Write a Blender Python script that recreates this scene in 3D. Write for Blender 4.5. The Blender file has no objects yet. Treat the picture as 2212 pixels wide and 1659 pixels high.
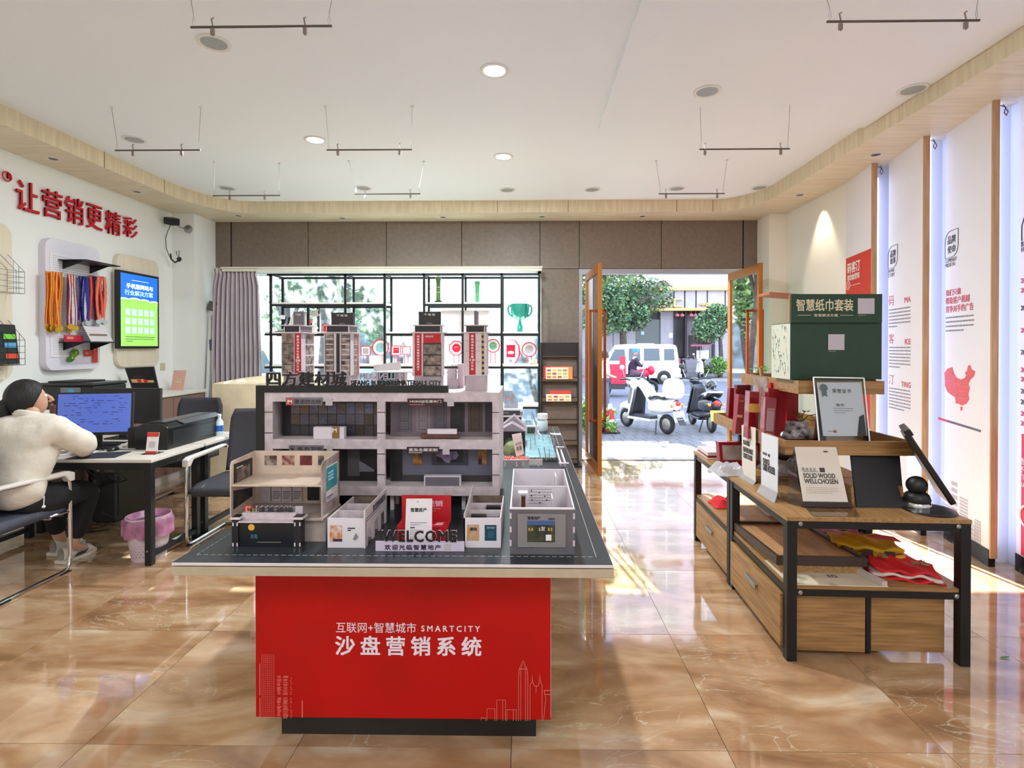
import bpy, bmesh, math, random
from mathutils import Vector, Matrix, Euler
random.seed(7)
SC = bpy.context.scene
COL = SC.collection
PI = math.pi
V = Vector

# ------------------------------------------------------------------ camera, world, sun, exposure
W, H, FPX = 2212.0, 1659.0, 1154.0
CX, CY = 1119.0, 758.0
CAM = V((0, 0, 1.4925))
cam_d = bpy.data.cameras.new('camera'); cam = bpy.data.objects.new('camera', cam_d); COL.objects.link(cam)
cam.location = CAM
cam.rotation_euler = (math.radians(90 - .4), 0, math.radians(.84))
cam_d.sensor_width = 36; cam_d.lens = 36 * FPX / W
cam_d.shift_x = -(CX - W / 2) / W; cam_d.shift_y = (CY - H / 2) / W
cam_d.clip_start = .05; cam_d.clip_end = 400
SC.camera = cam
RM = Euler(cam.rotation_euler).to_matrix()

world = bpy.data.worlds.new('sky'); SC.world = world; world.use_nodes = True
wn = world.node_tree; wn.nodes.clear()
w_out = wn.nodes.new('ShaderNodeOutputWorld'); w_bg = wn.nodes.new('ShaderNodeBackground')
w_tc = wn.nodes.new('ShaderNodeTexCoord'); w_sep = wn.nodes.new('ShaderNodeSeparateXYZ'); w_rmp = wn.nodes.new('ShaderNodeValToRGB')
wn.links.new(w_tc.outputs['Generated'], w_sep.inputs[0]); wn.links.new(w_sep.outputs['Z'], w_rmp.inputs[0])
w_rmp.color_ramp.elements[0].color = (.90, .95, 1, 1); w_rmp.color_ramp.elements[1].color = (.50, .70, 1, 1)
w_rmp.color_ramp.elements[1].position = .9
wn.links.new(w_rmp.outputs[0], w_bg.inputs[0]); w_bg.inputs[1].default_value = 3.3
wn.links.new(w_bg.outputs[0], w_out.inputs[0])

sun_d = bpy.data.lights.new('sun', 'SUN'); sun = bpy.data.objects.new('sun', sun_d); COL.objects.link(sun)
sun_d.energy = 31; sun_d.angle = math.radians(.55); sun_d.color = (1, .985, .97)
sun.rotation_euler = V((.17, -1, -.635)).to_track_quat('-Z', 'Y').to_euler()
sun.location = (-3, 30, 20)

def area(name, loc, size, power, color=(1, .97, .93), look=(0, 0, -1), sy=None):
    d = bpy.data.lights.new(name, 'AREA'); d.energy = power; d.color = color
    d.shape = 'RECTANGLE' if sy else 'DISK'; d.size = size
    if sy: d.size_y = sy
    o = bpy.data.objects.new(name, d); COL.objects.link(o); o.location = loc
    o.rotation_euler = V(look).to_track_quat('-Z', 'Y').to_euler()
    return o
# unseen fill lamps added behind the camera to brighten the room
area('fill_lamp', (-2.0, -1.2, 3.22), 1.4, 40, (.92, .965, 1), sy=1.4)
area('fill_lamp', (1.4, -1.2, 3.22), 1.4, 40, (.92, .965, 1), sy=1.4)
for _x, _y, _w in ((-.20, 3.49, 34), (-1.83, 4.65, 26), (-.21, 5.06, 26)): area('downlight_lamp', (_x, _y, 3.285), .15, _w * 1.15, (.92, .965, 1))
SC.view_settings.view_transform = 'Standard'; SC.view_settings.look = 'None'
SC.view_settings.gamma = 1; SC.view_settings.use_curve_mapping = False
SC.view_settings.exposure = 0.68
try:
    SC.cycles.use_denoising = True; SC.cycles.max_bounces = 10; SC.cycles.diffuse_bounces = 5
    SC.cycles.glossy_bounces = 5; SC.cycles.transparent_max_bounces = 24; SC.cycles.transmission_bounces = 8
    SC.cycles.sample_clamp_indirect = 6; SC.cycles.caustics_reflective = True; SC.cycles.blur_glossy = .6; SC.cycles.caustics_refractive = False
except Exception:
    pass

# ------------------------------------------------------------------ helpers
def ray(px, py):
    return RM @ V(((px - CX) / FPX, -(py - CY) / FPX, -1))
def at(px, py, y):                       # point of the photograph at room depth y
    d = ray(px, py); return CAM + d * (y / d.y)
def onz(px, py, z=0.0):                  # point of the photograph on the level z
    d = ray(px, py); return CAM + d * ((z - CAM.z) / d.z)
def onx(px, py, x):
    d = ray(px, py); return CAM + d * ((x - CAM.x) / d.x)
def lin(c):
    r = []
    for v in c:
        v = v / 255.0; r.append(v / 12.92 if v <= .04045 else ((v + .055) / 1.055) ** 2.4)
    return (r[0], r[1], r[2], 1)
_m = {}
def M(name, c=(200, 200, 200), rough=.5, metal=0, var=0, vs=6, emit=0, spec=.5, bump=0, bs=60, stretch=None, c2=None, alpha=1, coat=0, transl=0):
    if name in _m: return _m[name]
    m = bpy.data.materials.new(name); m.use_nodes = True; n = m.node_tree; b = n.nodes['Principled BSDF']
    b.inputs['Base Color'].default_value = lin(c); b.inputs['Roughness'].default_value = rough
    b.inputs['Metallic'].default_value = metal; b.inputs['Specular IOR Level'].default_value = spec
    if coat: b.inputs['Coat Weight'].default_value = coat
    if emit:
        b.inputs['Emission Color'].default_value = lin(c); b.inputs['Emission Strength'].default_value = emit
    if alpha < 1: b.inputs['Alpha'].default_value = alpha
    if var or bump or c2:
        tc = n.nodes.new('ShaderNodeTexCoord'); mp = n.nodes.new('ShaderNodeMapping')
        n.links.new(tc.outputs['Object'], mp.inputs[0])
        if stretch: mp.inputs['Scale'].default_value = stretch
        if var or c2:
            nz = n.nodes.new('ShaderNodeTexNoise'); nz.inputs['Scale'].default_value = vs; nz.inputs['Detail'].default_value = 6
            n.links.new(mp.outputs[0], nz.inputs[0])
            rp = n.nodes.new('ShaderNodeValToRGB'); n.links.new(nz.outputs[0], rp.inputs[0])
            a = c2 if c2 else [max(0, v * (1 - var)) for v in c]; z = c if c2 else [min(255, v * (1 + var * .5)) for v in c]
            rp.color_ramp.elements[0].color = lin(a); rp.color_ramp.elements[1].color = lin(z)
            rp.color_ramp.elements[0].position = .35; rp.color_ramp.elements[1].position = .65
            n.links.new(rp.outputs[0], b.inputs['Base Color'])
        if bump:
            n2 = n.nodes.new('ShaderNodeTexNoise'); n2.inputs['Scale'].default_value = bs; n2.inputs['Detail'].default_value = 4
            n.links.new(mp.outputs[0], n2.inputs[0]); bp = n.nodes.new('ShaderNodeBump'); bp.inputs['Strength'].default_value = bump
            bp.inputs['Distance'].default_value = .01
            n.links.new(n2.outputs[0], bp.inputs['Height']); n.links.new(bp.outputs[0], b.inputs['Normal'])
    _m[name] = m; return m
def glass(name, tint=(235, 245, 242), haze=0.0, refl=1.45):
    if name in _m: return _m[name]
    m = bpy.data.materials.new(name); m.use_nodes = True; n = m.node_tree; n.nodes.clear()
    o = n.nodes.new('ShaderNodeOutputMaterial'); t = n.nodes.new('ShaderNodeBsdfTransparent'); g = n.nodes.new('ShaderNodeBsdfGlossy')
    f = n.nodes.new('ShaderNodeFresnel'); f.inputs[0].default_value = refl; x = n.nodes.new('ShaderNodeMixShader')
    t.inputs[0].default_value = lin(tint); g.inputs[1].default_value = .02
    n.links.new(f.outputs[0], x.inputs[0])
    if haze:
        tr = n.nodes.new('ShaderNodeBsdfTranslucent'); tr.inputs[0].default_value = (.9, .95, .97, 1); h = n.nodes.new('ShaderNodeMixShader'); h.inputs[0].default_value = haze
        n.links.new(t.outputs[0], h.inputs[1]); n.links.new(tr.outputs[0], h.inputs[2]); n.links.new(h.outputs[0], x.inputs[1])
    else: n.links.new(t.outputs[0], x.inputs[1])
    n.links.new(g.outputs[0], x.inputs[2]); n.links.new(x.outputs[0], o.inputs[0])
    _m[name] = m; return m
def wood(name, c, c2, axis='y', rough=.45, sc=7, str_=14):
    st = {'x': (1, str_, str_), 'y': (str_, 1, str_), 'z': (str_, str_, 1)}[axis]
    return M(name, c, rough, c2=c2, vs=sc, stretch=st, bump=.06, bs=30)

TM = {}                                   # world matrices of the things
class MB:
    def __init__(s): s.v = []; s.f = []; s.m = []; s.mi = 0; s.x = None
    def _add(s, vs, fs):
        b = len(s.v)
        s.v += [(s.x @ V(p)) if s.x else V(p) for p in vs]
        s.f += [tuple(i + b for i in f) for f in fs]; s.m += [s.mi] * len(fs)
        return s
    def mat(s, i): s.mi = i; return s
    def xf(s, m): s.x = m; return s
    def box(s, x0, x1, y0, y1, z0, z1):
        if x0 > x1: x0, x1 = x1, x0
        if y0 > y1: y0, y1 = y1, y0
        if z0 > z1: z0, z1 = z1, z0
        return s._add([(x0, y0, z0), (x1, y0, z0), (x1, y1, z0), (x0, y1, z0), (x0, y0, z1), (x1, y0, z1), (x1, y1, z1), (x0, y1, z1)],
                      [(0, 3, 2, 1), (4, 5, 6, 7), (0, 1, 5, 4), (1, 2, 6, 5), (2, 3, 7, 6), (3, 0, 4, 7)])
    def obox(s, c, size, rot=None, r=None, u=None):      # oriented box: r = right, u = up
        c = V(c); a, b, d = [k / 2 for k in size]
        if r is not None:
            r = V(r).normalized(); u = V(u).normalized(); w = r.cross(u).normalized(); u = w.cross(r); Mx = Matrix((r, -w, u)).transposed()
        else: Mx = Euler(rot or (0, 0, 0)).to_matrix()
        vs = [c + Mx @ V((i * a, j * b, k * d)) for k in (-1, 1) for i, j in ((-1, -1), (1, -1), (1, 1), (-1, 1))]
        return s._add(vs, [(0, 3, 2, 1), (4, 5, 6, 7), (0, 1, 5, 4), (1, 2, 6, 5), (2, 3, 7, 6), (3, 0, 4, 7)])
    def slab(s, pts, n):                                  # polygon pts extruded by vector n
        n = V(n); k = len(pts); P = [V(p) for p in pts]
        nor = V((0, 0, 0))
        for i in range(k): nor += P[i].cross(P[(i + 1) % k])
        if nor.dot(n) > 0: P.reverse()
        vs = P + [p + n for p in P]
        return s._add(vs, [tuple(range(k)), tuple(range(2 * k - 1, k - 1, -1))] + [(i, i + k, (i + 1) % k + k, (i + 1) % k) for i in range(k)])
    def cyl(s, p0, p1, r0, r1=None, n=12, cap=True):
        p0, p1 = V(p0), V(p1); r1 = r0 if r1 is None else r1; d = (p1 - p0).normalized()
        a = d.orthogonal().normalized(); b = d.cross(a)
        vs = []
        for p, r in ((p0, r0), (p1, r1)):
            vs += [p + (a * math.cos(2 * PI * i / n) + b * math.sin(2 * PI * i / n)) * r for i in range(n)]
        fs = [(i, (i + 1) % n, (i + 1) % n + n, i + n) for i in range(n)]
        if cap: fs += [tuple(range(n - 1, -1, -1)), tuple(range(n, 2 * n))]
        return s._add(vs, fs)
    def tube(s, pts, r, n=8, closed=False, rad=None):
        P = [V(p) for p in pts]; k = len(P); vs = []; a = None
        for i, p in enumerate(P):
            q0 = P[i - 1] if (i or closed) else p; q1 = P[(i + 1) % k] if (i < k - 1 or closed) else p
            d = (q1 - q0).normalized()
            if a is None: a = d.orthogonal().normalized()
            a = (a - d * a.dot(d)); a = a.normalized() if a.length > 1e-6 else d.orthogonal().normalized()
            b = d.cross(a); rr = rad[i] if rad else r
            vs += [p + (a * math.cos(2 * PI * j / n) + b * math.sin(2 * PI * j / n)) * rr for j in range(n)]
        fs = []
        for i in range(k if closed else k - 1):
            o = i * n; o2 = ((i + 1) % k) * n
            fs += [(o + j, o + (j + 1) % n, o2 + (j + 1) % n, o2 + j) for j in range(n)]
        if not closed: fs += [tuple(range(n - 1, -1, -1)), tuple(range((k - 1) * n, k * n))]
        return s._add(vs, fs)
    def lathe(s, prof, c=(0, 0, 0), n=20, ax=(0, 0, 1), sx=1, sy=1):
        c = V(c); w = V(ax).normalized(); a = w.orthogonal().normalized() if abs(w.z) < .99 else V((1, 0, 0)); b = w.cross(a)
        vs = []
        for r, z in prof: vs += [c + w * z + (a * math.cos(2 * PI * i / n) * sx + b * math.sin(2 * PI * i / n) * sy) * r for i in range(n)]
        fs = []
        for k in range(len(prof) - 1):
            o = k * n; fs += [(o + i, o + (i + 1) % n, o + n + (i + 1) % n, o + n + i) for i in range(n)]
        fs += [tuple(range(n - 1, -1, -1)), tuple(range((len(prof) - 1) * n, len(prof) * n))]
        return s._add(vs, fs)
    def ball(s, c, r, n=16, m=10, sc=(1, 1, 1), rot=None):
        c = V(c); vs = []; fs = []; R = Euler(rot).to_matrix() if rot else Matrix.Identity(3)
        for j in range(m + 1):
            t = PI * j / m
            for i in range(n):
                p = 2 * PI * i / n; vs.append(c + R @ V((r * sc[0] * math.sin(t) * math.cos(p), r * sc[1] * math.sin(t) * math.sin(p), -r * sc[2] * math.cos(t))))
        for j in range(m):
            for i in range(n): fs.append((j * n + i, j * n + (i + 1) % n, (j + 1) * n + (i + 1) % n, (j + 1) * n + i))
        return s._add(vs, fs)
    def torus(s, c, R, r, ax=(0, 0, 1), n=24, k=8):
        w = V(ax).normalized(); a = w.orthogonal().normalized(); b = w.cross(a)
        return s.tube([V(c) + (a * math.cos(2 * PI * i / n) + b * math.sin(2 * PI * i / n)) * R for i in range(n)], r, k, closed=True)
    def grid(s, f, nu, nv):
        vs = [f(i / nu, j / nv) for j in range(nv + 1) for i in range(nu + 1)]
        fs = [(j * (nu + 1) + i, j * (nu + 1) + i + 1, (j + 1) * (nu + 1) + i + 1, (j + 1) * (nu + 1) + i) for j in range(nv) for i in range(nu)]
        return s._add(vs, fs)
    def quad(s, a, b, c, d): return s._add([a, b, c, d], [(0, 1, 2, 3)])
    def build(s, name, mats, parent=None, smooth=False, bevel=0, solid=0, kind=None, label=None, sub=0, seg=2):
        if parent is not None and parent.name in TM:
            inv = TM[parent.name].inverted(); vs = [inv @ p for p in s.v]
        else: vs = s.v
        me = bpy.data.meshes.new(name); me.from_pydata([tuple(p) for p in vs], [], s.f)
        for m in (mats if isinstance(mats, (list, tuple)) else [mats]): me.materials.append(m)
        me.polygons.foreach_set('material_index', s.m)
        if smooth:
            bw = bmesh.new(); bw.from_mesh(me); bmesh.ops.remove_doubles(bw, verts=bw.verts, dist=1e-5); bw.to_mesh(me); bw.free()
            me.polygons.foreach_set('use_smooth', [True] * len(me.polygons))
            try: me.set_sharp_from_angle(angle=math.radians(40))
            except Exception: pass
        me.update()
        o = bpy.data.objects.new(name, me); COL.objects.link(o)
        if parent is not None:
            o.parent = parent; TM[o.name] = TM.get(parent.name, Matrix.Identity(4))
        else: TM[o.name] = Matrix.Identity(4)
        if solid: md = o.modifiers.new('s', 'SOLIDIFY'); md.thickness = solid; md.offset = 0
        if bevel:
            md = o.modifiers.new('b', 'BEVEL'); md.width = bevel; md.segments = seg; md.limit_method = 'ANGLE'; md.angle_limit = math.radians(35)
        if sub: md = o.modifiers.new('u', 'SUBSURF'); md.levels = sub; md.render_levels = sub
        if kind: o['kind'] = kind
        if label: o['label'] = label
        return o
def thing(name, label, cat, loc=(0, 0, 0), rotz=0, group=None):
    o = bpy.data.objects.new(name, None); COL.objects.link(o); o.empty_display_size = .1
    o.location = loc; o.rotation_euler = (0, 0, rotz); o['label'] = label; o['category'] = cat
    if group: o['group'] = group
    TM[o.name] = Matrix.Translation(V(loc)) @ Matrix.Rotation(rotz, 4, 'Z')
    return o
def tag(o, label, cat, group=None):
    o['label'] = label; o['category'] = cat
    if group: o['group'] = group
    return o
def one(mb, name, mats, label, cat, group=None, **k):      # a thing that is one mesh, origin at its base centre
    xs = [p.x for p in mb.v]; ys = [p.y for p in mb.v]; zs = [p.z for p in mb.v]
    c = V(((min(xs) + max(xs)) / 2, (min(ys) + max(ys)) / 2, min(zs))); keep = mb.v; mb.v = [p - c for p in keep]
    o = mb.build(name, mats, **k); o.location = c; TM[o.name] = Matrix.Translation(c)
    return tag(o, label, cat, group)
def dup(o, loc=None, rotz=None, label=None, group=None, parent=None):
    c = o.copy(); COL.objects.link(c)
    if parent is not None: c.parent = parent
    if loc is not None: c.location = loc
    if rotz is not None: c.rotation_euler = (0, 0, rotz)
    if label: c['label'] = label
    if group: c['group'] = group
    for ch in list(o.children): dup(ch, parent=c)
    return c
def struct(mb, name, mats, parent=None, **k):
    o = mb.build(name, mats, parent, **k)
    if parent is None: o['kind'] = 'structure'
    return o
_tx = {}
def text_mesh(s, bold, depth_ratio, spacing=1.0):
    key = (s, bold, depth_ratio, spacing)
    if key in _tx: return _tx[key]
    c = bpy.data.curves.new('t', 'FONT'); c.body = s; c.size = 1; c.extrude = depth_ratio; c.resolution_u = 2; c.space_character = spacing
    o = bpy.data.objects.new('t', c); me = o.to_mesh()
    vs = [v.co.copy() for v in me.vertices]; fs = [tuple(p.vertices) for p in me.polygons]
    o.to_mesh_clear(); bpy.data.objects.remove(o); bpy.data.curves.remove(c)
    if bold:                                  # heavier strokes: the outline laid four times, shifted by a hair
        b = bold * 1.25; n = len(vs); V0 = vs; F0 = fs; vs = []; fs = []
        for i, (dx, dy) in enumerate(((-b, -b), (b, -b), (b, b), (-b, b))):
            vs += [v + V((dx, dy, i * .12)) for v in V0]; fs += [tuple(q + i * n for q in f) for f in F0]
    _tx[key] = (vs, fs); return vs, fs
class PL:                                   # a printed plane: point p, right r, up u
    def __init__(s, p, r=(1, 0, 0), u=(0, 0, 1), off=.0006):
        s.p = V(p); s.r = V(r).normalized(); s.u = V(u).normalized(); s.n = s.r.cross(s.u).normalized(); s.p = s.p + s.n * off
    def hit(s, px, py):
        d = ray(px, py); q = CAM + d * ((s.p - CAM).dot(s.n) / d.dot(s.n)); q -= s.p; return q.dot(s.r), q.dot(s.u)
    def w(s, a, b, c=0): return s.p + s.r * a + s.u * b + s.n * c
    def boxpx(s, x0, y0, x1, y1):
        xm, ym = (x0 + x1) / 2, (y0 + y1) / 2
        return s.hit(x0, ym)[0], s.hit(x1, ym)[0], s.hit(xm, y1)[1], s.hit(xm, y0)[1]
def letter(P, s, a0, a1, b0, b1, mt, parent, depth=.0008, bold=0, name='lettering', spacing=1.0, mir=False, label=None):
    vs, fs = text_mesh(s, bold, .5, spacing)
    if not vs: return None
    xs = [v.x for v in vs]; ys = [v.y for v in vs]; X0, X1, Y0, Y1 = min(xs), max(xs), min(ys), max(ys)
    m = MB(); k = -1 if mir else 1
    m.v = [P.w((a0 + a1) / 2 + k * ((v.x - X0) / (X1 - X0) - .5) * (a1 - a0), b0 + (v.y - Y0) / (Y1 - Y0 + 1e-9) * (b1 - b0), (v.z + .5) * depth) for v in vs]
    m.f = fs; m.m = [0] * len(fs)
    return m.build(name, mt, parent, label=label)
def letter_px(P, s, x0, y0, x1, y1, mt, parent, **k):
    a0, a1, b0, b1 = P.boxpx(x0, y0, x1, y1); return letter(P, s, a0, a1, b0, b1, mt, parent, **k)
def patch_px(P, x0, y0, x1, y1, mt, parent, name='print', depth=.0005, off=0):
    a0, a1, b0, b1 = P.boxpx(x0, y0, x1, y1); m = MB()
    m.slab([P.w(a0, b0, off), P.w(a1, b0, off), P.w(a1, b1, off), P.w(a0, b1, off)], P.n * depth); return m.build(name, mt, parent)
def lines_px(P, x0, y0, x1, y1, n, mt, parent, fill=.55, name='small_print', seed=1, off=0, depth=.0004, gaps=True):
    a0, a1, b0, b1 = P.boxpx(x0, y0, x1, y1); rr = random.Random(seed); m = MB(); h = (b1 - b0) / n
    for i in range(n):
        y = b1 - (i + .5) * h; x = a0; end = a1 if i < n - 1 else a0 + (a1 - a0) * rr.uniform(.4, .9)
        while x < end - (a1 - a0) * .02:
            w = (a1 - a0) * (rr.uniform(.03, .11) if gaps else 1); xe = min(end, x + w)
            m.slab([P.w(x, y - h * fill / 2, off), P.w(xe, y - h * fill / 2, off), P.w(xe, y + h * fill / 2, off), P.w(x, y + h * fill / 2, off)], P.n * depth)
            x = xe + (a1 - a0) * .012
    return m.build(name, mt, parent, kind='stuff')
def skin(name, pts, edges, rad, mt, parent, sub=2, root=0, label=None):
    inv = TM[parent.name].inverted() if parent is not None else Matrix.Identity(4)
    me = bpy.data.meshes.new(name); me.from_pydata([tuple(inv @ V(p)) for p in pts], edges, []); me.materials.append(mt)
    o = bpy.data.objects.new(name, me); COL.objects.link(o)
    if parent is not None: o.parent = parent
    TM[o.name] = TM.get(parent.name, Matrix.Identity(4)) if parent is not None else Matrix.Identity(4)
    md = o.modifiers.new('k', 'SKIN'); md.use_smooth_shade = True
    lay = me.skin_vertices[0].data if me.skin_vertices else None
    if lay is None:
        bm = bmesh.new(); bm.from_mesh(me); bm.verts.layers.skin.verify(); bm.to_mesh(me); bm.free(); lay = me.skin_vertices[0].data
    for i, r in enumerate(rad):
        lay[i].radius = r if isinstance(r, tuple) else (r, r); lay[i].use_root = (i == root)
    s_ = o.modifiers.new('u', 'SUBSURF'); s_.levels = sub; s_.render_levels = sub
    if label: o['label'] = label
    return o
# ------------------------------------------------------------------ materials
WHITE = M('white paint', (238, 237, 234), .75, bump=.03, bs=90)
CEIL = M('ceiling paint', (236, 239, 242), .8, bump=.02, bs=60)
WALLW = M('wall paint', (236, 238, 235), .7, bump=.03, bs=80)
BROWN = M('brown panel', (122, 108, 97), .45, var=.06, vs=20)
BLACK = M('black', (22, 22, 23), .45)
BLKM = M('black metal', (26, 26, 28), .4, metal=.3)
DARKG = M('dark grout', (96, 76, 60), .9)
CHROME = M('chrome', (215, 215, 218), .12, metal=1)
SATIN = M('satin metal', (165, 165, 165), .35, metal=.9)
VENEER = wood('veneer soffit', (228, 214, 188), (214, 199, 170), 'x', .5, 3, 10)
VENV = wood('veneer fascia', (228, 213, 182), (213, 197, 164), 'z', .5, 3, 10)
WEDGE = wood('wood edge', (205, 165, 125), (186, 146, 106), 'z', .5, 4, 14)
TAN = wood('shelf wood', (176, 134, 82), (138, 99, 55), 'x', .42, 4, 16)
TANY = wood('shelf wood length', (176, 136, 86), (140, 103, 60), 'y', .42, 4, 16)
GOLDW = M('bronze gold frame', (186, 118, 48), .32, metal=.75)
COPPER = M('copper handle', (168, 84, 40), .3, metal=.8)
GLASSW = glass('window glass', (232, 244, 244), .06)
GLASSD = glass('door glass', (196, 226, 216), .03)
ACRYL = glass('acrylic', (240, 244, 244), 0)

def marble_floor():
    m = bpy.data.materials.new('marble tile'); m.use_nodes = True; n = m.node_tree; b = n.nodes['Principled BSDF']
    tc = n.nodes.new('ShaderNodeTexCoord'); oi = n.nodes.new('ShaderNodeObjectInfo'); L = n.links.new
    cb = n.nodes.new('ShaderNodeCombineXYZ'); mul = n.nodes.new('ShaderNodeMath'); mul.operation = 'MULTIPLY'; mul.inputs[1].default_value = 3
    # four printed faces, laid at random
    fl = n.nodes.new('ShaderNodeMath'); fl.operation = 'FLOOR'; m2 = n.nodes.new('ShaderNodeMath'); m2.operation = 'MULTIPLY'; m2.inputs[1].default_value = 6
    L(oi.outputs['Random'], m2.inputs[0]); L(m2.outputs[0], fl.inputs[0]); L(fl.outputs[0], mul.inputs[0]); L(mul.outputs[0], cb.inputs[0]); L(mul.outputs[0], cb.inputs[1])
    ad = n.nodes.new('ShaderNodeVectorMath'); L(tc.outputs['Object'], ad.inputs[0]); L(cb.outputs[0], ad.inputs[1])
    mp = n.nodes.new('ShaderNodeMapping'); mp.inputs['Rotation'].default_value = (0, 0, .6); mp.inputs['Scale'].default_value = (1, 2.3, 1); L(ad.outputs[0], mp.inputs[0])
    big = n.nodes.new('ShaderNodeTexNoise'); big.inputs['Scale'].default_value = 1.25; big.inputs['Detail'].default_value = 9; big.inputs['Distortion'].default_value = 1.6; L(mp.outputs[0], big.inputs[0])
    r1 = n.nodes.new('ShaderNodeValToRGB'); e = r1.color_ramp.elements
    e[0].position = .30; e[0].color = lin((146, 108, 76)); e[1].position = .72; e[1].color = lin((216, 198, 172))
    x = r1.color_ramp.elements.new(.46); x.color = lin((178, 138, 100)); x = r1.color_ramp.elements.new(.58); x.color = lin((198, 165, 130))
    L(big.outputs[0], r1.inputs[0])
    v = n.nodes.new('ShaderNodeTexNoise'); v.inputs['Scale'].default_value = 2.6; v.inputs['Detail'].default_value = 7; v.inputs['Distortion'].default_value = 2.4; L(mp.outputs[0], v.inputs[0])
    r2 = n.nodes.new('ShaderNodeValToRGB'); q = r2.color_ramp.elements; q[0].position = .485; q[0].color = (0, 0, 0, 1); q[1].position = .5; q[1].color = (1, 1, 1, 1)
    z = q.new(.515); z.color = (0, 0, 0, 1); L(v.outputs[0], r2.inputs[0])
    patch = n.nodes.new('ShaderNodeTexNoise'); patch.inputs['Scale'].default_value = 1.3; L(ad.outputs[0], patch.inputs[0])
    r3 = n.nodes.new('ShaderNodeValToRGB'); r3.color_ramp.elements[0].position = .52; r3.color_ramp.elements[1].position = .62; L(patch.outputs[0], r3.inputs[0])
    vm = n.nodes.new('ShaderNodeMath'); vm.operation = 'MULTIPLY'; L(r2.outputs[0], vm.inputs[0]); L(r3.outputs[0], vm.inputs[1])
    v3 = n.nodes.new('ShaderNodeMath'); v3.operation = 'MULTIPLY'; v3.inputs[1].default_value = .7; L(vm.outputs[0], v3.inputs[0])
    mx = n.nodes.new('ShaderNodeMix'); mx.data_type = 'RGBA'; L(v3.outputs[0], mx.inputs[0]); L(r1.outputs[0], mx.inputs[6]); mx.inputs[7].default_value = lin((216, 206, 180))
    dk = n.nodes.new('ShaderNodeTexNoise'); dk.inputs['Scale'].default_value = 9; dk.inputs['Detail'].default_value = 8; L(mp.outputs[0], dk.inputs[0])
    md = n.nodes.new('ShaderNodeMix'); md.data_type = 'RGBA'; md.blend_type = 'MULTIPLY'; md.inputs[0].default_value = .35; L(mx.outputs[2], md.inputs[6])
    r4 = n.nodes.new('ShaderNodeValToRGB'); r4.color_ramp.elements[0].position = .3; r4.color_ramp.elements[0].color = (.68, .63, .58, 1); r4.color_ramp.elements[1].position = .6; L(dk.outputs[0], r4.inputs[0]); L(r4.outputs[0], md.inputs[7])
    L(md.outputs[2], b.inputs['Base Color'])
    b.inputs['Roughness'].default_value = .08; b.inputs['Specular IOR Level'].default_value = .6; b.inputs['Coat Weight'].default_value = .8; b.inputs['Coat Roughness'].default_value = .025; b.inputs['Coat IOR'].default_value = 1.6
    nz = n.nodes.new('ShaderNodeTexNoise'); nz.inputs['Scale'].default_value = 14; L(tc.outputs['Object'], nz.inputs[0])
    bp = n.nodes.new('ShaderNodeBump'); bp.inputs['Strength'].default_value = .012; bp.inputs['Distance'].default_value = .02; L(nz.outputs[0], bp.inputs['Height']); L(bp.outputs[0], b.inputs['Normal'])
    return m
MARBLE = marble_floor()

# ------------------------------------------------------------------ room shell
XL, XR, YB, ZC, ZS, YF = -4.40, 3.245, 7.05, 3.30, 3.154, -2.6
fl = struct(MB().box(XL - .1, XR + .25, YF - .1, YB + .12, -.10, -.010), 'floor', DARKG)
tx0, ty0, TS = .746, 1.975, .8
tile_me = None
for i in range(-7, 5):
    for j in range(-6, 8):
        a0, a1 = tx0 + i * TS, tx0 + (i + 1) * TS; b0, b1 = ty0 + j * TS, ty0 + (j + 1) * TS
        c0, c1, d0, d1 = max(a0, XL), min(a1, XR + .1), max(b0, YF), min(b1, YB + .12)
        if c1 - c0 < .02 or d1 - d0 < .02: continue
        full = (c0, c1, d0, d1) == (a0, a1, b0, b1); g = .0012
        if full and tile_me:
            o = bpy.data.objects.new('tile', tile_me); COL.objects.link(o); o.parent = fl
        else:
            cx, cy = (a0 + a1) / 2, (b0 + b1) / 2
            o = MB().box(c0 + g - cx, c1 - g - cx, d0 + g - cy, d1 - g - cy, -.011, 0).build('tile', MARBLE); o.parent = fl
            if full: tile_me = o.data
        o.location = ((a0 + a1) / 2, (b0 + b1) / 2, 0)

ce = struct(MB().box(XL - .1, XR + .25, YF - .1, YB + .1, ZC, ZC + .1), 'ceiling', CEIL)
MB().box(.595, 2.75, YF, 4.39, ZC - .028, ZC).build('ceiling_panel', CEIL, ce)
# L shaped veneer soffit with rounded inner corners
xi, xj, yi = -3.90, 2.755, 6.59
path = [((xi, YF), (XL, YF)), ((xi, 5.72), (XL, 5.72))]
for k in range(1, 15):
    t = k / 14 * PI / 2; path.append(((xi + .52 * (1 - math.cos(t)), 5.72 + (yi - 5.72) * math.sin(t)), (XL, 5.72 + (YB - 5.72) * min(1, t / (PI / 4))) if t <= PI / 4 else (XL + (xi + .52 - XL) * ((t - PI / 4) / (PI / 4)), YB)))
for k in range(0, 15):
    t = k / 14 * PI / 2; u = k / 14
    inner = (2.28 + (xj - 2.28) * math.sin(t), yi - .72 * (1 - math.cos(t)))
    outer = (2.28 + (XR + .1 - 2.28) * min(1, u * 2), YB) if u <= .5 else (XR + .1, YB - (YB - (yi - .72)) * (u - .5) * 2)
    path.append((inner, outer))
path += [((xj, YF), (XR + .1, YF))]
sf = MB()
for k in range(len(path) - 1):
    (a, ao), (b, bo) = path[k], path[k + 1]
    sf.mat(0).quad((a[0], a[1], ZS), (ao[0], ao[1], ZS), (bo[0], bo[1], ZS), (b[0], b[1], ZS))
    sf.mat(1).quad((a[0], a[1], ZC), (a[0], a[1], ZS), (b[0], b[1], ZS), (b[0], b[1], ZC))
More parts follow.
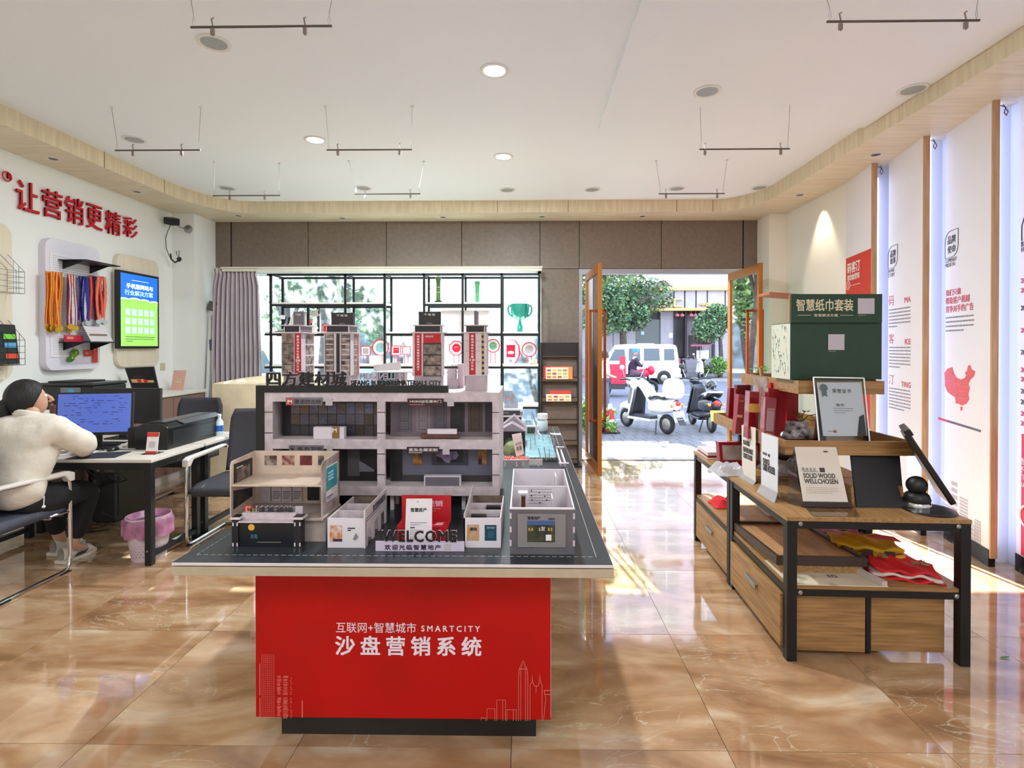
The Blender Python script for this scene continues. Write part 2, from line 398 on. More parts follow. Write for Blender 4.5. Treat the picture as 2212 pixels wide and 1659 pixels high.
so = struct(sf, 'trim_1', [VENEER, VENV])
for jx, jy, ax in ((-3.41, yi, 0), (-.35, yi, 0), (.52, yi, 0), (1.85, yi, 0), (2.29, yi, 0), (xi, 4.9, 1), (xi, 5.72, 1)):
    m = MB(); w = .003
    if ax == 0: m.box(jx - w, jx + w, jy - .0015, jy + .01, ZS, ZC)
    else: m.box(jx - .01, jx + .0015, jy - w, jy + w, ZS, ZC)
    m.build('joint', M('joint brown', (120, 96, 60), .8), so)  # dark brown strip marking each soffit seam

struct(MB().box(XL - .1, XL, YF - .1, YB + .1, 0, ZC), 'wall_left', WALLW)
struct(MB().box(XL - .1, XR + .25, YF - .1, YF, 0, ZC), 'wall_front', WALLW)
struct(MB().box(XL, -4.125, 6.59, YB, 0, ZS), 'wall_left_pillar', WALLW)
CREAM = M('cream wall', (240, 236, 226), .7, bump=.02, bs=60)
struct(MB().box(XR, XR + .25, 5.47, YB + .1, 0, ZC), 'wall_right', CREAM)
LEDW = M('reveal white', (232, 236, 250), .6)
struct(MB().box(XR + .1, XR + .25, YF - .1, 5.47, 0, ZC), 'wall_right_rear', LEDW)
struct(MB().box(3.03, XR, 6.71, YB, 0, ZS), 'wall_right_pillar', CREAM)
struct(MB().box(XL, XL + .012, YF, 6.59, 0, .09), 'baseboard_left', M('baseboard', (226, 224, 220), .4))

# back wall: brown metal panels over a dark carcass
wb = struct(MB().box(XL, XR, YB + .02, YB + .12, 2.50, ZC).box(.21, .70, YB + .02, YB + .12, 0, 2.5).box(-4.13, -3.86, YB + .02, YB + .12, 0, 2.5).box(2.86, 3.1, YB + .02, YB + .12, 0, 2.5), 'wall_back', BLACK)
for px0, px1 in ((462, 497.5), (500.5, 665), (666.3, 834), (835.3, 996.5), (997.8, 1166), (1167.3, 1250.8), (1252, 1428), (1429.3, 1604), (1607, 1636)):
    x0, x1 = at(px0, 520, YB).x, at(px1, 520, YB).x
    MB().box(x0, x1, YB, YB + .03, 2.527, ZS).build('panel', BROWN, wb, bevel=.002)
x0, x1 = at(1169, 700, YB).x, at(1250.8, 700, YB).x
MB().box(x0, x1, YB, YB + .03, 0, 2.521).build('panel', BROWN, wb, bevel=.002)
MB().box(-4.12, -3.86, YB, YB + .03, 0, 2.521).build('panel', BROWN, wb, bevel=.002)
MB().box(2.87, 3.05, YB, YB + .03, 0, 2.521).build('panel', BROWN, wb, bevel=.002)
# shop window: glazed to the floor
wx0, wx1 = -3.86, .20
wi = struct(MB().box(wx0, wx1, YB + .03, YB + .08, 2.46, 2.52).box(wx0, wx1, YB + .03, YB + .08, 0, .07).box(wx0, wx0 + .04, YB + .03, YB + .08, 0, 2.5).box(wx1 - .04, wx1, YB + .03, YB + .08, 0, 2.5), 'window_1', M('white alloy', (225, 228, 228), .4))
n = 3
for k in range(n):
    a, b = wx0 + .03 + (wx1 - wx0 - .06) * k / n, wx0 + .03 + (wx1 - wx0 - .06) * (k + 1) / n
    MB().box(a + .004, b - .004, YB + .05, YB + .058, .06, 2.47).build('pane', GLASSW, wi)
    if k: MB().box(a - .022, a + .022, YB + .035, YB + .075, .06, 2.47).build('mullion', M('white alloy'), wi)
# doorway: steel head, threshold, two open leaves
dx0, dx1 = .715, 2.74
dm = struct(MB().box(dx0 - .02, 2.87, YB + .0, YB + .12, 2.46, 2.521).box(dx0 - .02, dx0 + .03, YB + .01, YB + .11, 0, 2.5).box(dx1, 2.87, YB + .01, YB + .11, 0, 2.5), 'door_1', M('steel head', (180, 180, 188), .3, metal=.8))
struct(MB().box(dx0, dx1, YB, YB + .16, -.012, .012), 'trim_2', M('threshold', (150, 150, 150), .35, metal=.7))
def leaf(nm, p0, p1, z1):
    p0, p1 = V(p0), V(p1); d = (p1 - p0); L = d.length; r = d / L; n_ = V((r.y, -r.x, 0))
    mx = Matrix((r, n_, V((0, 0, 1)))).transposed().to_4x4(); mx.translation = p0
    root = bpy.data.objects.new(nm, None); COL.objects.link(root); root['kind'] = 'structure'; root.location = p0; TM[root.name] = Matrix.Translation(p0)
    t = .022; w = .075
    for nme, q in (('stile', (0, w, -t, t, .02, z1)), ('stile', (L - w * .8, L, -t, t, .02, z1)), ('rail', (w, L - w * .8, -t, t, .02, .13)), ('rail', (w, L - w * .8, -t, t, z1 - .10, z1))):
        MB().xf(mx).box(*q).build(nme, GOLDW, root, bevel=.003)
    MB().xf(mx).box(w - .004, L - w * .8 + .004, -.005, .005, .12, z1 - .09).build('pane', GLASSD, root)
    for sgn in (-1, 1):
        a, b, off = L - .16, L - .02, sgn * .085
        hm = MB().xf(mx); s_ = .014
        for q in ((a - s_, a + s_, off - s_, off + s_, .62, 1.93), ):
            hm.box(*q)
        for zz in (.62, 1.93 - 2 * s_): hm.box(a - s_, a + s_, min(0, off) - s_, max(0, off) + s_, zz, zz + 2 * s_)
        hm.build('handle', COPPER, root, bevel=.002)
    return root
pL0 = V((.80, 7.03, 0)); pL1 = V((.845, 6.09, 0))
leaf('door_2', pL0, pL1, 2.45)
leaf('door_3', V((2.66, 7.03, 0)), V((2.665, 6.10, 0)), 2.45)

# right wall: saw-tooth printed fins with lit slots
FINP = M('fin panel', (238, 236, 240), .5)
MARB = M('black marble', (24, 24, 26), .2, c2=(110, 108, 104), vs=9)
_m['black marble'].node_tree.nodes['Color Ramp'].color_ramp.elements[0].position = .37
_m['black marble'].node_tree.nodes['Color Ramp'].color_ramp.elements[1].position = .43
TUBE = M('led tube', (206, 220, 255), .3, emit=2.6)
FINS = [((3.245, 5.47), (3.127, 4.89)), ((3.262, 4.86), (3.134, 4.27)), ((3.275, 4.22), (3.147, 3.665)), ((3.285, 3.62), (3.15, 3.04)), ((3.285, 3.0), (3.15, 2.42)), ((3.285, 2.38), (3.15, 1.8))]
fin_obj, fin_pl = [], []
for k, ((ax, ay), (bx, by)) in enumerate(FINS):
    root = bpy.data.objects.new('wall_right_fin', None); COL.objects.link(root); root['kind'] = 'structure'; root.location = (bx, by, 0); TM[root.name] = Matrix.Translation((bx, by, 0))
    MB().slab([(ax, ay, .115), (bx, by, .115), (bx + .045, by, .115), (ax + .045, ay - .02, .115)], (0, 0, ZS - .115)).build('panel', FINP, root)
    MB().box(bx - .002, bx + .045, by - .012, by, .06, ZS).build('edge_strip', WEDGE, root)
    MB().slab([(ax - .006, ay, 0), (bx - .006, by, 0), (bx + .04, by, 0), (ax + .04, ay, 0)], (0, 0, .115)).build('baseboard', MARB, root)
    if k < 5:
        MB().cyl((bx + .085, by + .05, .12), (bx + .085, by + .05, ZS - (.0 if k else .12)), .011).build('light_tube', TUBE, root)
        MB().box(bx + .03, XR + .1, by + .08, by + .09, .0, ZS).build('reveal', LEDW, root)
        c = MB(); c.tube([(bx + .06, by + .03, ZS - .01), (bx + .075, by - .02, ZS - .05), (bx + .055, by - .03, ZS - .09), (bx + .07, by - .03, ZS - .11), (bx + .09, by - .02, ZS - .08), (bx + .10, by + .03, ZS - .01)], .003, 6)
        c.build('wiring', M('cable', (70, 60, 90), .6), root)
    fin_obj.append(root); fin_pl.append(PL((ax, ay, 0), (bx - ax, by - ay, 0)))
REDP = M('print red', (214, 58, 40), .5); CRIM = M('print crimson', (205, 40, 62), .5); CORAL = M('print coral', (224, 92, 90), .5)
INK = M('ink', (58, 56, 66), .6); GREYP = M('print grey', (186, 184, 190), .6); PINKT = M('print pink', (208, 82, 104), .6); WHT = M('print white', (240, 238, 238), .6); INKL = M('ink light', (140, 136, 144), .6)
P, o = fin_pl[0], fin_obj[0]
L0 = (V(FINS[0][1]) - V(FINS[0][0])).length
m = MB(); z0, z1 = P.hit(1874, 900)[1], 0
b1l = P.hit(1821, 560)[1]; b1r = P.hit(1873, 540)[1]
m.slab([P.w(.002, .75), P.w(L0 - .002, .75), P.w(L0 - .002, b1r), P.w(.002, b1r)], P.n * .0006); m.build('print', REDP, o)
P1 = PL(P.p, P.r, P.u, .001)
letter_px(P1, '码客汀', 1830.5, 564, 1858, 588, WHT, o, bold=.015)
letter_px(P1, '帮您做营销', 1830.5, 591, 1856.5, 604, WHT, o, bold=.01)
m = MB(); a0, a1, b0, b1 = P1.boxpx(1829, 608, 1836, 626)
m.tube([P1.w((a0 + a1) / 2 + (a1 - a0) * .5 * math.cos(2 * PI * i / 12), (b0 + b1) / 2 + (b1 - b0) * .5 * math.sin(2 * PI * i / 12)) for i in range(12)], .003, 5, closed=True)
m.tube([P1.w(a0 + (a1 - a0) * .5, b0 + (b1 - b0) * .2), P1.w(a0 + (a1 - a0) * .5, b1 - (b1 - b0) * .2)], .003, 5); m.build('emblem', WHT, o)
patch_px(P1, 1836.5, 614, 1858, 615, WHT, o)
def leafbox(P, o, x0, y0, x1, y1):
    a0, a1, b0, b1 = P.boxpx(x0, y0, x1, y1); w, h = a1 - a0, b1 - b0; r = w * .45; pts = []
    for k in range(7): t = PI / 2 + k / 6 * PI / 2; pts.append((a0 + r + r * math.cos(t), b1 - r + r * math.sin(t)))
    pts.append((a0, b0))
    for k in range(7): t = -PI / 2 + k / 6 * PI / 2; pts.append((a1 - r + r * math.cos(t), b0 + r + r * math.sin(t)))
    pts.append((a1, b1))
    MB().tube([P.w(x, y, .001) for x, y in pts], .0022, 4, closed=True).build('emblem_outline', INK, o)
P, o = fin_pl[1], fin_obj[1]
leafbox(P, o, 1919, 531, 1939, 578)
letter_px(P, '品牌', 1923, 540, 1935, 555, INK, o, bold=.01); letter_px(P, '故事', 1923, 556, 1934.5, 570, INK, o, bold=.01)
letter_px(P, 'BRAND', 1918.5, 581, 1932, 588, INK, o); letter_px(P, 'STORY', 1918.5, 590, 1932.5, 598, INK, o)
for ch, rm, y0, rx, ty, ly0, ly1, nl in (('码', 'MA', 639, 1954, 641, 663, 708, 6), ('客', 'KE', 721, 1955, 732, 747, 797, 7), ('汀', 'TING', 809, 1947, 825, 838, 888, 7)):
    letter_px(P, ch, 1920, y0, 1931, y0 + 21, PINKT, o); letter_px(P, rm, rx, ty, 1967.5, ty + 12, PINKT, o, bold=.01)
    lines_px(P, 1920, ly0, 1967, ly1, nl, INKL, o, .36, seed=y0)
P, o = fin_pl[2], fin_obj[2]
leafbox(P, o, 2042, 498, 2070, 555)
letter_px(P, '品牌', 2047, 508, 2064.5, 526, INK, o, bold=.01); letter_px(P, '使命', 2047, 529, 2065, 546, INK, o, bold=.01)
letter_px(P, 'COMPANY', 2042, 557, 2067, 566, INK, o); letter_px(P, 'MISSION', 2042, 568, 2063, 576, INK, o)
letter_px(P, '我们只做', 2043, 624, 2076, 638, PINKT, o, bold=.012); letter_px(P, '帮助客户超越', 2043, 639, 2095, 655, PINKT, o, bold=.012); letter_px(P, '竞争对手的广告', 2043, 657, 2103, 673, PINKT, o, bold=.012)
lines_px(P, 2043, 679, 2104, 718, 4, INKL, o, .36, seed=4)
mp_px = [(2040, 806), (2047, 796), (2057, 793), (2061, 806), (2066, 815), (2075, 820), (2083, 817), (2088, 812), (2084, 806), (2089, 801), (2091, 790), (2096, 788), (2099, 798), (2107, 802), (2104, 813), (2097, 819), (2092, 829), (2095, 838), (2092, 851), (2094, 862), (2088, 872), (2078, 876), (2070, 872), (2065, 872), (2063, 858), (2055, 853), (2047, 847), (2041, 833), (2041, 820)]
MB().slab([P.w(*P.hit(*q)) for q in mp_px], P.n * .0006).build('map_print', CORAL, o)
MB().slab([P.w(*P.hit(*q)) for q in [(2074, 879), (2079, 878), (2079, 886), (2075, 888)]], P.n * .0006).build('map_print', CORAL, o)
PB = PL(P.p, P.r, P.u, .0008)
for q in ([(2041, 824), (2056, 822), (2066, 830), (2075, 829)], [(2066, 815), (2064, 832), (2070, 845), (2084, 846)], [(2075, 820), (2077, 834), (2092, 836)], [(2070, 845), (2068, 858), (2082, 862), (2092, 858)], [(2057, 793), (2056, 808), (2064, 814)], [(2091, 829), (2086, 812), (2098, 806)]):
    MB().tube([PB.w(*PB.hit(*z)) for z in q], .0022, 4).build('map_line', M('map line', (236, 150, 150), .6), o)
m = MB(); A, B, C_, D = [P.hit(*q) for q in ((2027, 906), (2119, 934), (2119, 929), (2027, 901))]
MB().slab([P.w(*z) for z in (A, B, C_, D)], P.n * .0007).build('print', M('print slate', (104, 100, 110), .6), o)
PA = PL(P.p, P.r, P.u, .0014)
MB().slab([PA.w(*PA.hit(*z)) for z in ((2027, 906), (2046, 912), (2046, 907), (2027, 901))], P.n * .0005).build('print', CRIM, o)
def tower_px(P, o, x0, x1, top, bot, kind):
    a0, a1, b0, b1 = P.boxpx(x0, top, x1, bot); w, h = a1 - a0, b1 - b0; m = MB()
    if kind == 0:
        nx, ny = 4, max(3, int(h / w * 3)); m2 = []
        for i in range(nx + 1): m.slab([P.w(a0 + w * i / nx - .004, b0), P.w(a0 + w * i / nx + .004, b0), P.w(a0 + w * i / nx + .004, b1), P.w(a0 + w * i / nx - .004, b1)], P.n * .0005)
        for j in range(ny + 1): m.slab([P.w(a0, b0 + h * j / ny - .004), P.w(a1, b0 + h * j / ny - .004), P.w(a1, b0 + h * j / ny + .004), P.w(a0, b0 + h * j / ny + .004)], P.n * .0005)
    else:
        for j in range(6): m.slab([P.w(a0, b0 + h * j / 6), P.w(a1, b0 + h * j / 6), P.w(a1, b0 + h * (j + .6) / 6), P.w(a0, b0 + h * (j + .6) / 6)], P.n * .0005)
    m.build('skyline_print', GREYP, o)
for q in ((2035, 2052, 1090, 1106, 0), (2055, 2068, 1035, 1120, 1), (2073, 2091, 1073, 1115, 1), (2089, 2105, 1132, 1190, 0), (2106, 2118, 1125, 1200, 0)): tower_px(P, o, *q)
P, o = fin_pl[3], fin_obj[3]
lp = V(FINS[3][1]) - V(FINS[3][0])
m = MB(); bt = P.hit(2200, 935)[1]; m.slab([P.w(.05, .12), P.w(lp.length, .12), P.w(lp.length, bt), P.w(.05, bt)], P.n * .0006); m.build('print', CRIM, o)
P2 = PL(P.p, P.r, P.u, .0014)
a0, b0 = P2.hit(2203, 987)
for dz, s, hh, ww in ((0, '逝者', .045, .10), (-.055, '不待', .045, .10), (-.11, 'TIME', .035, .10), (-.16, 'DAYS', .035, .10)): letter(P2, s, a0, a0 + ww, b0 - hh + dz, b0 + dz, WHT, o)
a0, b0 = P2.hit(2203, 1110)
MB().tube([P2.w(a0 + .10 + .10 * math.cos(t * PI / 8), b0 + .08 * math.sin(t * PI / 8)) for t in range(16)], .007, 5, closed=True).build('emblem', WHT, o)
for k, (py, s, mt_) in enumerate(((528, 'B', INK), (540, 'H', INK), (607, '20', PINKT), (628, '20', PINKT), (666, '20', INK), (714, '20', PINKT), (761, '20', INK), (799, '20', PINKT), (819, '20', PINKT), (845, '20', INK), (868, '20', INK), (893, '20', PINKT), (914, '20', PINKT))):
    a0, b0 = P2.hit(2206 - (k > 1) * 1, py + 5); letter(P2, s, a0, a0 + (.022 if len(s) == 1 else .045), b0, b0 + .033, mt_, o, bold=.01)
a0, b0 = P2.hit(2207, 520); MB().tube([P2.w(a0, b0), P2.w(a0, b0 + .10), P2.w(a0 + .03, b0 + .16), P2.w(a0 + .12, b0 + .17)], .003, 4).build('emblem_outline', INK, o)

# ------------------------------------------------------------------ ceiling and soffit fittings
RIM = M('lamp rim', (225, 222, 218), .5); DIFO = M('lamp diffuser off', (158, 163, 162), .4); LITD = M('lamp diffuser lit', (255, 254, 250), .3, emit=4)
LIT2 = M('lamp diffuser faint', (246, 250, 252), .3, emit=1.6)  # weaker glow of the faintly lit ceiling lights
lamp0 = None
LP = [(462, 92, 72, 0, 'large unlit round ceiling light nearest the top left corner of the room'), (1068, 152, 60, 1, 'bright lit round ceiling light in the middle of the ceiling'), (1528, 197, 58, 0, 'unlit round ceiling light on the lowered right-hand ceiling board'),
      (1972, 193, 64, 0, 'unlit round ceiling light beside the right veneer soffit'), (290, 301, 50, 0, 'unlit round ceiling light over the hanging rod at the left wall side'), (681, 302, 46, 2, 'faintly lit round ceiling light left of the centre hanging rod'),
      (1087, 338, 42, 2, 'faintly lit round ceiling light in front of the back row, mid ceiling'), (490, 406, 34, 0, 'unlit ceiling light, leftmost of the back row along the window soffit'), (785, 406, 34, 0, 'unlit ceiling light above the rear centre hanging rod'),
      (1096, 410, 33, 0, 'unlit ceiling light, third from left in the back row'), (1279, 409, 33, 0, 'unlit ceiling light, third from right in the back row'), (1462, 407, 34, 0, 'unlit ceiling light above the rear right hanging rod'), (1641, 405, 34, 0, 'unlit ceiling light tucked in the rounded right soffit corner')]
for px, py, w, lit, lab in LP:
    zc = ZC - .028 if (px, py) in ((1528, 197), ) or px == 1972 else ZC
    p = onz(px, py, zc); r = .095
    t = thing('ceiling_light', lab, 'light', p, 0, 'round recessed ceiling lights')
    m = MB(); m.lathe([(r, 0), (r, -.006), (r * .9, -.010), (r * .76, -.006), (r * .74, -.001)], p, 28); m.build('rim', RIM, t, smooth=True)
    MB().lathe([(r * .73, -.001), (r * .73, -.005)], p, 28).build('diffuser', (DIFO, LITD, LIT2)[lit], t)
for px, py, lab in ((115, 343, 'small dark downlight in the left soffit above the large red characters'), (296, 414, 'small dark downlight in the left soffit near the rear left pillar'), (515, 466, 'small downlight at the left end of the rear soffit'), (957, 469, 'small downlight in the rear soffit above the window middle'),
                    (1171, 468, 'small downlight in the rear soffit above the pier'), (1388, 467, 'small downlight in the rear soffit above the doorway'), (1728, 421, 'small lit downlight at the far end of the right soffit'), (1892, 334, 'small dark downlight in the right soffit above the first fin'), (740, 471, 'small downlight in the rear soffit left of window middle')):
    p = onz(px, py, ZS); t = thing('soffit_downlight', lab, 'light', p, 0, 'small soffit downlights')
    MB().lathe([(.050, 0), (.050, -.004), (.040, -.005), (.037, -.001)], p, 20).build('rim', RIM, t, smooth=True)
    MB().lathe([(.037, -.0005), (.034, -.003)], p, 20).build('diffuser', M('downlight dark', (70, 62, 56), .4), t)
sp = bpy.data.lights.new('downlight_beam', 'SPOT'); sp.energy = 22; sp.spot_size = 1.1; sp.spot_blend = .6; sp.color = (1, .88, .68); sp.shadow_soft_size = .03
so_ = bpy.data.objects.new('downlight_beam', sp); COL.objects.link(so_); so_.location = onz(1728, 421, ZS) + V((.12, 0, -.02)); so_.rotation_euler = V((.12, 0, -1)).to_track_quat('-Z', 'Y').to_euler()
# hanging rods on two wires
def rod(x0, y0, x1, y1, tops, lab, clips=(.13, .79)):
    zr = None
    (tx0_, ty0_), (tx1_, ty1_) = tops
    zc = ZC
    A, B = onz(tx0_, ty0_, zc), onz(tx1_, ty1_, zc)
    yy = (A.y + B.y) / 2
    a, b = at(x0, y0, yy), at(x1, y1, yy); z = (a.z + b.z) / 2; a.z = b.z = z
    t = thing('hanging_rod', lab, 'rod', (a + b) / 2, 0, 'thin rods hung from the ceiling')
    MB().cyl(a, b, .006, n=8).build('bar', M('rod metal', (96, 88, 82), .35, metal=.7), t)
    d = b - a
    for k, T in ((.02, A), (.98, B)):
        q = a + d * k; w = MB(); w.tube([q + V((0, 0, .004)), q + V((.006, 0, .03)), q + V((0, 0, .06)), q + V((-.006, 0, .03))], .0014, 5, closed=True); w.cyl(q + V((0, 0, .06)), V((T.x, T.y, zc)), .0018, n=6); w.build('wire', SATIN, t)
        MB().cyl((T.x, T.y, zc - .012), (T.x, T.y, zc), .012, n=10).build('ceiling_boss', RIM, t)
    for k in clips:
        q = a + d * k; c = MB(); c.tube([q + V((0, 0, -.045)), q + V((.006, 0, -.02)), q + V((0, 0, .012)), q + V((-.006, 0, .04)), q + V((.006, .0, .045))], .004, 5); c.box(q.x - .009, q.x + .009, q.y - .006, q.y + .006, q.z - .04, q.z - .008); c.build('clip', M('bulldog clip', (150, 138, 132), .3, metal=.8), t)
rod(412, 57, 717, 58, ((408, -30), (722, -30)), 'thin metal rod hung highest at the top left, above a ceiling light', (.155, .81))
rod(1786, 52, 2116, 39, ((1779, -30), (2120, -40)), 'thin metal rod hung at the top right, above the right soffit', (.09, .91))
rod(249, 325, 433, 324, ((241, 231), (434, 230)), 'thin metal rod hung along the left soffit over the red characters', (.21, .78))
rod(706, 324, 891, 323, ((703, 229), (891, 229)), 'thin metal rod hung in the centre, under the row of light spots', (.13, .85))
rod(460, 421, 605, 424, ((463, 349), (603, 352)), 'thin metal rod hung at the rear left soffit corner', (.25, .77))
rod(766, 419, 908, 419, ((754, 347), (916, 348)), 'thin metal rod hung at the rear centre before the window', (.16, .85))
rod(1511, 324, 1706, 320, ((1512, 224), (1707, 218)), 'thin metal rod hung in the middle right of the ceiling', (.06, .90))
rod(1423, 419, 1565, 418, ((1417, 347), (1571, 345)), 'thin metal rod hung at the rear right before the doorway', (.11, .89))
# ------------------------------------------------------------------ the model table
TZ = .7625
PWHITE = M('model board', (226, 216, 218), .55, var=.03, vs=14)
PLILAC = M('model stone', (214, 200, 206), .55, var=.07, vs=30)
MARW = M('model marble', (232, 224, 232), .45, c2=(196, 184, 198), vs=5)
_m['model marble'].node_tree.nodes['Color Ramp'].color_ramp.elements[0].position = .3
_m['model marble'].node_tree.nodes['Color Ramp'].color_ramp.elements[1].position = .38
BEIGE = M('beige edge', (188, 172, 146), .5, var=.03, vs=20)
ROAD = M('road print', (46, 54, 62), .30, var=.12, vs=40)
SIDEW = M('cabinet side', (224, 220, 204), .5)
REDT = M('cabinet red', (188, 12, 6), .4, var=.05, vs=3, spec=.25)
LILT = M('letter white', (240, 226, 238), .5)
PLK = M('plinth black', (20, 16, 14), .4)
tb = thing('display_table', 'large white-edged display table on a red cabinet, carrying the model town', 'table', (-.456, 3.36, 0))
MB().box(-1.204, .296, 1.79, 4.93, .717, .747).build('edge_band', BEIGE, tb, bevel=.002)
MB().box(-1.196, .288, 1.797, 4.922, .747, .751).build('shadow_gap', BLACK, tb)
MB().box(-1.202, .294, 1.79, 4.93, .751, TZ - .0015).build('tabletop', PWHITE, tb, bevel=.001)
MB().box(-1.200, .292, 1.793, 4.927, TZ - .0015, TZ).build('road_surface', ROAD, tb)
MB().box(-1.012, .094, 1.992, 4.72, .106, .717).build('cabinet', SIDEW, tb)
fp = MB().box(-1.012, .092, 1.98, 1.992, .106, .712).build('front_panel', REDT, tb)
MB().box(-.942, .039, 2.039, 4.62, 0, .106).build('plinth', PLK, tb)
dl = M('road paint', (206, 208, 206), .6)
m = MB(); x = -1.158
while x < .235: m.box(x, x + .016, 1.857, 1.8585, TZ, TZ + .0006); x += .025
m.box(.244, .2455, 1.857, 4.85, TZ, TZ + .0006)
y = 1.857
while y < 4.8: m.box(-1.158, -1.1565, y, y + .018, TZ, TZ + .0006); y += .028
m.build('road_marking', dl, tb, kind='stuff')
PF = PL((0, 1.98, 0))
letter_px(PF, '互联网+智慧城市', 726, 1344.5, 899, 1367, LILT, fp)
letter_px(PF, 'SMARTCITY', 910, 1351.5, 1037, 1364.5, LILT, fp, spacing=1.5, bold=.012)
letter_px(PF, '沙盘营销系统', 724, 1374, 1040, 1416.5, LILT, fp, spacing=1.45, bold=.016)
PINKL = M('skyline line', (232, 150, 130), .5)
def poly_px(P, pts, r, mt, parent, name='skyline_print'):
    MB().tube([P.w(*P.hit(*q)) for q in pts], r, 4).build(name, mt, parent)
PFL = PL((0, 1.98, 0), off=.001)
for pts in ([(1120, 1557), (1120, 1460), (1122, 1444), (1130, 1427), (1138, 1444), (1140, 1460), (1140, 1557)], [(1122, 1445), (1138, 1445)], [(1125, 1557), (1125, 1447), (1130, 1428), (1135, 1447), (1135, 1557)],
            [(1145, 1557), (1145, 1478), (1149, 1474), (1149, 1455), (1151, 1474), (1155, 1482), (1162, 1482), (1165, 1474), (1166, 1455), (1168, 1474), (1171, 1480), (1171, 1557)], [(1158, 1482), (1158, 1496)], [(1175, 1492), (1190, 1491)], [(1177, 1500), (1190, 1500)], [(1175, 1492), (1179, 1508), (1174, 1557)],
            [(1073, 1557), (1073, 1512), (1092, 1512), (1092, 1557)], [(1086, 1512), (1086, 1557)], [(1052, 1557), (1052, 1531), (1069, 1531), (1069, 1557)], [(1095, 1557), (1095, 1533), (1115, 1533), (1115, 1557)], [(1109, 1533), (1109, 1557)], [(1039, 1557), (1039, 1551), (1049, 1551), (1049, 1557)]):
    poly_px(PFL, pts, .0009, PINKL, fp)
m = MB(); rr = random.Random(3)
for i in range(7):
    for j in range(34):
        a, b = PF.hit(565 + i * 4.3, 1416 + j * 4.05); m.slab([PF.w(a, b), PF.w(a + .0028, b), PF.w(a + .0028, b + .0034), PF.w(a, b + .0034)], PF.n * .0004)
for (px, y0, y1, wd) in ((560.5, 1433, 1502, 1.6), (561, 1508, 1557, 1.6), (652, 1513, 1550, 2)):
    a0, a1, b0, b1 = PF.boxpx(px, y0, px + wd, y1); m.slab([PF.w(a0, b0), PF.w(a1, b0), PF.w(a1, b1), PF.w(a0, b1)], PF.n * .0004)
for x0, x1, y0, y1 in ((598, 608, 1460, 1500), (611, 623, 1460, 1500), (598, 608, 1507, 1552), (611, 623, 1507, 1552), (627, 631, 1465, 1500), (627, 631, 1508, 1552)):
    j = y0
    while j < y1:
        a0, a1, b0, b1 = PF.boxpx(x0 + rr.uniform(0, 2), j, x1 - rr.uniform(0, 3), j + 1.4); m.slab([PF.w(a0, b0), PF.w(a1, b0), PF.w(a1, b1), PF.w(a0, b1)], PF.n * .0004); j += rr.choice((2.4, 3, 4.2))
m.build('skyline_print', M('skyline pale', (222, 120, 104), .5), fp, kind='stuff')

# ------------------------------------------------------------------ models on the table
def X(px, Y, py=900): return at(px, py, Y).x
def Zp(py, Y, px=900): return at(px, py, Y).z
def rect(px0, py0, px1, py1, Y): return X(px0, Y, py0), X(px1, Y, py0), Zp(py1, Y, px0), Zp(py0, Y, px0)
def room_print(name, a, b): return M(name, a, .5, c2=b, vs=38)
RP1 = room_print('room print one', (168, 146, 134), (46, 34, 32)); RP2 = room_print('room print two', (146, 132, 124), (60, 48, 44)); RP3 = room_print('room print three', (178, 160, 148), (74, 56, 48))
DARKP = M('dark print', (40, 36, 42), .45, c2=(22, 20, 24), vs=9)
GREYC = M('grey card', (110, 106, 116), .5, var=.06, vs=8)
Yf = 2.33
mall = thing('mall_model', 'two-storey building materials mall model with black name bar on its roof edge', 'model', (-.64, 2.55, TZ))
zr = Zp(848, Yf)
xl, xr = X(571, Yf), X(1078.6, Yf); yb = 2.76
zb = Zp(1071, Yf)
cols = [(571, 589), (814.5, 832), (1063.3, 1078.6)]; rows = [(848, 868), (949.5, 970.5), (1051, 1071)]
f_ = MB()
for a, b in cols: f_.box(X(a, Yf), X(b, Yf), Yf, Yf + .014, zb, zr)
for a, b in rows:
    for k in range(2): f_.box(X(cols[k][1], Yf), X(cols[k + 1][0], Yf), Yf, Yf + .014, Zp(b, Yf), Zp(a, Yf))
fac = f_.build('facade', PLILAC, mall, bevel=.0008)
for a, b in cols:
    for yy in (890.7, 935.7, 980.8, 1025.6): MB().box(X(a, Yf), X(b, Yf), Yf - .0008, Yf + .002, Zp(yy + .8, Yf), Zp(yy - .8, Yf)).build('groove', BLACK, fac)
MB().box(X(554, Yf), xl, Yf - .006, Yf + .02, TZ, Zp(833, Yf)).box(xl, X(968, Yf), Yf - .006, Yf + .02, zr, Zp(833, Yf)).build('outer_frame', BLACK, mall)
MB().box(xr - .008, xr, Yf + .014, yb, zb, zr).box(xl, xl + .008, Yf + .02, yb, TZ, zr).box(xl, xr, yb - .008, yb, TZ, zr).build('side_walls', PWHITE, mall)
MB().box(xl + .008, xr - .008, Yf + .014, yb - .008, zr - .008, zr).build('roof', PWHITE, mall)
for a, b in rows[1:]: MB().box(xl + .008, xr - .008, Yf + .014, yb - .008, Zp(b, Yf) + .002, Zp(a, Yf) - .002).build('floor_slab', PWHITE, mall)
for (cx_, cy_) in ((-.60, 2.39), (-.60, 2.48), (-.60, 2.57), (-.28, 2.40), (-.28, 2.55), (-.95, 2.45)): MB().box(cx_ - .008, cx_ + .008, cy_ - .008, cy_ + .008, TZ, zb + .01).build('column', PWHITE, mall)
Yb_ = Yf + .10
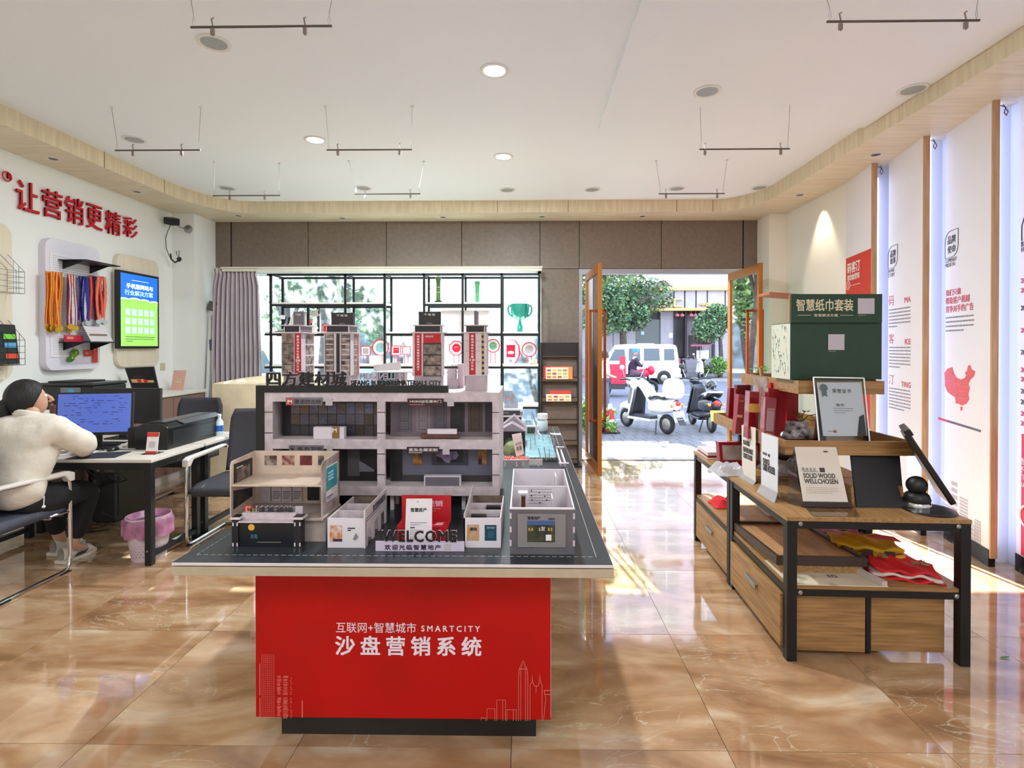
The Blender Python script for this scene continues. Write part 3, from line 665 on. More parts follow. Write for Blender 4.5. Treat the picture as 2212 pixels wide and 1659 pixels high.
# shop interiors (printed backdrops, counters)
def backdrop(px0, py0, px1, py1, mt): 
    x0, x1, z0, z1 = rect(px0, py0, px1, py1, Yf); return MB().box(x0 - .002, x1 + .002, Yb_, Yb_ + .004, z0, z1).build('shop_backdrop', mt, mall)
bk = backdrop(589, 868, 814, 949.5, DARKP)
x0, x1, z0, z1 = rect(607, 875, 814, 949.5, Yf)
tcol = [(150, 132, 140), (152, 118, 92), (128, 124, 142), (140, 122, 122), (120, 120, 146), (118, 104, 100), (126, 126, 158), (138, 122, 128), (134, 134, 158), (120, 92, 70)]
for i in range(10):
    for j in range(3):
        c = [int(v * (.8, .62, .42)[j]) for v in tcol[(i + j) % 10]]; w = (x1 - x0) / 10; h = (z1 - z0) / 3
        MB().box(x0 + w * i + .0016, x0 + w * (i + 1) - .0016, Yb_ - .003, Yb_, z0 + h * (2 - j) + .0015, z0 + h * (3 - j) - .0015).build('sample_tile', M('sample %d %d' % (i, j), c, .4, var=.15, vs=60, stretch=(1, 1, 3)), bk)
Yc = Yf + .02
x0, x1, z0, z1 = rect(673, 924, 740, 949, Yf); cn = MB().box(x0, x1, Yc, Yc + .03, z0 - .002, z1).build('counter', MARW, mall)
x0, x1, z0, z1 = rect(714, 922, 730, 948.5, Yf); MB().box(x0, x1, Yc - .002, Yc, z0, z1).build('sign', M('gold sign', (150, 116, 66), .4, metal=.3), cn)
letter_px(PL((0, Yc - .002, 0)), 'M', 718, 925, 727.5, 934, WHT, cn, bold=.014)
bk = backdrop(832, 868, 1063, 949.5, M('mauve wall', (120, 104, 112), .5))
for px0, px1, c in ((846, 879, (96, 90, 98)), (889, 921, (132, 118, 126)), (927, 958, (92, 88, 96)), (966, 998, (38, 34, 40)), (1006, 1038, (72, 56, 50)), (1044, 1063, (60, 54, 66))):
    x0, x1, z0, z1 = rect(px0, 876, px1, 940, Yf); d = MB().box(x0, x1, Yb_ - .004, Yb_, z0, z1).build('miniature_door', M('door %d' % px0, c, .5), mall)
    for za, zb2 in ((.08, .38), (.46, .93)):
        a, b = x0 + (x1 - x0) * .2, x1 - (x1 - x0) * .2
        MB().tube([(a, Yb_ - .0045, z0 + (z1 - z0) * za), (b, Yb_ - .0045, z0 + (z1 - z0) * za), (b, Yb_ - .0045, z0 + (z1 - z0) * zb2), (a, Yb_ - .0045, z0 + (z1 - z0) * zb2)], .0008, 4, closed=True).build('moulding', DARKP, d)
x0, x1, z0, z1 = rect(907, 940, 990, 948, Yf); cn = MB().box(x0, x1, Yc, Yc + .03, z0, z1).build('counter', M('walnut', (104, 62, 48), .4, var=.2, vs=30), mall)
x0, x1, z0, z1 = rect(921, 928.5, 985, 939, Yf); MB().box(x0, x1, Yc + .004, Yc + .02, z0 - .001, z1).build('counter_top', MARW, cn)
bk = backdrop(589, 970.5, 814, 1051, DARKP)
x0, x1, z0, z1 = rect(735, 975, 762, 1040, Yf); MB().box(x0, x1, Yb_ - .002, Yb_, z0, z1).build('wall_print', M('dim wall', (76, 72, 76), .5), bk)
x0, x1, z0, z1 = rect(761, 1005, 795, 1030, Yf); MB().slab([(x0, Yb_ - .004, z0), (x1, Yb_ - .004, z0), (x1, Yb_ - .004, z0 + .01), (x0, Yb_ - .004, z1)], (0, .002, 0)).build('wall_print', GREYC, bk)
bk = backdrop(832, 970.5, 1063, 1051, M('slate room', (104, 104, 120), .5, var=.08, vs=5))
for q, mt in (((832, 970, 858, 1051), DARKP), ((924, 970, 1006, 1015.5), M('tv frame', (58, 58, 72), .4)), ((935, 972, 995, 1009), DARKP), ((881, 980, 902, 1014.5), M('amber art', (190, 130, 60), .5, c2=(96, 62, 34), vs=40)), ((1029, 972, 1048, 1014), M('amber art')), ((1029, 1000, 1037, 1013), BLACK), ((858, 1038, 1063, 1051), M('room floor', (58, 50, 52), .4))):
    x0, x1, z0, z1 = rect(*q, Yf); i_ = len(bk.children); MB().box(x0, x1, Yb_ - .001 - .0006 * (i_ + 1), Yb_, z0, z1).build('wall_print', mt, bk)
PT = PL((0, Yb_ - .0065, 0)); MB().slab([PT.w(*PT.hit(*q)) for q in ((941, 984), (950, 973), (972, 976), (986, 974), (992, 984), (985, 992), (974, 993), (970, 1001), (960, 997), (955, 990))], PT.n * .0006).build('wall_print', M('nebula', (150, 128, 158), .5, c2=(90, 84, 120), vs=40), bk)
x0, x1, z0, z1 = rect(914, 1030, 994, 1051, Yf); cn = MB().box(x0, x1, Yc, Yc + .03, z0 - .003, z1).build('counter', M('counter rim', (222, 214, 222), .5), mall)
x0, x1, z0, z1 = rect(917, 1033, 991, 1051, Yf); MB().box(x0, x1, Yc - .001, Yc, z0 - .003, z1).build('counter_front', GREYC, cn)
MAROON = M('sign maroon', (62, 26, 30), .4); SGREY = M('sign grey', (126, 122, 128), .45)
def shop_sign(q, mt, s, tq, tm, bold=.01, plate=None, extra=None):
    x0, x1, z0, z1 = rect(*q, Yf - .008); sg = MB().box(x0, x1, Yf - .008, Yf - .001, z0, z1).build('shop_sign', mt, mall, bevel=.001)
    letter_px(PL((0, Yf - .008, 0)), s, *tq, tm, sg, bold=bold)
    if plate: x0, x1, z0, z1 = rect(*plate, Yf - .004); MB().box(x0, x1, Yf - .004, Yf - .001, z0, z1).build('blank_plate', M('plate', (196, 188, 196), .5), mall)
    return sg
sg = shop_sign((617, 859, 696, 875.5), SGREY, '曼诺仿古砖', (636, 862.5, 694, 873), INK, plate=(703, 860.5, 718, 876))
x0, x1, z0, z1 = rect(619.5, 860.5, 633, 874.5, Yf - .009); MB().box(x0, x1, Yf - .0095, Yf - .008, z0, z1).build('sign', REDP, sg)
letter_px(PL((0, Yf - .0095, 0)), 'M', 621.5, 863.5, 631, 871.5, WHT, sg, bold=.014)
sg = shop_sign((880, 861, 958, 877), MAROON, 'HONGJI无漆木门', (885.5, 864, 953, 871), WHT, plate=(966, 861, 980.5, 877.5)); lines_px(PL((0, Yf - .008, 0), off=.0003), 885, 872.5, 953, 876, 1, M('pink small', (196, 120, 120), .5), sg, .5)
sg = shop_sign((878.5, 965.5, 948.5, 980), MAROON, '星泓全屋定制', (883, 968, 945, 975), WHT, plate=(956, 966.5, 971, 982)); lines_px(PL((0, Yf - .008, 0), off=.0003), 883, 976.5, 945, 979, 1, WHT, sg, .5)
sg = shop_sign((624, 962, 698, 977), SGREY, '泓方卫浴', (642, 965, 696, 976), INK, plate=(706, 964, 718, 977))
m = MB(); a0, a1, b0, b1 = PL((0, Yf - .009, 0)).boxpx(625, 963.5, 635, 976); PQ = PL((0, Yf - .009, 0)); m.tube([PQ.w(a0, b0), PQ.w(a0, b1), PQ.w(a1, b1), PQ.w(a1, b0)], .0009, 4, closed=True); m.slab([PQ.w(a0 + .006, b0), PQ.w(a1 - .003, b0), PQ.w(a1 - .003, b0 + .014), PQ.w((a0 + a1) / 2, b1 - .004), PQ.w(a0 + .006, b0 + .014)], PQ.n * .0005); m.build('emblem', INK, sg)
PN = PL((0, Yf - .002, 0))
HALO = M('letter halo', (214, 196, 206), .5)
letter_px(PL((0, Yf + .004, 0)), '四方建材城', 575, 800, 752, 834, HALO, mall, depth=.004, bold=.03); letter_px(PN, '四方建材城', 577, 802, 750, 833.5, BLACK, mall, depth=.006, bold=.014)
letter_px(PL((0, Yf + .004, 0)), 'SIFANG BUILDING MATERIALS CITY', 757, 820.5, 954, 834, HALO, mall, depth=.003, bold=.028, spacing=1.05); letter_px(PN, 'SIFANG BUILDING MATERIALS CITY', 758, 821.5, 953, 833, BLACK, mall, depth=.004, bold=.02, spacing=1.05)

# towers standing on the mall roof
Yt = 2.405
CAPW = M('tower board', (216, 204, 208), .55, var=.04, vs=20); CAPD = M('tower band', (34, 28, 32), .4); BASEG = M('tower base', (184, 170, 176), .55, var=.05, vs=20)
def tower(lab, x0p, x1p, dep, signx, sq, kind):
    t = thing('tower_model', lab, 'model', ((X(x0p, Yt) + X(x1p, Yt)) / 2, Yt + dep / 2, zr), 0, 'apartment tower models on the mall roof')
    xa, xb = X(x0p, Yt), X(x1p, Yt); z1 = Zp(719.5, Yt); zm = Zp(812, Yt); k = .012
    sh = MB().box(xa, xb, Yt, Yt + dep, zm, z1).build('shaft', CAPW, t, bevel=.0008)
    MB().box(xa + .006, xb - .004, Yt + .004, Yt + dep - .004, zr, zm).build('base', BASEG, t)
    MB().box(xa - k, xb + k, Yt - .006, Yt + dep + .006, z1, z1 + .004).build('cap', CAPW, t)
    zz = Zp(703.5, Yt); bx0, bx1 = xa + .008, xb - .008
    bnd = MB().box(bx0, bx1, Yt + .006, Yt + dep - .006, z1 + .004, zz).build('roof_house', CAPW, t)
    MB().box(bx0 + .004, bx1 - .004, Yt + .0045, Yt + .006, z1 + .006, zz - .002).build('dark_front', CAPD, bnd)
    MB().box(bx1, bx1 + .001, Yt + .014, Yt + dep - .014, z1 + .006, zz - .002).build('dark_side', M('grey side', (112, 102, 108), .5), bnd)
    MB().box(bx0 - k * .8, bx1 + k * .8, Yt - .002, Yt + dep + .002, zz, zz + .004).build('cap', CAPW, t)
    sx0, sx1, sz0, sz1 = rect(signx[0], sq[0], signx[1], sq[1], Yt + .01)
    if kind == 3:
        MB().box(sx0, sx1, Yt + .012, Yt + .10, zz + .004, sz1).build('roof_sign', M('grey side'), t, bevel=.001)
    else:
        ng = MB().box(sx0, sx1, Yt + .012, Yt + .026, zz + .004, sz1).build('roof_sign', GREYC if kind == 0 else CAPD, t, bevel=.001)
        c = (signx[0] + signx[1]) / 2; hw = (signx[1] - signx[0]) * .25
        letter_px(PL((0, Yt + .012, 0)), '千禧城', c - hw, sq[0] + 4, c + hw, sq[0] + 9, WHT, ng, spacing=1.3)
        patch_px(PL((0, Yt + .012, 0)), c - 6 * (.4 if kind == 0 else 1), sq[1] - 2.6, c + 6 * (.4 if kind == 0 else 1), sq[1] - 1.8, M('plate'), ng)
    return t, sh, xa, xb, zm, z1
def win(sh, Y, px0, py0, px1, py1, mt, fr=True):
    x0, x1, z0, z1 = rect(px0, py0, px1, py1, Y); MB().box(x0, x1, Y - .0012, Y, z0, z1).build('window_print', mt, sh)
def wside(sh, xb, y0, y1, py0, py1, px, mt):
    d = ray(px, py0); z1 = CAM.z + d.z * (xb / d.x); d = ray(px, py1); z0 = CAM.z + d.z * (xb / d.x)
    MB().box(xb, xb + .001, y0, y1, z0, z1).build('window_print', mt, sh)
def vbanner(sh, Y, px0, px1, py0, py1, txt, big=None):
    x0, x1, z0, z1 = rect(px0, py0, px1, py1, Y); b = MB().box(x0, x1, Y - .002, Y, z0, z1).build('banner', M('banner red', (188, 18, 36), .45), sh)
    P = PL((0, Y - .002, 0)); n = len(txt); hh = (py1 - py0) * .86 / n; c = (px0 + px1) / 2
    for i, ch in enumerate(txt):
        w = 2.7 if len(ch) == 1 else 5; letter_px(P, ch, c - w, py0 + 3 + i * hh + .9, c + w, py0 + 3 + (i + 1) * hh - .6, WHT, sh, bold=.02)
t, sh, xa, xb, zm, z1 = tower('tower model with red banner reading 20, leftmost on the mall roof', 609, 651, .152, (633, 655), (673, 702.5), 0)
for j, (a, b) in enumerate(((721, 742), (744.5, 765.5), (768, 786.5), (789, 812))): win(sh, Yt, 609.7, a, 634.6, b, (RP1, RP2, RP1, RP3)[j]); wside(sh, xb, Yt + .05, Yt + .142, a + 1, b, 665, RP3)
for yy in (743, 766.7, 787.5): win(sh, Yt, 609.5, yy - .8, 634.6, yy + .8, DARKP)
vbanner(sh, Yt, 636.5, 650.5, 720.5, 811, ['精', '装', '月', '售', '首', '付', '仅', '需', '20', '万', '元', '起'])
t, sh, xa, xb, zm, z1 = tower('tower model with black central strip between window columns, second from left on mall roof', 700, 757, .135, (715, 762.5), (675, 701.5), 1)
for j in range(8):
    a = 722 + j * 11.4
    for k, (p0, p1) in enumerate(((703.5, 720), (738, 755.5))): win(sh, Yt, p0, a, p1, a + 8.8, (RP3, RP2, RP1, RP3)[(j + k) % 4])
    wside(sh, xb, Yt + .05, Yt + .10, a, a + 9.5, 768, RP3)
win(sh, Yt, 702.5, 720.5, 703.5, 811, DARKP); win(sh, Yt, 726.5, 720.5, 733.8, 811, DARKP); win(sh, Yt, 720, 720.5, 721, 811, DARKP); win(sh, Yt, 737, 720.5, 738, 811, DARKP); win(sh, Yt, 755.5, 720.5, 756.5, 811, DARKP)
MB().box(xb, xb + .0012, Yt + .105, Yt + .118, zm, z1 - .004).build('banner', M('banner red'), sh)
t, sh, xa, xb, zm, z1 = tower('tower model with long red banner and red header, right of the mall letters', 891, 963 - 7, .058, (904, 951.5), (673, 700.5), 2)
vbanner(sh, Yt, 896, 910.5, 720.5, 811, list('鸿基装饰只做最适合您的房子'))
win(sh, Yt, 914.5, 720.5, 952.5, 741, M('banner red')); letter_px(PL((0, Yt - .0012, 0)), '鸿基装饰', 918, 724.5, 936, 729, WHT, sh)
win(sh, Yt, 914, 741, 953, 812.5, DARKP)
for j, (a, b) in enumerate(((744, 765.5), (768, 787.5), (791, 811.5))):
    x0, x1, zz0, zz1 = rect(915, a, 952, b, Yt); MB().box(x0, x1, Yt - .002, Yt - .001, zz0, zz1).build('window_print', (RP2, RP1, RP3)[j], sh)
t, sh, xa, xb, zm, z1 = tower('tower model with red banner reading 10 and yellow checker strip, rightmost on the mall roof', 1002, 1051, .125, (1024, 1030), (671, 700), 3)
vbanner(sh, Yt, 1013.5, 1027, 719.8, 809.5, ['精', '装', '月', '售', '首', '付', '仅', '需', '10', '万', '元', '起'])
win(sh, Yt, 1040, 720, 1045.8, 809, M('checker yellow', (190, 158, 96), .5))
for j in range(8):
    a = 724.5 + j * 11.35; x0, x1, zz0, zz1 = rect(1040.2 + j * .15, a, 1045 + j * .15, a + 5, Yt); MB().box(x0, x1, Yt - .0018, Yt - .001, zz0, zz1).build('window_print', DARKP, sh)
for yy in (736, 758.5, 780): win(sh, Yt, 1004, yy, 1013, yy + .5, GREYC); win(sh, Yt, 1028, yy, 1037, yy + .5, GREYC)

# small models on the roof between the towers
t = thing('station_model', 'pale green flat-roofed pavilion model with mirrored letters on the mall roof', 'model', (X(842, 2.62), 2.6, zr))
xa, xb = X(803, 2.56), X(884, 2.56)
MB().slab([(xa, 2.56, Zp(805.5, 2.56)), (xb, 2.56, Zp(805.5, 2.56)), (X(872, 2.7), 2.72, Zp(805.5, 2.56)), (X(838, 2.7), 2.72, Zp(805.5, 2.56))], (0, 0, .005)).build('roof', M('pale green board', (198, 214, 208), .5), t)
MB().slab([(xa + .012, 2.555, Zp(802, 2.56)), (xa + .10, 2.72, Zp(802, 2.56)), (xa + .10, 2.72, Zp(783, 2.56)), (xa + .012, 2.555, Zp(789, 2.56))], (.004, 0, 0)).build('parapet', CAPW, t)
TEAL = M('teal board', (16, 92, 92), .5)
for a in (811, 823, 836, 849, 862, 874): MB().box(X(a, 2.58), X(a + 5, 2.58), 2.575, 2.59, zr, Zp(806, 2.58)).build('column', TEAL if a in (823, 836, 849) else CAPW, t)
MB().box(X(812, 2.6), X(880, 2.6), 2.60, 2.604, zr, Zp(806, 2.58)).build('wall', M('grey side'), t)
letter(PL((0, 2.55, 0)), 'MILLENNIUM', X(778, 2.55), X(872, 2.55), Zp(820, 2.55), Zp(806.5, 2.55), M('model letter grey', (176, 164, 172), .5), t, depth=.003, mir=True, bold=.02)
MB().tube([(X(884, 2.62) + .02 * math.cos(k), 2.62, Zp(812, 2.62) + .02 * math.sin(k)) for k in [i * PI / 8 for i in range(9)]], .004, 6).build('arch', CAPW, t)
t = thing('block_model', 'small stepped white block model standing between two towers on the roof', 'model', (X(982, 2.62), 2.6, zr))
MB().box(X(966, 2.55), X(988, 2.55), 2.55, 2.64, zr, Zp(820, 2.55)).build('lower_block', BASEG, t)
MB().box(X(966, 2.58), X(984, 2.58), 2.575, 2.63, Zp(820, 2.55), Zp(796, 2.58)).build('middle_block', CAPW, t)
for yy in (790, 797, 804): MB().box(X(963, 2.57), X(990, 2.57), 2.57, 2.64, Zp(yy + 1.6, 2.57), Zp(yy, 2.57)).build('balcony_slab', CAPW, t)
MB().box(X(989, 2.6), X(1001, 2.6), 2.6, 2.66, zr, Zp(786, 2.6)).build('tower_block', M('pink board', (224, 200, 208), .5), t)
letter(PL((0, 2.57, 0)), 'Kat', X(976, 2.57), X(990, 2.57), Zp(791, 2.57), Zp(785, 2.57), INK, t, depth=.002)

# decoration shop model (front left)
Y1, Y2 = 1.98, 2.165
STONE = M('stone grey board', (178, 164, 158), .55, var=.08, vs=20); WARM = M('warm board', (216, 196, 178), .55, var=.06, vs=16)
sm = thing('decoration_shop_model', 'two-level open shop model with rounded side walls, front left of the table', 'model', (-.93, 2.07, TZ))
MB().box(-1.088, -.752, 1.99, Y2, TZ, .845).build('base_block', STONE, sm)
def wall_side(x, mt, t_=.005):
    prof = [(Y1, .858), (Y1, 1.045), (Y1 + .004, 1.056), (Y1 + .012, 1.064), (Y2, 1.07), (Y2, .80), (Y1 + .02, .845)]
    return MB().slab([(x, y, z) for y, z in prof], (t_, 0, 0)).build('side_wall', mt, sm, bevel=.0008)
wl = wall_side(-1.108, WARM); wr = wall_side(-.765, M('veined board', (206, 192, 186), .5, c2=(150, 132, 128), vs=16))
MB().box(-1.103, -.76, Y2 - .005, Y2, .845, 1.07).build('back_wall', WARM, sm)
MB().box(-1.103, -.765, Y1 + .004, Y2 - .005, .970, .977).build('upper_floor', WARM, sm)
MB().box(-1.108, -.752, Y1 - .012, Y2 - .005, .846, .857).build('lower_floor', STONE, sm, bevel=.003)
PBk = PL((0, Y2 - .005, 0))
for k, (a, b) in enumerate(((571.5, 598), (609, 636), (648, 674), (687, 700))): patch_px(PBk, a, 984, b, 1005, (RP3, M('crimson print', (128, 44, 44), .5, c2=(200, 170, 150), vs=50), M('maroon print', (112, 36, 34), .5, var=.3, vs=60), RP2)[k], sm)
for k, (a, b) in enumerate(((565, 584.5), (587.5, 607.5), (609, 630), (632, 652))): x0, x1, z0, z1 = rect(a, 1052, b, 1081, Y2 - .012); pn = MB().box(x0, x1, Y2 - .014, Y2 - .008, z0 - .004, z1).build('display_panel', PLILAC, sm); (k and lines_px(PL((0, Y2 - .014, 0)), a + 2, 1060, b - 2, 1078, 4, GREYC, pn, .4, seed=k))
patch_px(PBk, 664, 1052, 690, 1081, DARKP, sm)
PLl = PL((-1.103, 0, 0), (0, 1, 0))
def pol(P, pts, mt, parent, name='print', d=.0008): return MB().slab([P.w(*P.hit(*q)) for q in pts], P.n * d).build(name, mt, parent)
pol(PLl, [(505, 1045), (545, 1030), (545, 988), (505, 1003)], DARKP, wl); pol(PL((-1.103, 0, 0), (0, 1, 0), off=.0018), [(511, 1041), (540, 1027), (540, 1001), (511, 1012)], RP2, wl)
lines_px(PL((-1.103, 0, 0), (0, 1, 0), off=.002), 511, 1003, 540, 1007, 1, WHT, wl)
pol(PLl, [(504, 1101), (545, 1071), (545, 1053), (504, 1060)], M('dim print', (70, 66, 62), .5, c2=(24, 22, 22), vs=24), wl)
PRr = PL((-.760, 0, 0), (0, 1, 0))
pol(PRr, [(704, 1086), (729, 1070), (729, 996), (704, 1010)], PWHITE, wr); 
PR2 = PL((-.760, 0, 0), (0, 1, 0), off=.0018)
pol(PR2, [(705, 1062), (728, 1045), (728, 999), (705, 1012)], M('blue print', (34, 132, 176), .5, c2=(60, 160, 130), vs=24), wr)
PR3 = PL((-.760, 0, 0), (0, 1, 0), off=.003)
for k in range(3): pol(PR3, [(709, 1021 + k * 7), (720, 1014 + k * 7), (720, 1018 + k * 7), (709, 1025 + k * 7)], M('pale blue', (170, 214, 226), .5), wr)
pol(PR3, [(706, 1074), (719, 1066), (719, 1068), (706, 1076)], INK, wr); pol(PR3, [(706, 1078), (715, 1073), (715, 1075), (706, 1080)], INKL, wr)
PS = PL((0, Y1 - .006, 0))
letter_px(PL((0, Y1 - .002, 0)), '鸿基装饰', 553, 1092, 636, 1114, M('letter halo pale', (240, 226, 222), .5), sm, depth=.003, bold=.03); letter_px(PS, '鸿基装饰', 554.5, 1093.5, 634.5, 1113, INK, sm, depth=.003, bold=.02)
for q, mt in (((529, 1092, 544, 1108), REDP), ((538, 1098, 549, 1113), M('olive gold', (150, 118, 70), .5)), ((638, 1093, 654, 1112), M('plate'))):
    x0, x1, z0, z1 = rect(*q, Y1 - .006); MB().box(x0, x1, Y1 - .0075, Y1 - .004, z0, z1).build('sign', mt, sm)
a0, a1, b0, b1 = PL((0, Y1 - .0085, 0)).boxpx(532, 1095, 540, 1105); Pq = PL((0, Y1 - .0085, 0)); MB().tube([Pq.w(a0, b1), Pq.w(a0, b0), Pq.w(a1, b0), Pq.w(a1, b1)], .0012, 4, closed=True).build('emblem', WHT, sm)

# gate model with the moon
Yg = 1.935
gm = thing('gate_model', 'black gate model with yellow moon print between two white-capped pillars', 'model', (X(577, Yg), Yg + .015, TZ))
x0, x1, z0, z1 = rect(516, 1129, 634, 1180, Yg); gp = MB().box(x0, x1, Yg, Yg + .006, TZ, z1).build('gate_panel', M('night print', (16, 20, 28), .3), gm)
MB().box(x0 - .004, x1 + .006, Yg - .004, Yg + .045, z1, z1 + .006).box(x0 + .0, x1, Yg + .02, Yg + .045, z1 + .006, Zp(1114, Yg)).build('top_ledge', PLILAC, gm, bevel=.0008)
for a, b in ((500.5, 514.5), (634, 650)):
    x0, x1, _, z1 = rect(a, 1122, b, 1183, Yg - .004); p_ = MB().box(x0, x1, Yg - .004, Yg + .03, TZ, z1).build('pillar', DARKP, gm)
    MB().box(x0 - .004, x1 + .008, Yg - .008, Yg + .036, z1, z1 + .008).build('pillar_cap', PWHITE, gm); MB().box(x0, x1 + .004, Yg - .004, Yg + .03, z1 + .008, z1 + .0095).build('cap_top', BLACK, gm)
    for yy in (1129, 1173): 
        for q in (a + 1, b - 4): xx0, xx1, zz0, zz1 = rect(q, yy, q + 3, yy + 7.5, Yg - .005); MB().box(xx0, xx1, Yg - .0046, Yg - .004, zz0, zz1).build('finger_joint', PWHITE, p_)
PG = PL((0, Yg, 0)); a, b = PG.hit(543, 1139); 
MB().slab([PG.w(a + .012 * math.cos(k * PI / 10), b + .012 * math.sin(k * PI / 10)) for k in range(20)], PG.n * .0006).build('moon_print', M('moon yellow', (232, 182, 70), .5), gp)
letter_px(PL((0, Yg, 0), off=.001), '月亮', 541, 1154, 556, 1164, M('script blue', (86, 150, 160), .5), gp); patch_px(PG, 555, 1170.5, 607, 1172, M('warm line', (150, 136, 120), .5), gp)

# booth models either side of the welcome sign
def booth(lab, xa, xb, ya, yb, h0, tall, taller_right, group=None):
    t = thing('booth_model', lab, 'model', ((xa + xb) / 2, (ya + yb) / 2, TZ)); w = .005
    f = MB().box(xa, xb, ya, ya + w, TZ, TZ + h0).build('front_panel', MARW, t)
    MB().box(xa, xb, yb - w, yb, TZ, TZ + h0).build('back_panel', M('brown print', (120, 104, 92), .5, var=.2, vs=30), t)
    for side, x in ((0, xa), (1, xb - w)):
        if (side == 1) == taller_right:
            if taller_right:
                s = MB(); s.box(x, x + w, ya - .008, yb + .005, TZ + .06, TZ + tall)
                for k in (0, .31, .62, .93): s.box(x, x + w, ya + (yb - ya) * k - (.0 if k else .006), ya + (yb - ya) * k + .025, TZ, TZ + .06)
                s.build('side_wall', PWHITE, t)
            else:
                pr = [(ya, TZ), (ya, TZ + h0 + .014)] + [(ya + (yb - ya) * (k / 6), TZ + h0 + .014 + (tall - h0 - .014) * (k / 6) ** 1.7) for k in range(1, 7)] + [(yb, TZ)]
                MB().slab([(x, y, z) for y, z in pr], (w, 0, 0)).build('side_wall', PWHITE, t)
        else: MB().box(x, x + w, ya + w, yb - w, TZ, TZ + h0).build('side_wall', PWHITE, t)
    MB().box(xa + w, xb - w, ya + w, yb - w, TZ, TZ + .006).build('floor_board', GREYC, t)
    for k, mt in ((.33, PLILAC), (.64, PLILAC)): MB().box(xa + w, xb - w, ya + (yb - ya) * k, ya + (yb - ya) * k + w, TZ + .006, TZ + h0 - .001).build('partition', mt, t)
    return t, f
t, f = booth('open-topped booth model with printed side wall, left of the welcome sign', -.722, -.582, 1.93, 2.22, .107, .14, True)
Pb = PL((0, 1.93, 0))
patch_px(Pb, 712.5, 1134.5, 739, 1170, M('orange poster', (214, 128, 50), .5, c2=(226, 216, 214), vs=60), f); patch_px(Pb, 749.5, 1136, 775.5, 1170, M('white poster', (228, 226, 226), .5), f)
Pb2 = PL((0, 1.93, 0), off=.0015); patch_px(Pb2, 719, 1164, 739, 1169.5, M('navy print', (60, 50, 84), .5), f); lines_px(Pb2, 751, 1139, 767, 1148, 2, INK, f, .6, seed=5)
pol(Pb2, [(762, 1165), (769, 1151), (774, 1160), (768, 1168)], INKL, f)
Ps = PL((-.582, 0, 0), (0, 1, 0)); a0, b0 = Ps.hit(790, 1092); lines_px(Ps, 792, 1098, 828, 1110, 2, INKL, t, .35, seed=8)
letter(Ps, '智慧便利超市', 2.02, 2.20, TZ + .10, TZ + .128, INK, t)
BLUEC = M('stool blue', (50, 86, 128), .5); PURP = M('stool purple', (74, 48, 92), .5)
for xx, mt in ((-.655, BLUEC), (-.612, PURP)): MB().lathe([(.012, 0), (.008, .02), (.005, .05), (.003, .062), (.001, .066)], (xx, 1.975, TZ + .03), 10).box(xx - .016, xx + .016, 1.96, 1.99, TZ + .006, TZ + .04).build('figure_stand', mt, t)
MB().box(-.695, -.60, 2.035, 2.075, TZ + .006, TZ + .085).build('display_block', M('slate block', (52, 54, 64), .4), t)
t, f = booth('open-topped booth model with curved side wall, right of the welcome sign', X(1001.5, 1.938), X(1082, 1.938), 1.938, 2.235, .108, .152, False)
Pb = PL((0, 1.938, 0)); patch_px(Pb, 1009, 1133, 1035, 1168, M('amber poster', (206, 140, 56), .5, c2=(196, 170, 150), vs=50), f); patch_px(Pb, 1047, 1134, 1072.5, 1168, M('teal poster', (24, 74, 96), .5, var=.2, vs=40), f)
Pb2 = PL((0, 1.938, 0), off=.0015); letter_px(Pb2, '美味', 1015, 1139, 1031, 1147, INK, f, bold=.014); letter_px(Pb2, '银行服务', 1052, 1138, 1069, 1142, M('pale blue'), f); lines_px(Pb2, 1054, 1147, 1066, 1162, 5, M('cyan small', (70, 140, 160), .5), f, .3)
xa = X(1001.5, 1.938); MB().box(xa + .02, xa + .075, 2.0, 2.03, TZ + .006, TZ + .095).build('display_block', DARKP, t); MB().box(xa + .08, xa + .125, 2.0, 2.03, TZ + .006, TZ + .095).build('display_block', M('steel print', (150, 148, 154), .3, metal=.5), t); MB().box(xa + .07, xa + .125, 2.1, 2.13, TZ + .006, TZ + .10).build('display_block', BLACK, t)

# welcome sign
Yw = 1.90
t = thing('welcome_sign', 'white plate with black outlined WELCOME letters standing at the table front', 'sign', (X(907, Yw), Yw + .01, TZ))
x0, x1, z0, z1 = rect(811, 1169, 1003, 1193, Yw); pl_ = MB().box(x0, x1, Yw, Yw + .006, TZ, z1).build('plate', M('plate lilac', (214, 200, 220), .5), t, bevel=.0008)
MB().box(x0, x1, Yw + .006, Yw + .05, TZ, TZ + .004).build('foot', BLACK, t)
letter_px(PL((0, Yw, 0)), '欢迎光临智慧地产', 831, 1176.5, 952, 1188, M('ink violet', (40, 22, 60), .5), pl_, spacing=1.28, bold=.012); patch_px(PL((0, Yw, 0)), 960, 1175, 973, 1189, M('plate'), pl_)
letter_px(PL((0, Yw + .004, 0)), 'WELCOME', 824.5, 1144, 987.5, 1170, HALO, t, depth=.002, bold=.016, spacing=1.12); letter_px(PL((0, Yw + .001, 0)), 'WELCOME', 826, 1145.5, 986, 1169.5, BLACK, t, depth=.006, bold=.012, spacing=1.12)
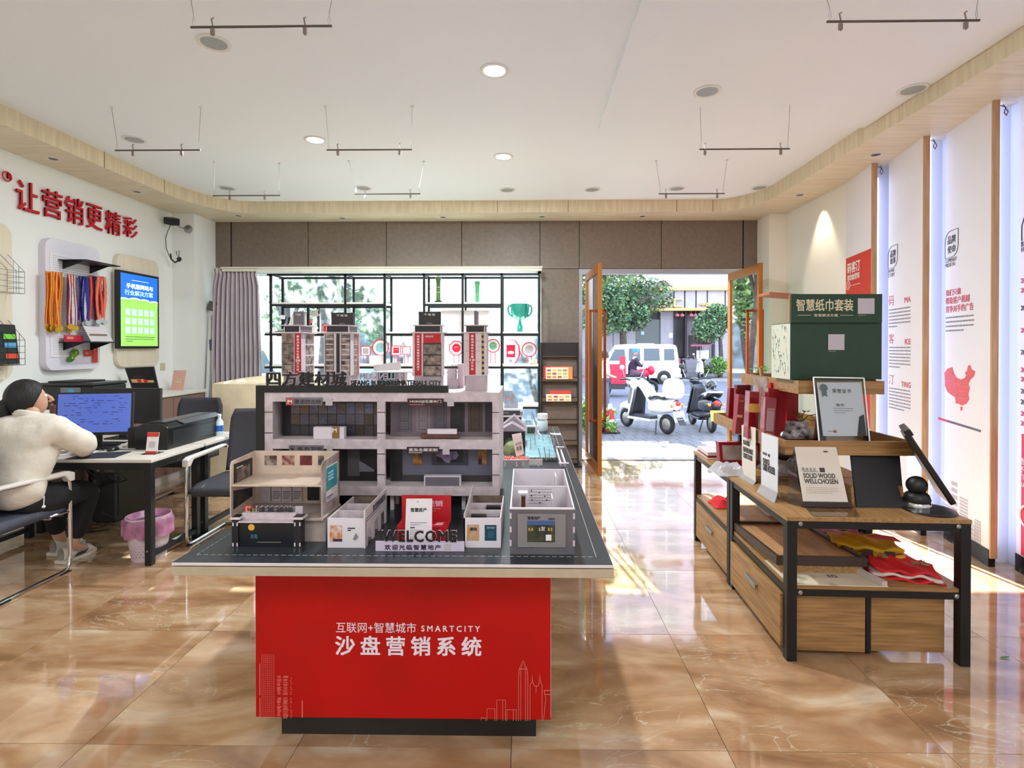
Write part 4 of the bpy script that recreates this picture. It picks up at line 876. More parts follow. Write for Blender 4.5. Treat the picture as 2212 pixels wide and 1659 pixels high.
# red promotional stand with a card
REDS = M('stand red', (200, 28, 38), .35)
t = thing('promotion_stand', 'red bent acrylic promotion stand behind the welcome sign', 'stand', (X(915, 2.05), 2.05, TZ))
zs = Zp(1123.5, 2.10); 
MB().box(X(867.5, 2.10), X(974, 2.10), 2.10, 2.105, zs, Zp(1070, 2.10)).build('back_plate', REDS, t)
ys = 2.015; MB().slab([(X(867.5, 2.10), 2.105, zs), (X(974, 2.10), 2.105, zs), (X(968, ys), ys, zs), (X(856.5, ys), ys, zs)], (0, 0, .004)).build('shelf_plate', REDS, t)
MB().box(X(857.5, ys), X(967.5, ys), ys, ys + .005, TZ, zs).build('front_plate', REDS, t)
letter_px(PL((0, 2.10, 0)), '促销', 921, 1081, 957, 1094, M('pink letter', (240, 176, 196), .5), t, bold=.02); lines_px(PL((0, 2.10, 0)), 935, 1096, 952, 1106, 2, M('pink small', (196, 120, 120), .5), t, .35)
MB().slab([(X(940, 2.04), 2.03, zs + .0045), (X(956, 2.04), 2.03, zs + .0045), (X(959, 2.05), 2.06, zs + .0045), (X(943, 2.05), 2.06, zs + .0045)], (0, 0, .0005)).build('print', M('pink letter'), t)
t = thing('table_card', 'white upright card of smart property leaflet in front of the red stand', 'card', (X(904, 1.985), 1.985, TZ))
q = [at(874, 1163, 1.95), at(932.5, 1163, 1.95), at(933.5, 1077.5, 1.995), at(877.5, 1077.5, 1.995)]; q[0].z = q[1].z = TZ
c = MB().slab(q, (0, .003, 0)).build('card', M('card white', (232, 226, 230), .5), t)
up = (q[3] - q[0]).normalized(); Pc = PL(q[0] + (q[3] - q[0]) * .5 + V((0, -.0005, 0)), (1, 0, 0), V((0, up.y, up.z)))
letter_px(Pc, '智慧房产', 887, 1097, 922, 1106, INK, c, bold=.014); lines_px(Pc, 886, 1127, 922, 1136, 2, INKL, c, .3, seed=2); patch_px(Pc, 886, 1138.5, 896, 1141, INK, c); lines_px(Pc, 886, 1143, 914, 1156, 3, INKL, c, .25, seed=9); lines_px(Pc, 900, 1082, 910, 1085, 1, INKL, c, .5)

# grey screen house, front right
Yh = 1.8775
hm = thing('screen_house_model', 'open-topped marble house model with grey screen front, front right of the table', 'model', (.058, 2.13, TZ))
xa, xb = X(1101.5, Yh), X(1241.5, Yh); zt = Zp(1098, Yh); GPAN = M('grey panel', (104, 100, 106), .5, var=.05, vs=8)
f = MB().box(xa, xb, Yh, Yh + .006, TZ, zt - .002).build('front_panel', GPAN, hm); MB().box(xa - .001, xb + .001, Yh - .001, Yh + .007, zt - .002, zt + .003).build('top_rim', MARW, hm)
for x in (xa, xb - .005):
    MB().slab([(x, Yh + .006, TZ), (x, Yh + .006, zt + .003), (x, 2.39, zt + .024), (x, 2.39, TZ)], (.005, 0, 0)).build('side_wall', MARW, hm)
    for k in range(3): MB().box(x - .001, x + .006, Yh - .002, Yh + .008, TZ + .03 + k * .048, TZ + .05 + k * .048).build('finger_joint', PLILAC if k != 3 else GPAN, hm)
MB().box(xa + .005, xb - .005, 2.385, 2.39, TZ, zt + .024).build('back_wall', MARW, hm); MB().box(xa + .005, xb - .005, 2.16, 2.165, TZ, zt + .006).build('partition', MARW, hm)
PPt = PL((0, 2.16, 0))
lines_px(PPt, 1142, 1054, 1192, 1090, 6, INK, hm, .12, seed=12)
for a, b in ((1148, 1060), (1165, 1064), (1148, 1071), (1177, 1072), (1149, 1080), (1181, 1080), (1166, 1086)): patch_px(PPt, a - 1.3, b - 1.5, a + 1.3, b + 1.5, INK, hm)
k_ = MB().box(X(1124, 2.06), X(1137, 2.06), 2.06, 2.08, TZ, Zp(1067, 2.06)).build('kiosk', PWHITE, hm); MB().box(X(1119, 2.06), X(1140, 2.06), 2.05, 2.09, Zp(1067, 2.06), Zp(1063, 2.06)).build('kiosk_cap', PWHITE, hm); patch_px(PL((0, 2.06, 0)), 1126, 1072, 1135, 1098, M('walnut'), hm)
for a, b, yy in ((1192, 1076, 2.03), (1200, 1029, 2.25)): MB().box(X(a, yy), X(a + 2.5, yy), yy, yy + .07, TZ, Zp(b, yy)).build('wing_panel', PWHITE, hm)
x0, x1, z0, z1 = rect(1118, 1109, 1222, 1181, Yh); sc_ = MB().box(x0, x1, Yh - .006, Yh, z0, z1).build('screen_frame', M('screen grey', (134, 130, 132), .5), hm, bevel=.001)
Pz = PL((0, Yh - .006, 0)); letter_px(Pz, '智慧地产', 1139.5, 1115.5, 1167, 1122.5, INK, sc_, bold=.02); letter_px(Pz, '智能家居', 1184, 1119, 1198.5, 1122.8, INK, sc_)
patch_px(Pz, 1138.8, 1125, 1199, 1171, M('dusk photo', (30, 40, 32), .4, c2=(70, 74, 46), vs=45), sc_); Pz2 = PL((0, Yh - .006, 0), off=.0013); patch_px(Pz2, 1138.8, 1125, 1199, 1134, M('dusk sky', (62, 92, 150), .4), sc_); letter_px(Pz2, '发', 1168, 1137, 1178, 1147, WHT, sc_)
for a in (1142, 1148, 1164, 1184, 1190): patch_px(Pz2, a, 1140, a + 3, 1147, M('lamp glow', (196, 170, 90), .5), sc_)
patch_px(Pz2, 1179, 1155, 1191, 1168, WHT, sc_)

# park at the right rear of the table
t = thing('pond_model', 'shallow blue pond model with thin poles at the right of the table', 'model', (.11, 4.0, TZ))
WAT = M('pond blue', (128, 178, 190), .25, var=.12, vs=12)
MB().box(-.005, .20, 3.46, 4.42, TZ, TZ + .008).build('pond', WAT, t, bevel=.002)
ROCK = M('moss', (70, 72, 44), .9, c2=(40, 30, 24), vs=60)
for k, px in enumerate((1148, 1156, 1165, 1174, 1183, 1192, 1199)): p = onz(px, 994, TZ + .006); MB().lathe([(.021, 0), (.019, .008), (.011, .015), (.002, .018)], p, 9).build('rock', ROCK, t, smooth=True)
POLE = M('pole grey', (170, 172, 176), .5)
for (bx_, by_), (ux, uy) in (((1146.5, 971), (1146, 945)), ((1156, 960), (1155, 934)), ((1164, 949), (1164, 938)), ((1170.5, 1000), (1163, 968)), ((1173, 953), (1172, 936)), ((1180.5, 995), (1175, 965)), ((1184, 946), (1183.5, 935)), ((1187, 991), (1186, 970)), ((1188, 958), (1187, 940)), ((1196.5, 964), (1195, 946)), ((1193, 950), (1193, 934)), ((1201, 990), (1201, 971)), ((1199, 962), (1197, 946))):
    p = onz(bx_, by_, TZ + .008); q = at(ux, uy, p.y); MB().cyl(p, q, .0035, .0025, 6).build('pole', POLE, t)
t = thing('gable_house_model', 'small dark-fronted gabled house model at the right of the mall', 'model', (-.06, 3.95, TZ))
ROOFG = M('roof grey', (150, 136, 146), .5); Yq = 3.87
x0, x1 = X(1078, Yq), X(1134, Yq); ze = Zp(931, Yq)
bd = MB().box(x0, x1, Yq, Yq + .28, TZ, ze).build('walls', DARKP, t); zc_ = Zp(914, Yq); xm = X(1106, Yq)
MB().slab([(x0 - .01, Yq - .012, ze), (x1 + .008, Yq - .012, ze), (xm, Yq - .012, zc_)], (0, .3, 0)).build('roof', ROOFG, t); MB().slab([(x0 - .004, Yq + .14, ze + .004), (x1 + .006, Yq + .14, ze + .004), (xm + .012, Yq + .14, zc_ + .035)], (0, .15, 0)).build('roof', ROOFG, t)
pol(PL((0, Yq, 0)), [(1092, 961), (1115, 961), (1115, 946), (1092, 946)], M('green photo', (70, 92, 74), .5, var=.3, vs=40), bd)
t = thing('brown_hall_model', 'brown brick hall model with white flat roof slabs behind the gabled house', 'model', (-.05, 4.4, TZ))
Yr = 4.25; MB().box(X(1080, Yr), X(1126, Yr), Yr, Yr + .25, TZ, Zp(900, Yr)).build('walls', M('model brick', (92, 62, 60), .6, var=.2, vs=40), t)
for a, b in ((900, 897), (886, 883)): MB().box(X(1080, Yr), X(1129, Yr), Yr - .02, Yr + .28, Zp(a, Yr), Zp(b, Yr) ).build('roof_slab', PWHITE, t)
s = MB().box(X(1080, Yr), X(1123, Yr), Yr, Yr + .2, Zp(897, Yr), Zp(886, Yr)).build('sign_band', M('sign slate', (78, 80, 92), .5), t); lines_px(PL((0, Yr, 0)), 1088, 890, 1112, 893, 1, M('plate'), s, .5)
MB().slab([(X(1089, 4.3), 4.3, Zp(883, 4.3)), (X(1119, 4.3), 4.3, Zp(883, 4.3)), (X(1119, 4.3), 4.3, Zp(867, 4.3)), (X(1105, 4.3), 4.3, Zp(844, 4.3)), (X(1089, 4.3), 4.3, Zp(844, 4.3))], (0, .08, 0)).build('sign_tower', M('tower slate', (150, 158, 170), .5, var=.1, vs=20), t)
lines_px(PL((0, 4.3, 0)), 1092, 860, 1114, 864, 1, M('neon pink', (236, 130, 140), .5), t, .7)
t = thing('leaning_card', 'pale pink printed card leaning on the green mound by the gabled house', 'card', (-.05, 3.6, TZ))
q = [at(1115, 986, 3.52), at(1132, 981, 3.52), at(1126, 935, 3.56), at(1105.5, 939, 3.56)]
c = MB().slab(q, (0, .006, 0)).build('card', M('card pink', (220, 196, 190), .5), t); r_ = (q[1] - q[0]).normalized(); u_ = (q[3] - q[0]).normalized(); Pc = PL((q[0] + q[2]) / 2 + V((0, -.004, 0)), r_, u_); letter(Pc, '欢迎光临', -.022, .022, .0, .016, M('walnut'), c); 
for k in (-.012, .008): MB().slab([Pc.w(k - .007, -.035), Pc.w(k + .007, -.035), Pc.w(k + .007, -.012), Pc.w(k - .007, -.012)], Pc.n * .0005).build('print', M('brown seal', (130, 104, 98), .5), c)
t = thing('garden_model', 'coral flower bed and green mound model behind the marble house', 'model', (-.08, 3.55, TZ))
p = onz(1107, 985, TZ); MB().lathe([(.075, 0), (.072, .025), (.055, .055), (.03, .075), (.004, .082)], p + V((0, .12, 0)), 18).build('mound', M('mound green', (120, 130, 90), .9, var=.2, vs=30), t, smooth=True)
fb = MB().box(X(1082, 3.44), X(1143, 3.44), 3.44, 3.52, TZ, TZ + .004).build('flower_bed', M('bed board', (196, 150, 140), .6), t)
rr = random.Random(5); m = MB()
for k in range(60): m.ball((rr.uniform(X(1090, 3.46), X(1142, 3.46)), rr.uniform(3.45, 3.52), TZ + .008), .006, 5, 3)
m.build('flowers', M('coral flower', (234, 128, 110), .8), fb, kind='stuff')
MB().tube([(X(1075, 3.45) + .045 * math.cos(k * PI / 10), 3.43, TZ + .0 + .075 * math.sin(k * PI / 10)) for k in range(11)], .004, 6).build('arch', PWHITE, t)
for a in (1091, 1116, 1130, 1163): q = onz(a, 1008, TZ); MB().cyl(q, q + V((0, 0, .03)), .004, .003, 6).build('post', PWHITE, t)
MB().box(X(1082, 3.30), X(1140, 3.30), 3.30, 3.306, TZ + .028, TZ + .034).box(X(1142, 3.3), X(1172, 3.3), 3.3, 3.306, TZ, TZ + .036).build('railing', PWHITE, t)
t = thing('carport_model', 'tiny ladder-like carport model on the right side strip of the road', 'model', (.24, 3.1, TZ))
for (a, b, c_, d) in ((1204, 975, 1212, 1008), (1214, 977, 1222, 1008)): p, q = onz(c_, d, TZ), onz(a, b, TZ); MB().box(min(p.x, q.x) - .004, min(p.x, q.x) + .004, p.y, q.y, TZ, TZ + .02).build('side_rail', PWHITE, t)
for yy in (973, 1009): p = onz(1210 if yy < 1000 else 1218, yy, TZ); MB().box(p.x - .03, p.x + .03, p.y - .012, p.y + .012, TZ + .02, TZ + .026).build('cross_board', PLILAC, t)
t = thing('bottle_figure', 'white capped bottle-shaped model near the far end of the table', 'model', onz(1172, 932, TZ)); p = onz(1172, 932, TZ)
MB().lathe([(.03, 0), (.045, .02), (.045, .09), (.03, .11)], p, 14).build('bottle_body', M('bottle pale', (206, 222, 228), .3), t, smooth=True); MB().lathe([(.046, .11), (.046, .15), (.04, .156)], p, 14).build('bottle_cap', WHT, t, smooth=True)
t = thing('far_billboard_model', 'white roadside display with dark picture beyond the pond', 'model', onz(1149, 938, TZ)); p = onz(1149, 938, TZ)
b_ = MB().box(p.x - .075, p.x + .05, p.y, p.y + .05, TZ, Zp(920, p.y)).build('board', PWHITE, t); pol(PL((0, p.y, 0)), [(1139, 936), (1156, 936), (1156, 923), (1139, 923)], M('green photo'), b_); q = at(1148, 889, p.y); MB().cyl(p + V((.04, .02, .07)), q, .006, .004, 6).build('crane_arm', POLE, t)
# ------------------------------------------------------------------ left wall
PWL = PL((XL, 0, 0), (0, 1, 0))
RED3 = M('acrylic red', (196, 22, 42), .35)
sg = thing('wall_sign', 'row of large raised red characters on the left wall under the veneer soffit', 'sign', onx(160, 480, XL))
for ch, q in (('让', (32.5, 393, 81.5, 457)), ('营', (89, 411, 132, 471)), ('销', (139, 427, 178, 484)), ('更', (185, 443, 219, 495.5)), ('精', (226.5, 457, 258.5, 507)), ('彩', (264.5, 470, 294.7, 513))):
    letter_px(PL((XL + .012, 0, 0), (0, 1, 0)), ch, *q, RED3, sg, depth=.014, bold=.004, name='character')
p = onx(15, 381, XL + .02); MB().torus(p, .038, .006, (1, 0, 0), 24, 6).build('character_ring', RED3, sg); a, b = PWL.hit(15, 381); letter(PL((XL + .012, 0, 0), (0, 1, 0)), 'R', a - .018, a + .018, b - .024, b + .024, RED3, sg, depth=.015, bold=.01, name='character')

def rbox(name, x0, x1, y0, y1, z0, z1, r, mt, parent):       # wall board with rounded corners
    pts = []
    for cy, cz, a0 in ((y1 - r, z1 - r, 0), (y0 + r, z1 - r, PI / 2), (y0 + r, z0 + r, PI), (y1 - r, z0 + r, PI * 1.5)):
        for k in range(7): t = a0 + k / 6 * PI / 2; pts.append((x0, cy + r * math.cos(t), cz + r * math.sin(t)))
    return MB().slab(pts, (x1 - x0, 0, 0)).build(name, mt, parent, bevel=.003)
LILB = M('board white', (226, 222, 234), .5)
t = thing('pegboard', 'white rounded pegboard with two black shelves on the left wall', 'board', (XL, 5.07, 1.278))
rbox('backing_board', XL, XL + .066, 4.763, 5.378, 1.278, 2.49, .085, LILB, t)
MB().box(XL + .066, XL + .074, 4.80, 5.365, 1.40, 2.36).build('peg_panel', M('peg panel', (232, 230, 238), .45), t)
m = MB()
for i in range(26):
    for j in range(44):
        y, z = 4.835 + i * .0197, 1.425 + j * .0211; m.slab([(XL + .0745, y + .0035 * math.cos(k * PI / 3), z + .0035 * math.sin(k * PI / 3)) for k in range(6)], (.0005, 0, 0))
m.build('peg_holes', M('hole grey', (92, 90, 98), .8), t, kind='stuff')
for z in (2.297, 1.535):
    s = MB().box(XL + .075, -4.06, 4.88, 5.30, z, z + .008).build('shelf', BLKM, t)
    for y in (4.93, 5.24): MB().slab([(XL + .075, y, z), (-4.12, y, z), (XL + .075, y, z - .075)], (0, .005, 0)).build('bracket', BLKM, s)
GOLD = M('medal gold', (214, 170, 60), .3, metal=.85); SILV = M('medal silver', (206, 206, 210), .3, metal=.8)
def ribbons(lab, px0, px1, ytop, ybot, cols, nrib, medal, seed, name='medal_bundle', cat='medals', grp='ribbon bundles hung on the pegboard'):
    a, b = onx((px0 + px1) / 2, ytop, -4.29), onx((px0 + px1) / 2, ybot, -4.29)
    y0, y1 = onx(px0, ytop, -4.29).y, onx(px1, ytop, -4.29).y; zt, zb_ = a.z, b.z
    t = thing(name, lab, cat, (-4.29, (y0 + y1) / 2, zb_), 0, grp); rr = random.Random(seed)
    MB().cyl((XL + .075, (y0 + y1) / 2, zt - .004), (-4.22, (y0 + y1) / 2, zt - .004), .003, n=6).build('peg_hook', SATIN, t)
    for k in range(nrib):
        u = (k + .5) / nrib; yy = y0 + (y1 - y0) * u; x = -4.29 + rr.uniform(-.03, .05); w = (y1 - y0) / nrib * 1.0; zl = zb_ + .035 + rr.uniform(0, .03); yb2 = (y0 + y1) / 2 + (yy - (y0 + y1) / 2) * rr.uniform(.7, 1.1)
        m = MB(); n = 6; L = []
        for i in range(n + 1): f = i / n; L.append((x + .01 * math.sin(f * 5 + k), yy + (yb2 - yy) * f, zt + (zl - zt) * f))
        c = cols[k % len(cols)]
        for mi, (o0, o1) in enumerate(((-1, -.4), (-.4, .4), (.4, 1))):
            m.mat(0 if mi != 1 else 1)
            for i in range(n): p, q = V(L[i]), V(L[i + 1]); m.slab([p + V((0, w * o0, 0)), p + V((0, w * o1, 0)), q + V((0, w * o1 * .8, 0)), q + V((0, w * o0 * .8, 0))], (.0015, 0, 0))
        m.build('ribbon', [M('rib %s' % (c[0],), c[0], .6), M('rib %s' % (c[1],), c[1], .6)], t)
        if medal: p = V((x + .004, yb2, zl - .02)); MB().lathe([(.002, -.003), (.026, -.003), (.028, 0), (.026, .003), (.002, .003)], p, 16, ax=(1, rr.uniform(-.4, .1), 0)).build('medal', medal, t, smooth=True)
    return t
YEL, ORR, BLU, RR_, DKR, PUR, ORG = (236, 170, 30), (206, 60, 24), (34, 62, 170), (206, 44, 40), (140, 24, 30), (90, 40, 110), (224, 104, 40)
ribbons('bundle of orange and yellow striped medal ribbons with gold medals', 104, 134, 588, 716, [(ORR, YEL), (YEL, ORR), (ORG, YEL)], 9, GOLD, 1)
ribbons('bundle of mixed blue and red medal ribbons with gold medals', 136, 158, 593, 716, [(DKR, (190, 190, 200)), (ORG, YEL), (BLU, (90, 150, 210)), (RR_, YEL)], 6, GOLD, 2)
ribbons('bundle of plain dark blue lanyards with silver clips', 172, 186, 597, 704, [((30, 30, 120), (36, 40, 150))], 6, SILV, 3, 'lanyard_bundle', 'lanyards')
ribbons('bundle of red, orange and purple lanyards with silver clips', 196, 222, 597, 700, [(RR_, ORG), (PUR, RR_), (ORG, (230, 120, 120)), (DKR, (60, 70, 150))], 8, SILV, 4, 'lanyard_bundle', 'lanyards')
sh = 1.544
t = thing('red_name_card', 'red card lying against the pegboard on its lower black shelf', 'card', (-4.27, 4.99, sh)); a, b = onx(139, 732, -4.27).y, onx(178, 732, -4.27).y
c = MB().box(-4.275, -4.265, a, b, sh, sh + .062).build('card', CRIM, t); lines_px(PL((-4.265, 0, 0), (0, 1, 0)), 145, 726, 174, 734, 1, M('pale gold', (226, 170, 140), .5), c, .6)
t = thing('price_holder', 'clear acrylic sign holder with printed sheet at the right of the lower pegboard shelf', 'sign holder', (-4.2, 5.2, sh)); a, b = onx(190, 720, -4.2).y, onx(238, 720, -4.2).y
MB().slab([(-4.17, a, sh), (-4.17, b, sh), (-4.25, b, sh + .15), (-4.25, a, sh + .15)], (.004, 0, 0)).build('sheet', M('sheet grey', (214, 210, 212), .4), t); MB().box(-4.25, -4.12, a, b, sh, sh + .004).build('acrylic_foot', ACRYL, t)
MB().slab([(-4.199, a + .02, sh + .06), (-4.199, b - .04, sh + .06), (-4.209, b - .04, sh + .078), (-4.209, a + .02, sh + .078)], (.005, 0, 0)).build('print', M('brown seal'), t)
for nm, lab, q, c in (('hanging_ornament', 'upper green felt ornament hung under the pegboard', (152, 757, 171, 770), (110, 160, 60)), ('hanging_ornament', 'lower green felt ornament hung under the pegboard', (146, 768, 162, 782), (70, 140, 60))):
    p0, p1 = onx(q[0], q[3], -4.31), onx(q[2], q[1], -4.31); t = thing(nm, lab, 'ornament', (-4.31, (p0.y + p1.y) / 2, p0.z)); m_ = (p0 + p1) / 2
    MB().ball(m_, (p1.y - p0.y) * .5, 12, 8, (.3, 1, .7), (.5, 0, 0)).build('felt_body', M('felt %d' % c[0], c, .9), t, smooth=True); MB().ball(m_ + V((.012, .0, .01)), .012, 8, 6).build('felt_button', M('felt yellow', (220, 200, 60), .9), t, smooth=True); MB().cyl(m_ + V((0, 0, .02)), (-4.322, m_.y, m_.z + .05), .0015, n=5).build('loop', SATIN, t)
for lab, q, mt in (('small red and white tag pinned under the lower pegboard shelf', (182, 756, 198, 770), REDP), ('narrow red pennant hung at the right edge of the pegboard', (201, 747, 211, 783), REDP)):
    p0, p1 = onx(q[0], q[3], -4.315), onx(q[2], q[1], -4.315); t = thing('hanging_tag', lab, 'tag', ((-4.315), (p0.y + p1.y) / 2, p0.z)); c = MB().box(-4.318, -4.314, p0.y, p1.y, p0.z, p1.z).build('tag_card', mt, t); lines_px(PL((-4.314, 0, 0), (0, 1, 0)), q[0] + 3, q[1] + 4, q[2] - 2, q[1] + 10, 1, M('pale gold'), c, .6); MB().cyl((-4.316, (p0.y + p1.y) / 2, p1.z), (-4.324, (p0.y + p1.y) / 2, p1.z + .03), .001, n=5).build('loop', SATIN, t)

t = thing('screen_board', 'cream rounded board carrying a lit advertising screen on the left wall', 'board', (XL, 5.95, 1.278))
rbox('backing_board', XL, XL + .051, 5.626, 6.273, 1.278, 2.50, .09, wood('board birch', (228, 217, 196), (222, 210, 187), 'z', .5, 3, 8), t)
t = thing('wall_screen', 'lit portrait screen with blue and green poster in a black frame', 'screen', (XL + .07, 5.9, 1.478))
ya, yb_, za, zb2 = 5.585, 6.205, 1.478, 2.314; xs = XL + .10
MB().box(XL + .051, xs, ya, yb_, za, zb2).build('frame', BLACK, t, bevel=.004)
SBL = M('screen blue', (30, 104, 226), .3, emit=.6); SGR = M('screen green', (146, 206, 96), .3, emit=.6); SWH = M('screen white', (232, 244, 250), .3, emit=.9); SDK = M('screen dark', (52, 110, 70), .4, emit=.2); SLB = M('screen pale', (170, 205, 240), .3, emit=.8)
PSc = PL((xs, 0, 0), (0, 1, 0)); wv = .026
y0s, y1s, z0s, z1s = ya + wv, yb_ - wv, za + wv, zb2 - wv; zc_ = z0s + (z1s - z0s) * .60
MB().box(xs, xs + .001, y0s, y1s, zc_, z1s).build('display', SBL, t); MB().box(xs, xs + .001, y0s, y1s, z0s, zc_).build('display', SGR, t)
def cloud(rad, mt, dx, dz):
    for k, u in enumerate((.08, .36, .62, .9)): yy = y0s + (y1s - y0s) * u; r = rad[k]; MB().slab([(xs + dx, min(y1s, max(y0s, yy + r * math.cos(a * PI / 9))), zc_ + dz + r * .42 * math.sin(a * PI / 9)) for a in range(19)][:10] , (.0006, 0, 0)).build('display', mt, t)
cloud((.10, .12, .11, .09), SWH, .0011, .010); cloud((.10, .12, .11, .09), SGR, .0018, -.002)
PS2 = PL((xs + .0012, 0, 0), (0, 1, 0)); W_ = y1s - y0s; H_ = z1s - z0s
letter(PS2, '手机版网站与', y0s + W_ * .14, y0s + W_ * .86, z0s + H_ * .80, z0s + H_ * .87, SWH, t, bold=.012); letter(PS2, '行业解决方案', y0s + W_ * .10, y0s + W_ * .86, z0s + H_ * .705, z0s + H_ * .78, SLB, t, bold=.012)
MB().box(xs + .001, xs + .0016, y0s + W_ * .28, y0s + W_ * .74, z0s + H_ * .915, z0s + H_ * .92).build('print', SWH, t)
for i in range(5):
    for j in range(3): yy, zz = y0s + W_ * (.12 + i * .165), z0s + H_ * (.43 - j * .125); MB().box(xs + .001, xs + .0016, yy, yy + W_ * .115, zz, zz + H_ * .085).build('plain_tile', SLB, t)
for j in range(3): MB().box(xs + .001, xs + .0016, y0s + W_ * .12, y0s + W_ * (.9, .88, .3)[j], z0s + H_ * (.125 - j * .03), z0s + H_ * (.133 - j * .03)).build('print', SDK, t)

t = thing('basket_board', 'cream rounded board with two wire baskets, cut off at the left edge', 'board', (XL, 4.15, 1.2)); rbox('backing_board', XL, XL + .05, 3.85, 4.466, 1.22, 2.52, .09, M('board birch'), t)
def basket(lab, ztop, zbot, full):
    t = thing('wire_basket', lab, 'basket', (-4.25, 4.2, zbot)); m = MB(); y0, y1, x0, x1 = 3.9, 4.42, XL + .055, -4.20; zm = zbot + (ztop - zbot) * .55
    for k in range(8): y = y0 + (y1 - y0) * k / 7; m.tube([(x0, y, ztop), (x1, y, zm), (x1, y, zbot), (x0, y, zbot)], .002, 5)
    for z in (zbot, zbot + (zm - zbot) * .25, zbot + (zm - zbot) * .5, zbot + (zm - zbot) * .75, zm): m.tube([(x0, y0, z), (x1, y0, z), (x1, y1, z), (x0, y1, z)], .002, 5)
    for f in (.33, .66): m.tube([(x0 + (x1 - x0) * f, y1, zbot), (x0 + (x1 - x0) * f, y1, ztop - (ztop - zm) * f)], .0018, 5)
    m.build('wire_frame', BLKM if full else M('steel wire', (120, 124, 120), .4, metal=.6), t); return t
basket('pale wire basket, upper one at the left edge', 2.27, 1.94, False); basket('black wire basket holding snack packets, lower one at the left edge', 1.72, 1.345, True)
for k, (c, lab) in enumerate((((30, 34, 32), 'black snack packet with green print in the lower wire basket'), ((170, 40, 44), 'dark red snack packet behind the black one in the lower basket'))):
    t = thing('snack_packet', lab, 'packet', (-4.27 - k * .04, 4.27, 1.352)); xx = -4.25 - k * .045
    MB().slab([(xx, 4.04, 1.352), (xx, 4.40 , 1.352), (xx - .04, 4.40, 1.68), (xx - .04, 4.04, 1.68)], (.03, 0, 0)).build('pouch', M('pouch %d' % k, c, .3, var=.3, vs=30), t, bevel=.008)
    PK = PL((xx + .032, 0, 0), (0, 1, 0)); 
    if k == 0:
        for zz, cc in ((1.56, (120, 220, 60)), (1.49, (90, 170, 220)), (1.40, (230, 80, 40))): MB().slab([(xx + .032 - (zz - 1.352) * .122, 4.28, zz), (xx + .032 - (zz - 1.352) * .122, 4.385, zz), (xx + .028 - (zz - 1.352) * .122, 4.38, zz + .04), (xx + .028 - (zz - 1.352) * .122, 4.28, zz + .04)], (.001, 0, 0)).build('print', M('pk %d' % cc[0], cc, .4), t)
m = MB().box(XL, XL + .012, 6.36, 6.44, 1.215, 1.30); sw = one(m, 'wall_socket', M('switch beige', (196, 188, 158), .4), 'beige square wall socket right of the screen board', 'socket', bevel=.003)
# speaker and headset on the left pillar
t = thing('wall_speaker', 'small black speaker on a round white bracket at the rear left pillar', 'speaker', at(371, 478, 6.4)); p = at(371, 478, 6.4)
MB().obox(p, (.13, .12, .085), (.2, .25, -.3)).build('case', BLACK, t, bevel=.012); q = at(407, 495, 6.58)
MB().lathe([(.05, 0), (.05, -.012), (.03, -.02)], q, 20, ax=(0, 1, 0)).build('wall_plate', SATIN, t, smooth=True); MB().tube([q, at(392, 492, 6.48), at(380, 486, 6.42)], .008, 6).build('arm', SATIN, t)
t = thing('headset', 'black headset hanging by its lead from the wall speaker', 'headset', at(377, 560, 6.5))
MB().tube([at(x, y, 6.45) for x, y in ((368, 487), (362, 500), (358, 515), (359, 535), (365, 552), (371, 562))], .004, 6).build('lead', BLACK, t)
MB().tube([at(x, y, 6.45) for x, y in ((368, 548), (370, 560), (378, 567), (388, 562), (390, 556))], .010, 7).build('headband', BLACK, t); MB().tube([at(x, y, 6.45) for x, y in ((381, 542), (381, 549), (386, 556), (387, 541))], .004, 6).build('microphone_boom', BLACK, t); MB().ball(at(387, 560, 6.45), .03, 10, 8, (1, .6, 1)).build('ear_pad', BLACK, t, smooth=True)
# counter along the left wall
CTW = M('counter white', (232, 228, 220), .4)
t = thing('wall_counter', 'long low white cabinet counter along the left wall', 'cabinet', (-4.175, 5.4, 0))
MB().box(XL + .012, -3.93, 4.15, 6.55, .945, .977).build('top', CTW, t, bevel=.003); MB().box(XL + .012, -3.97, 4.18, 6.53, 0, .945).build('body', CTW, t)
for k in range(4):
    y0 = 4.2 + k * .58; d = MB().box(-3.972, -3.955, y0, y0 + .57, .09, .93).build('door', M('door taupe', (150, 118, 104), .5), t); MB().box(-3.955, -3.945, y0 + .5, y0 + .52, .5, .62).build('handle', SATIN, d)
t = thing('award_plaque', 'black plaque with gold band leaning on the wall counter', 'plaque', (-4.1, 5.6, .977))
q = [at(290, 838, 5.55), at(345, 838, 5.6), at(331, 792, 5.7), at(269, 795, 5.65)]; q[0].z = q[1].z = .977
c = MB().slab(q, (.0, .018, 0)).build('board', BLACK, t, bevel=.002); r_ = (q[1] - q[0]).normalized(); u_ = (q[3] - q[0]).normalized(); Pq = PL((q[0] + q[1] + q[2] + q[3]) / 4, r_, u_); Pq.p += Pq.n * .002
hw = (q[1] - q[0]).length / 2; MB().slab([Pq.w(-hw * .88, -.015), Pq.w(hw * .88, -.015), Pq.w(hw * .88, .03), Pq.w(-hw * .88, .03)], Pq.n * .001).build('print', M('gold band', (196, 160, 96), .4), c)
for k in (-.25, .25): MB().slab([Pq.w(hw * (k - .15), -.012, .001), Pq.w(hw * (k + .15), -.012, .001), Pq.w(hw * (k + .15), .026, .001), Pq.w(hw * (k - .15), .026, .001)], Pq.n * .001).build('print', RED3, c)
MB().slab([Pq.w(-hw * .6, .06), Pq.w(hw * .6, .06), Pq.w(hw * .6, .066), Pq.w(-hw * .6, .066)], Pq.n * .001).build('print', M('walnut'), c)
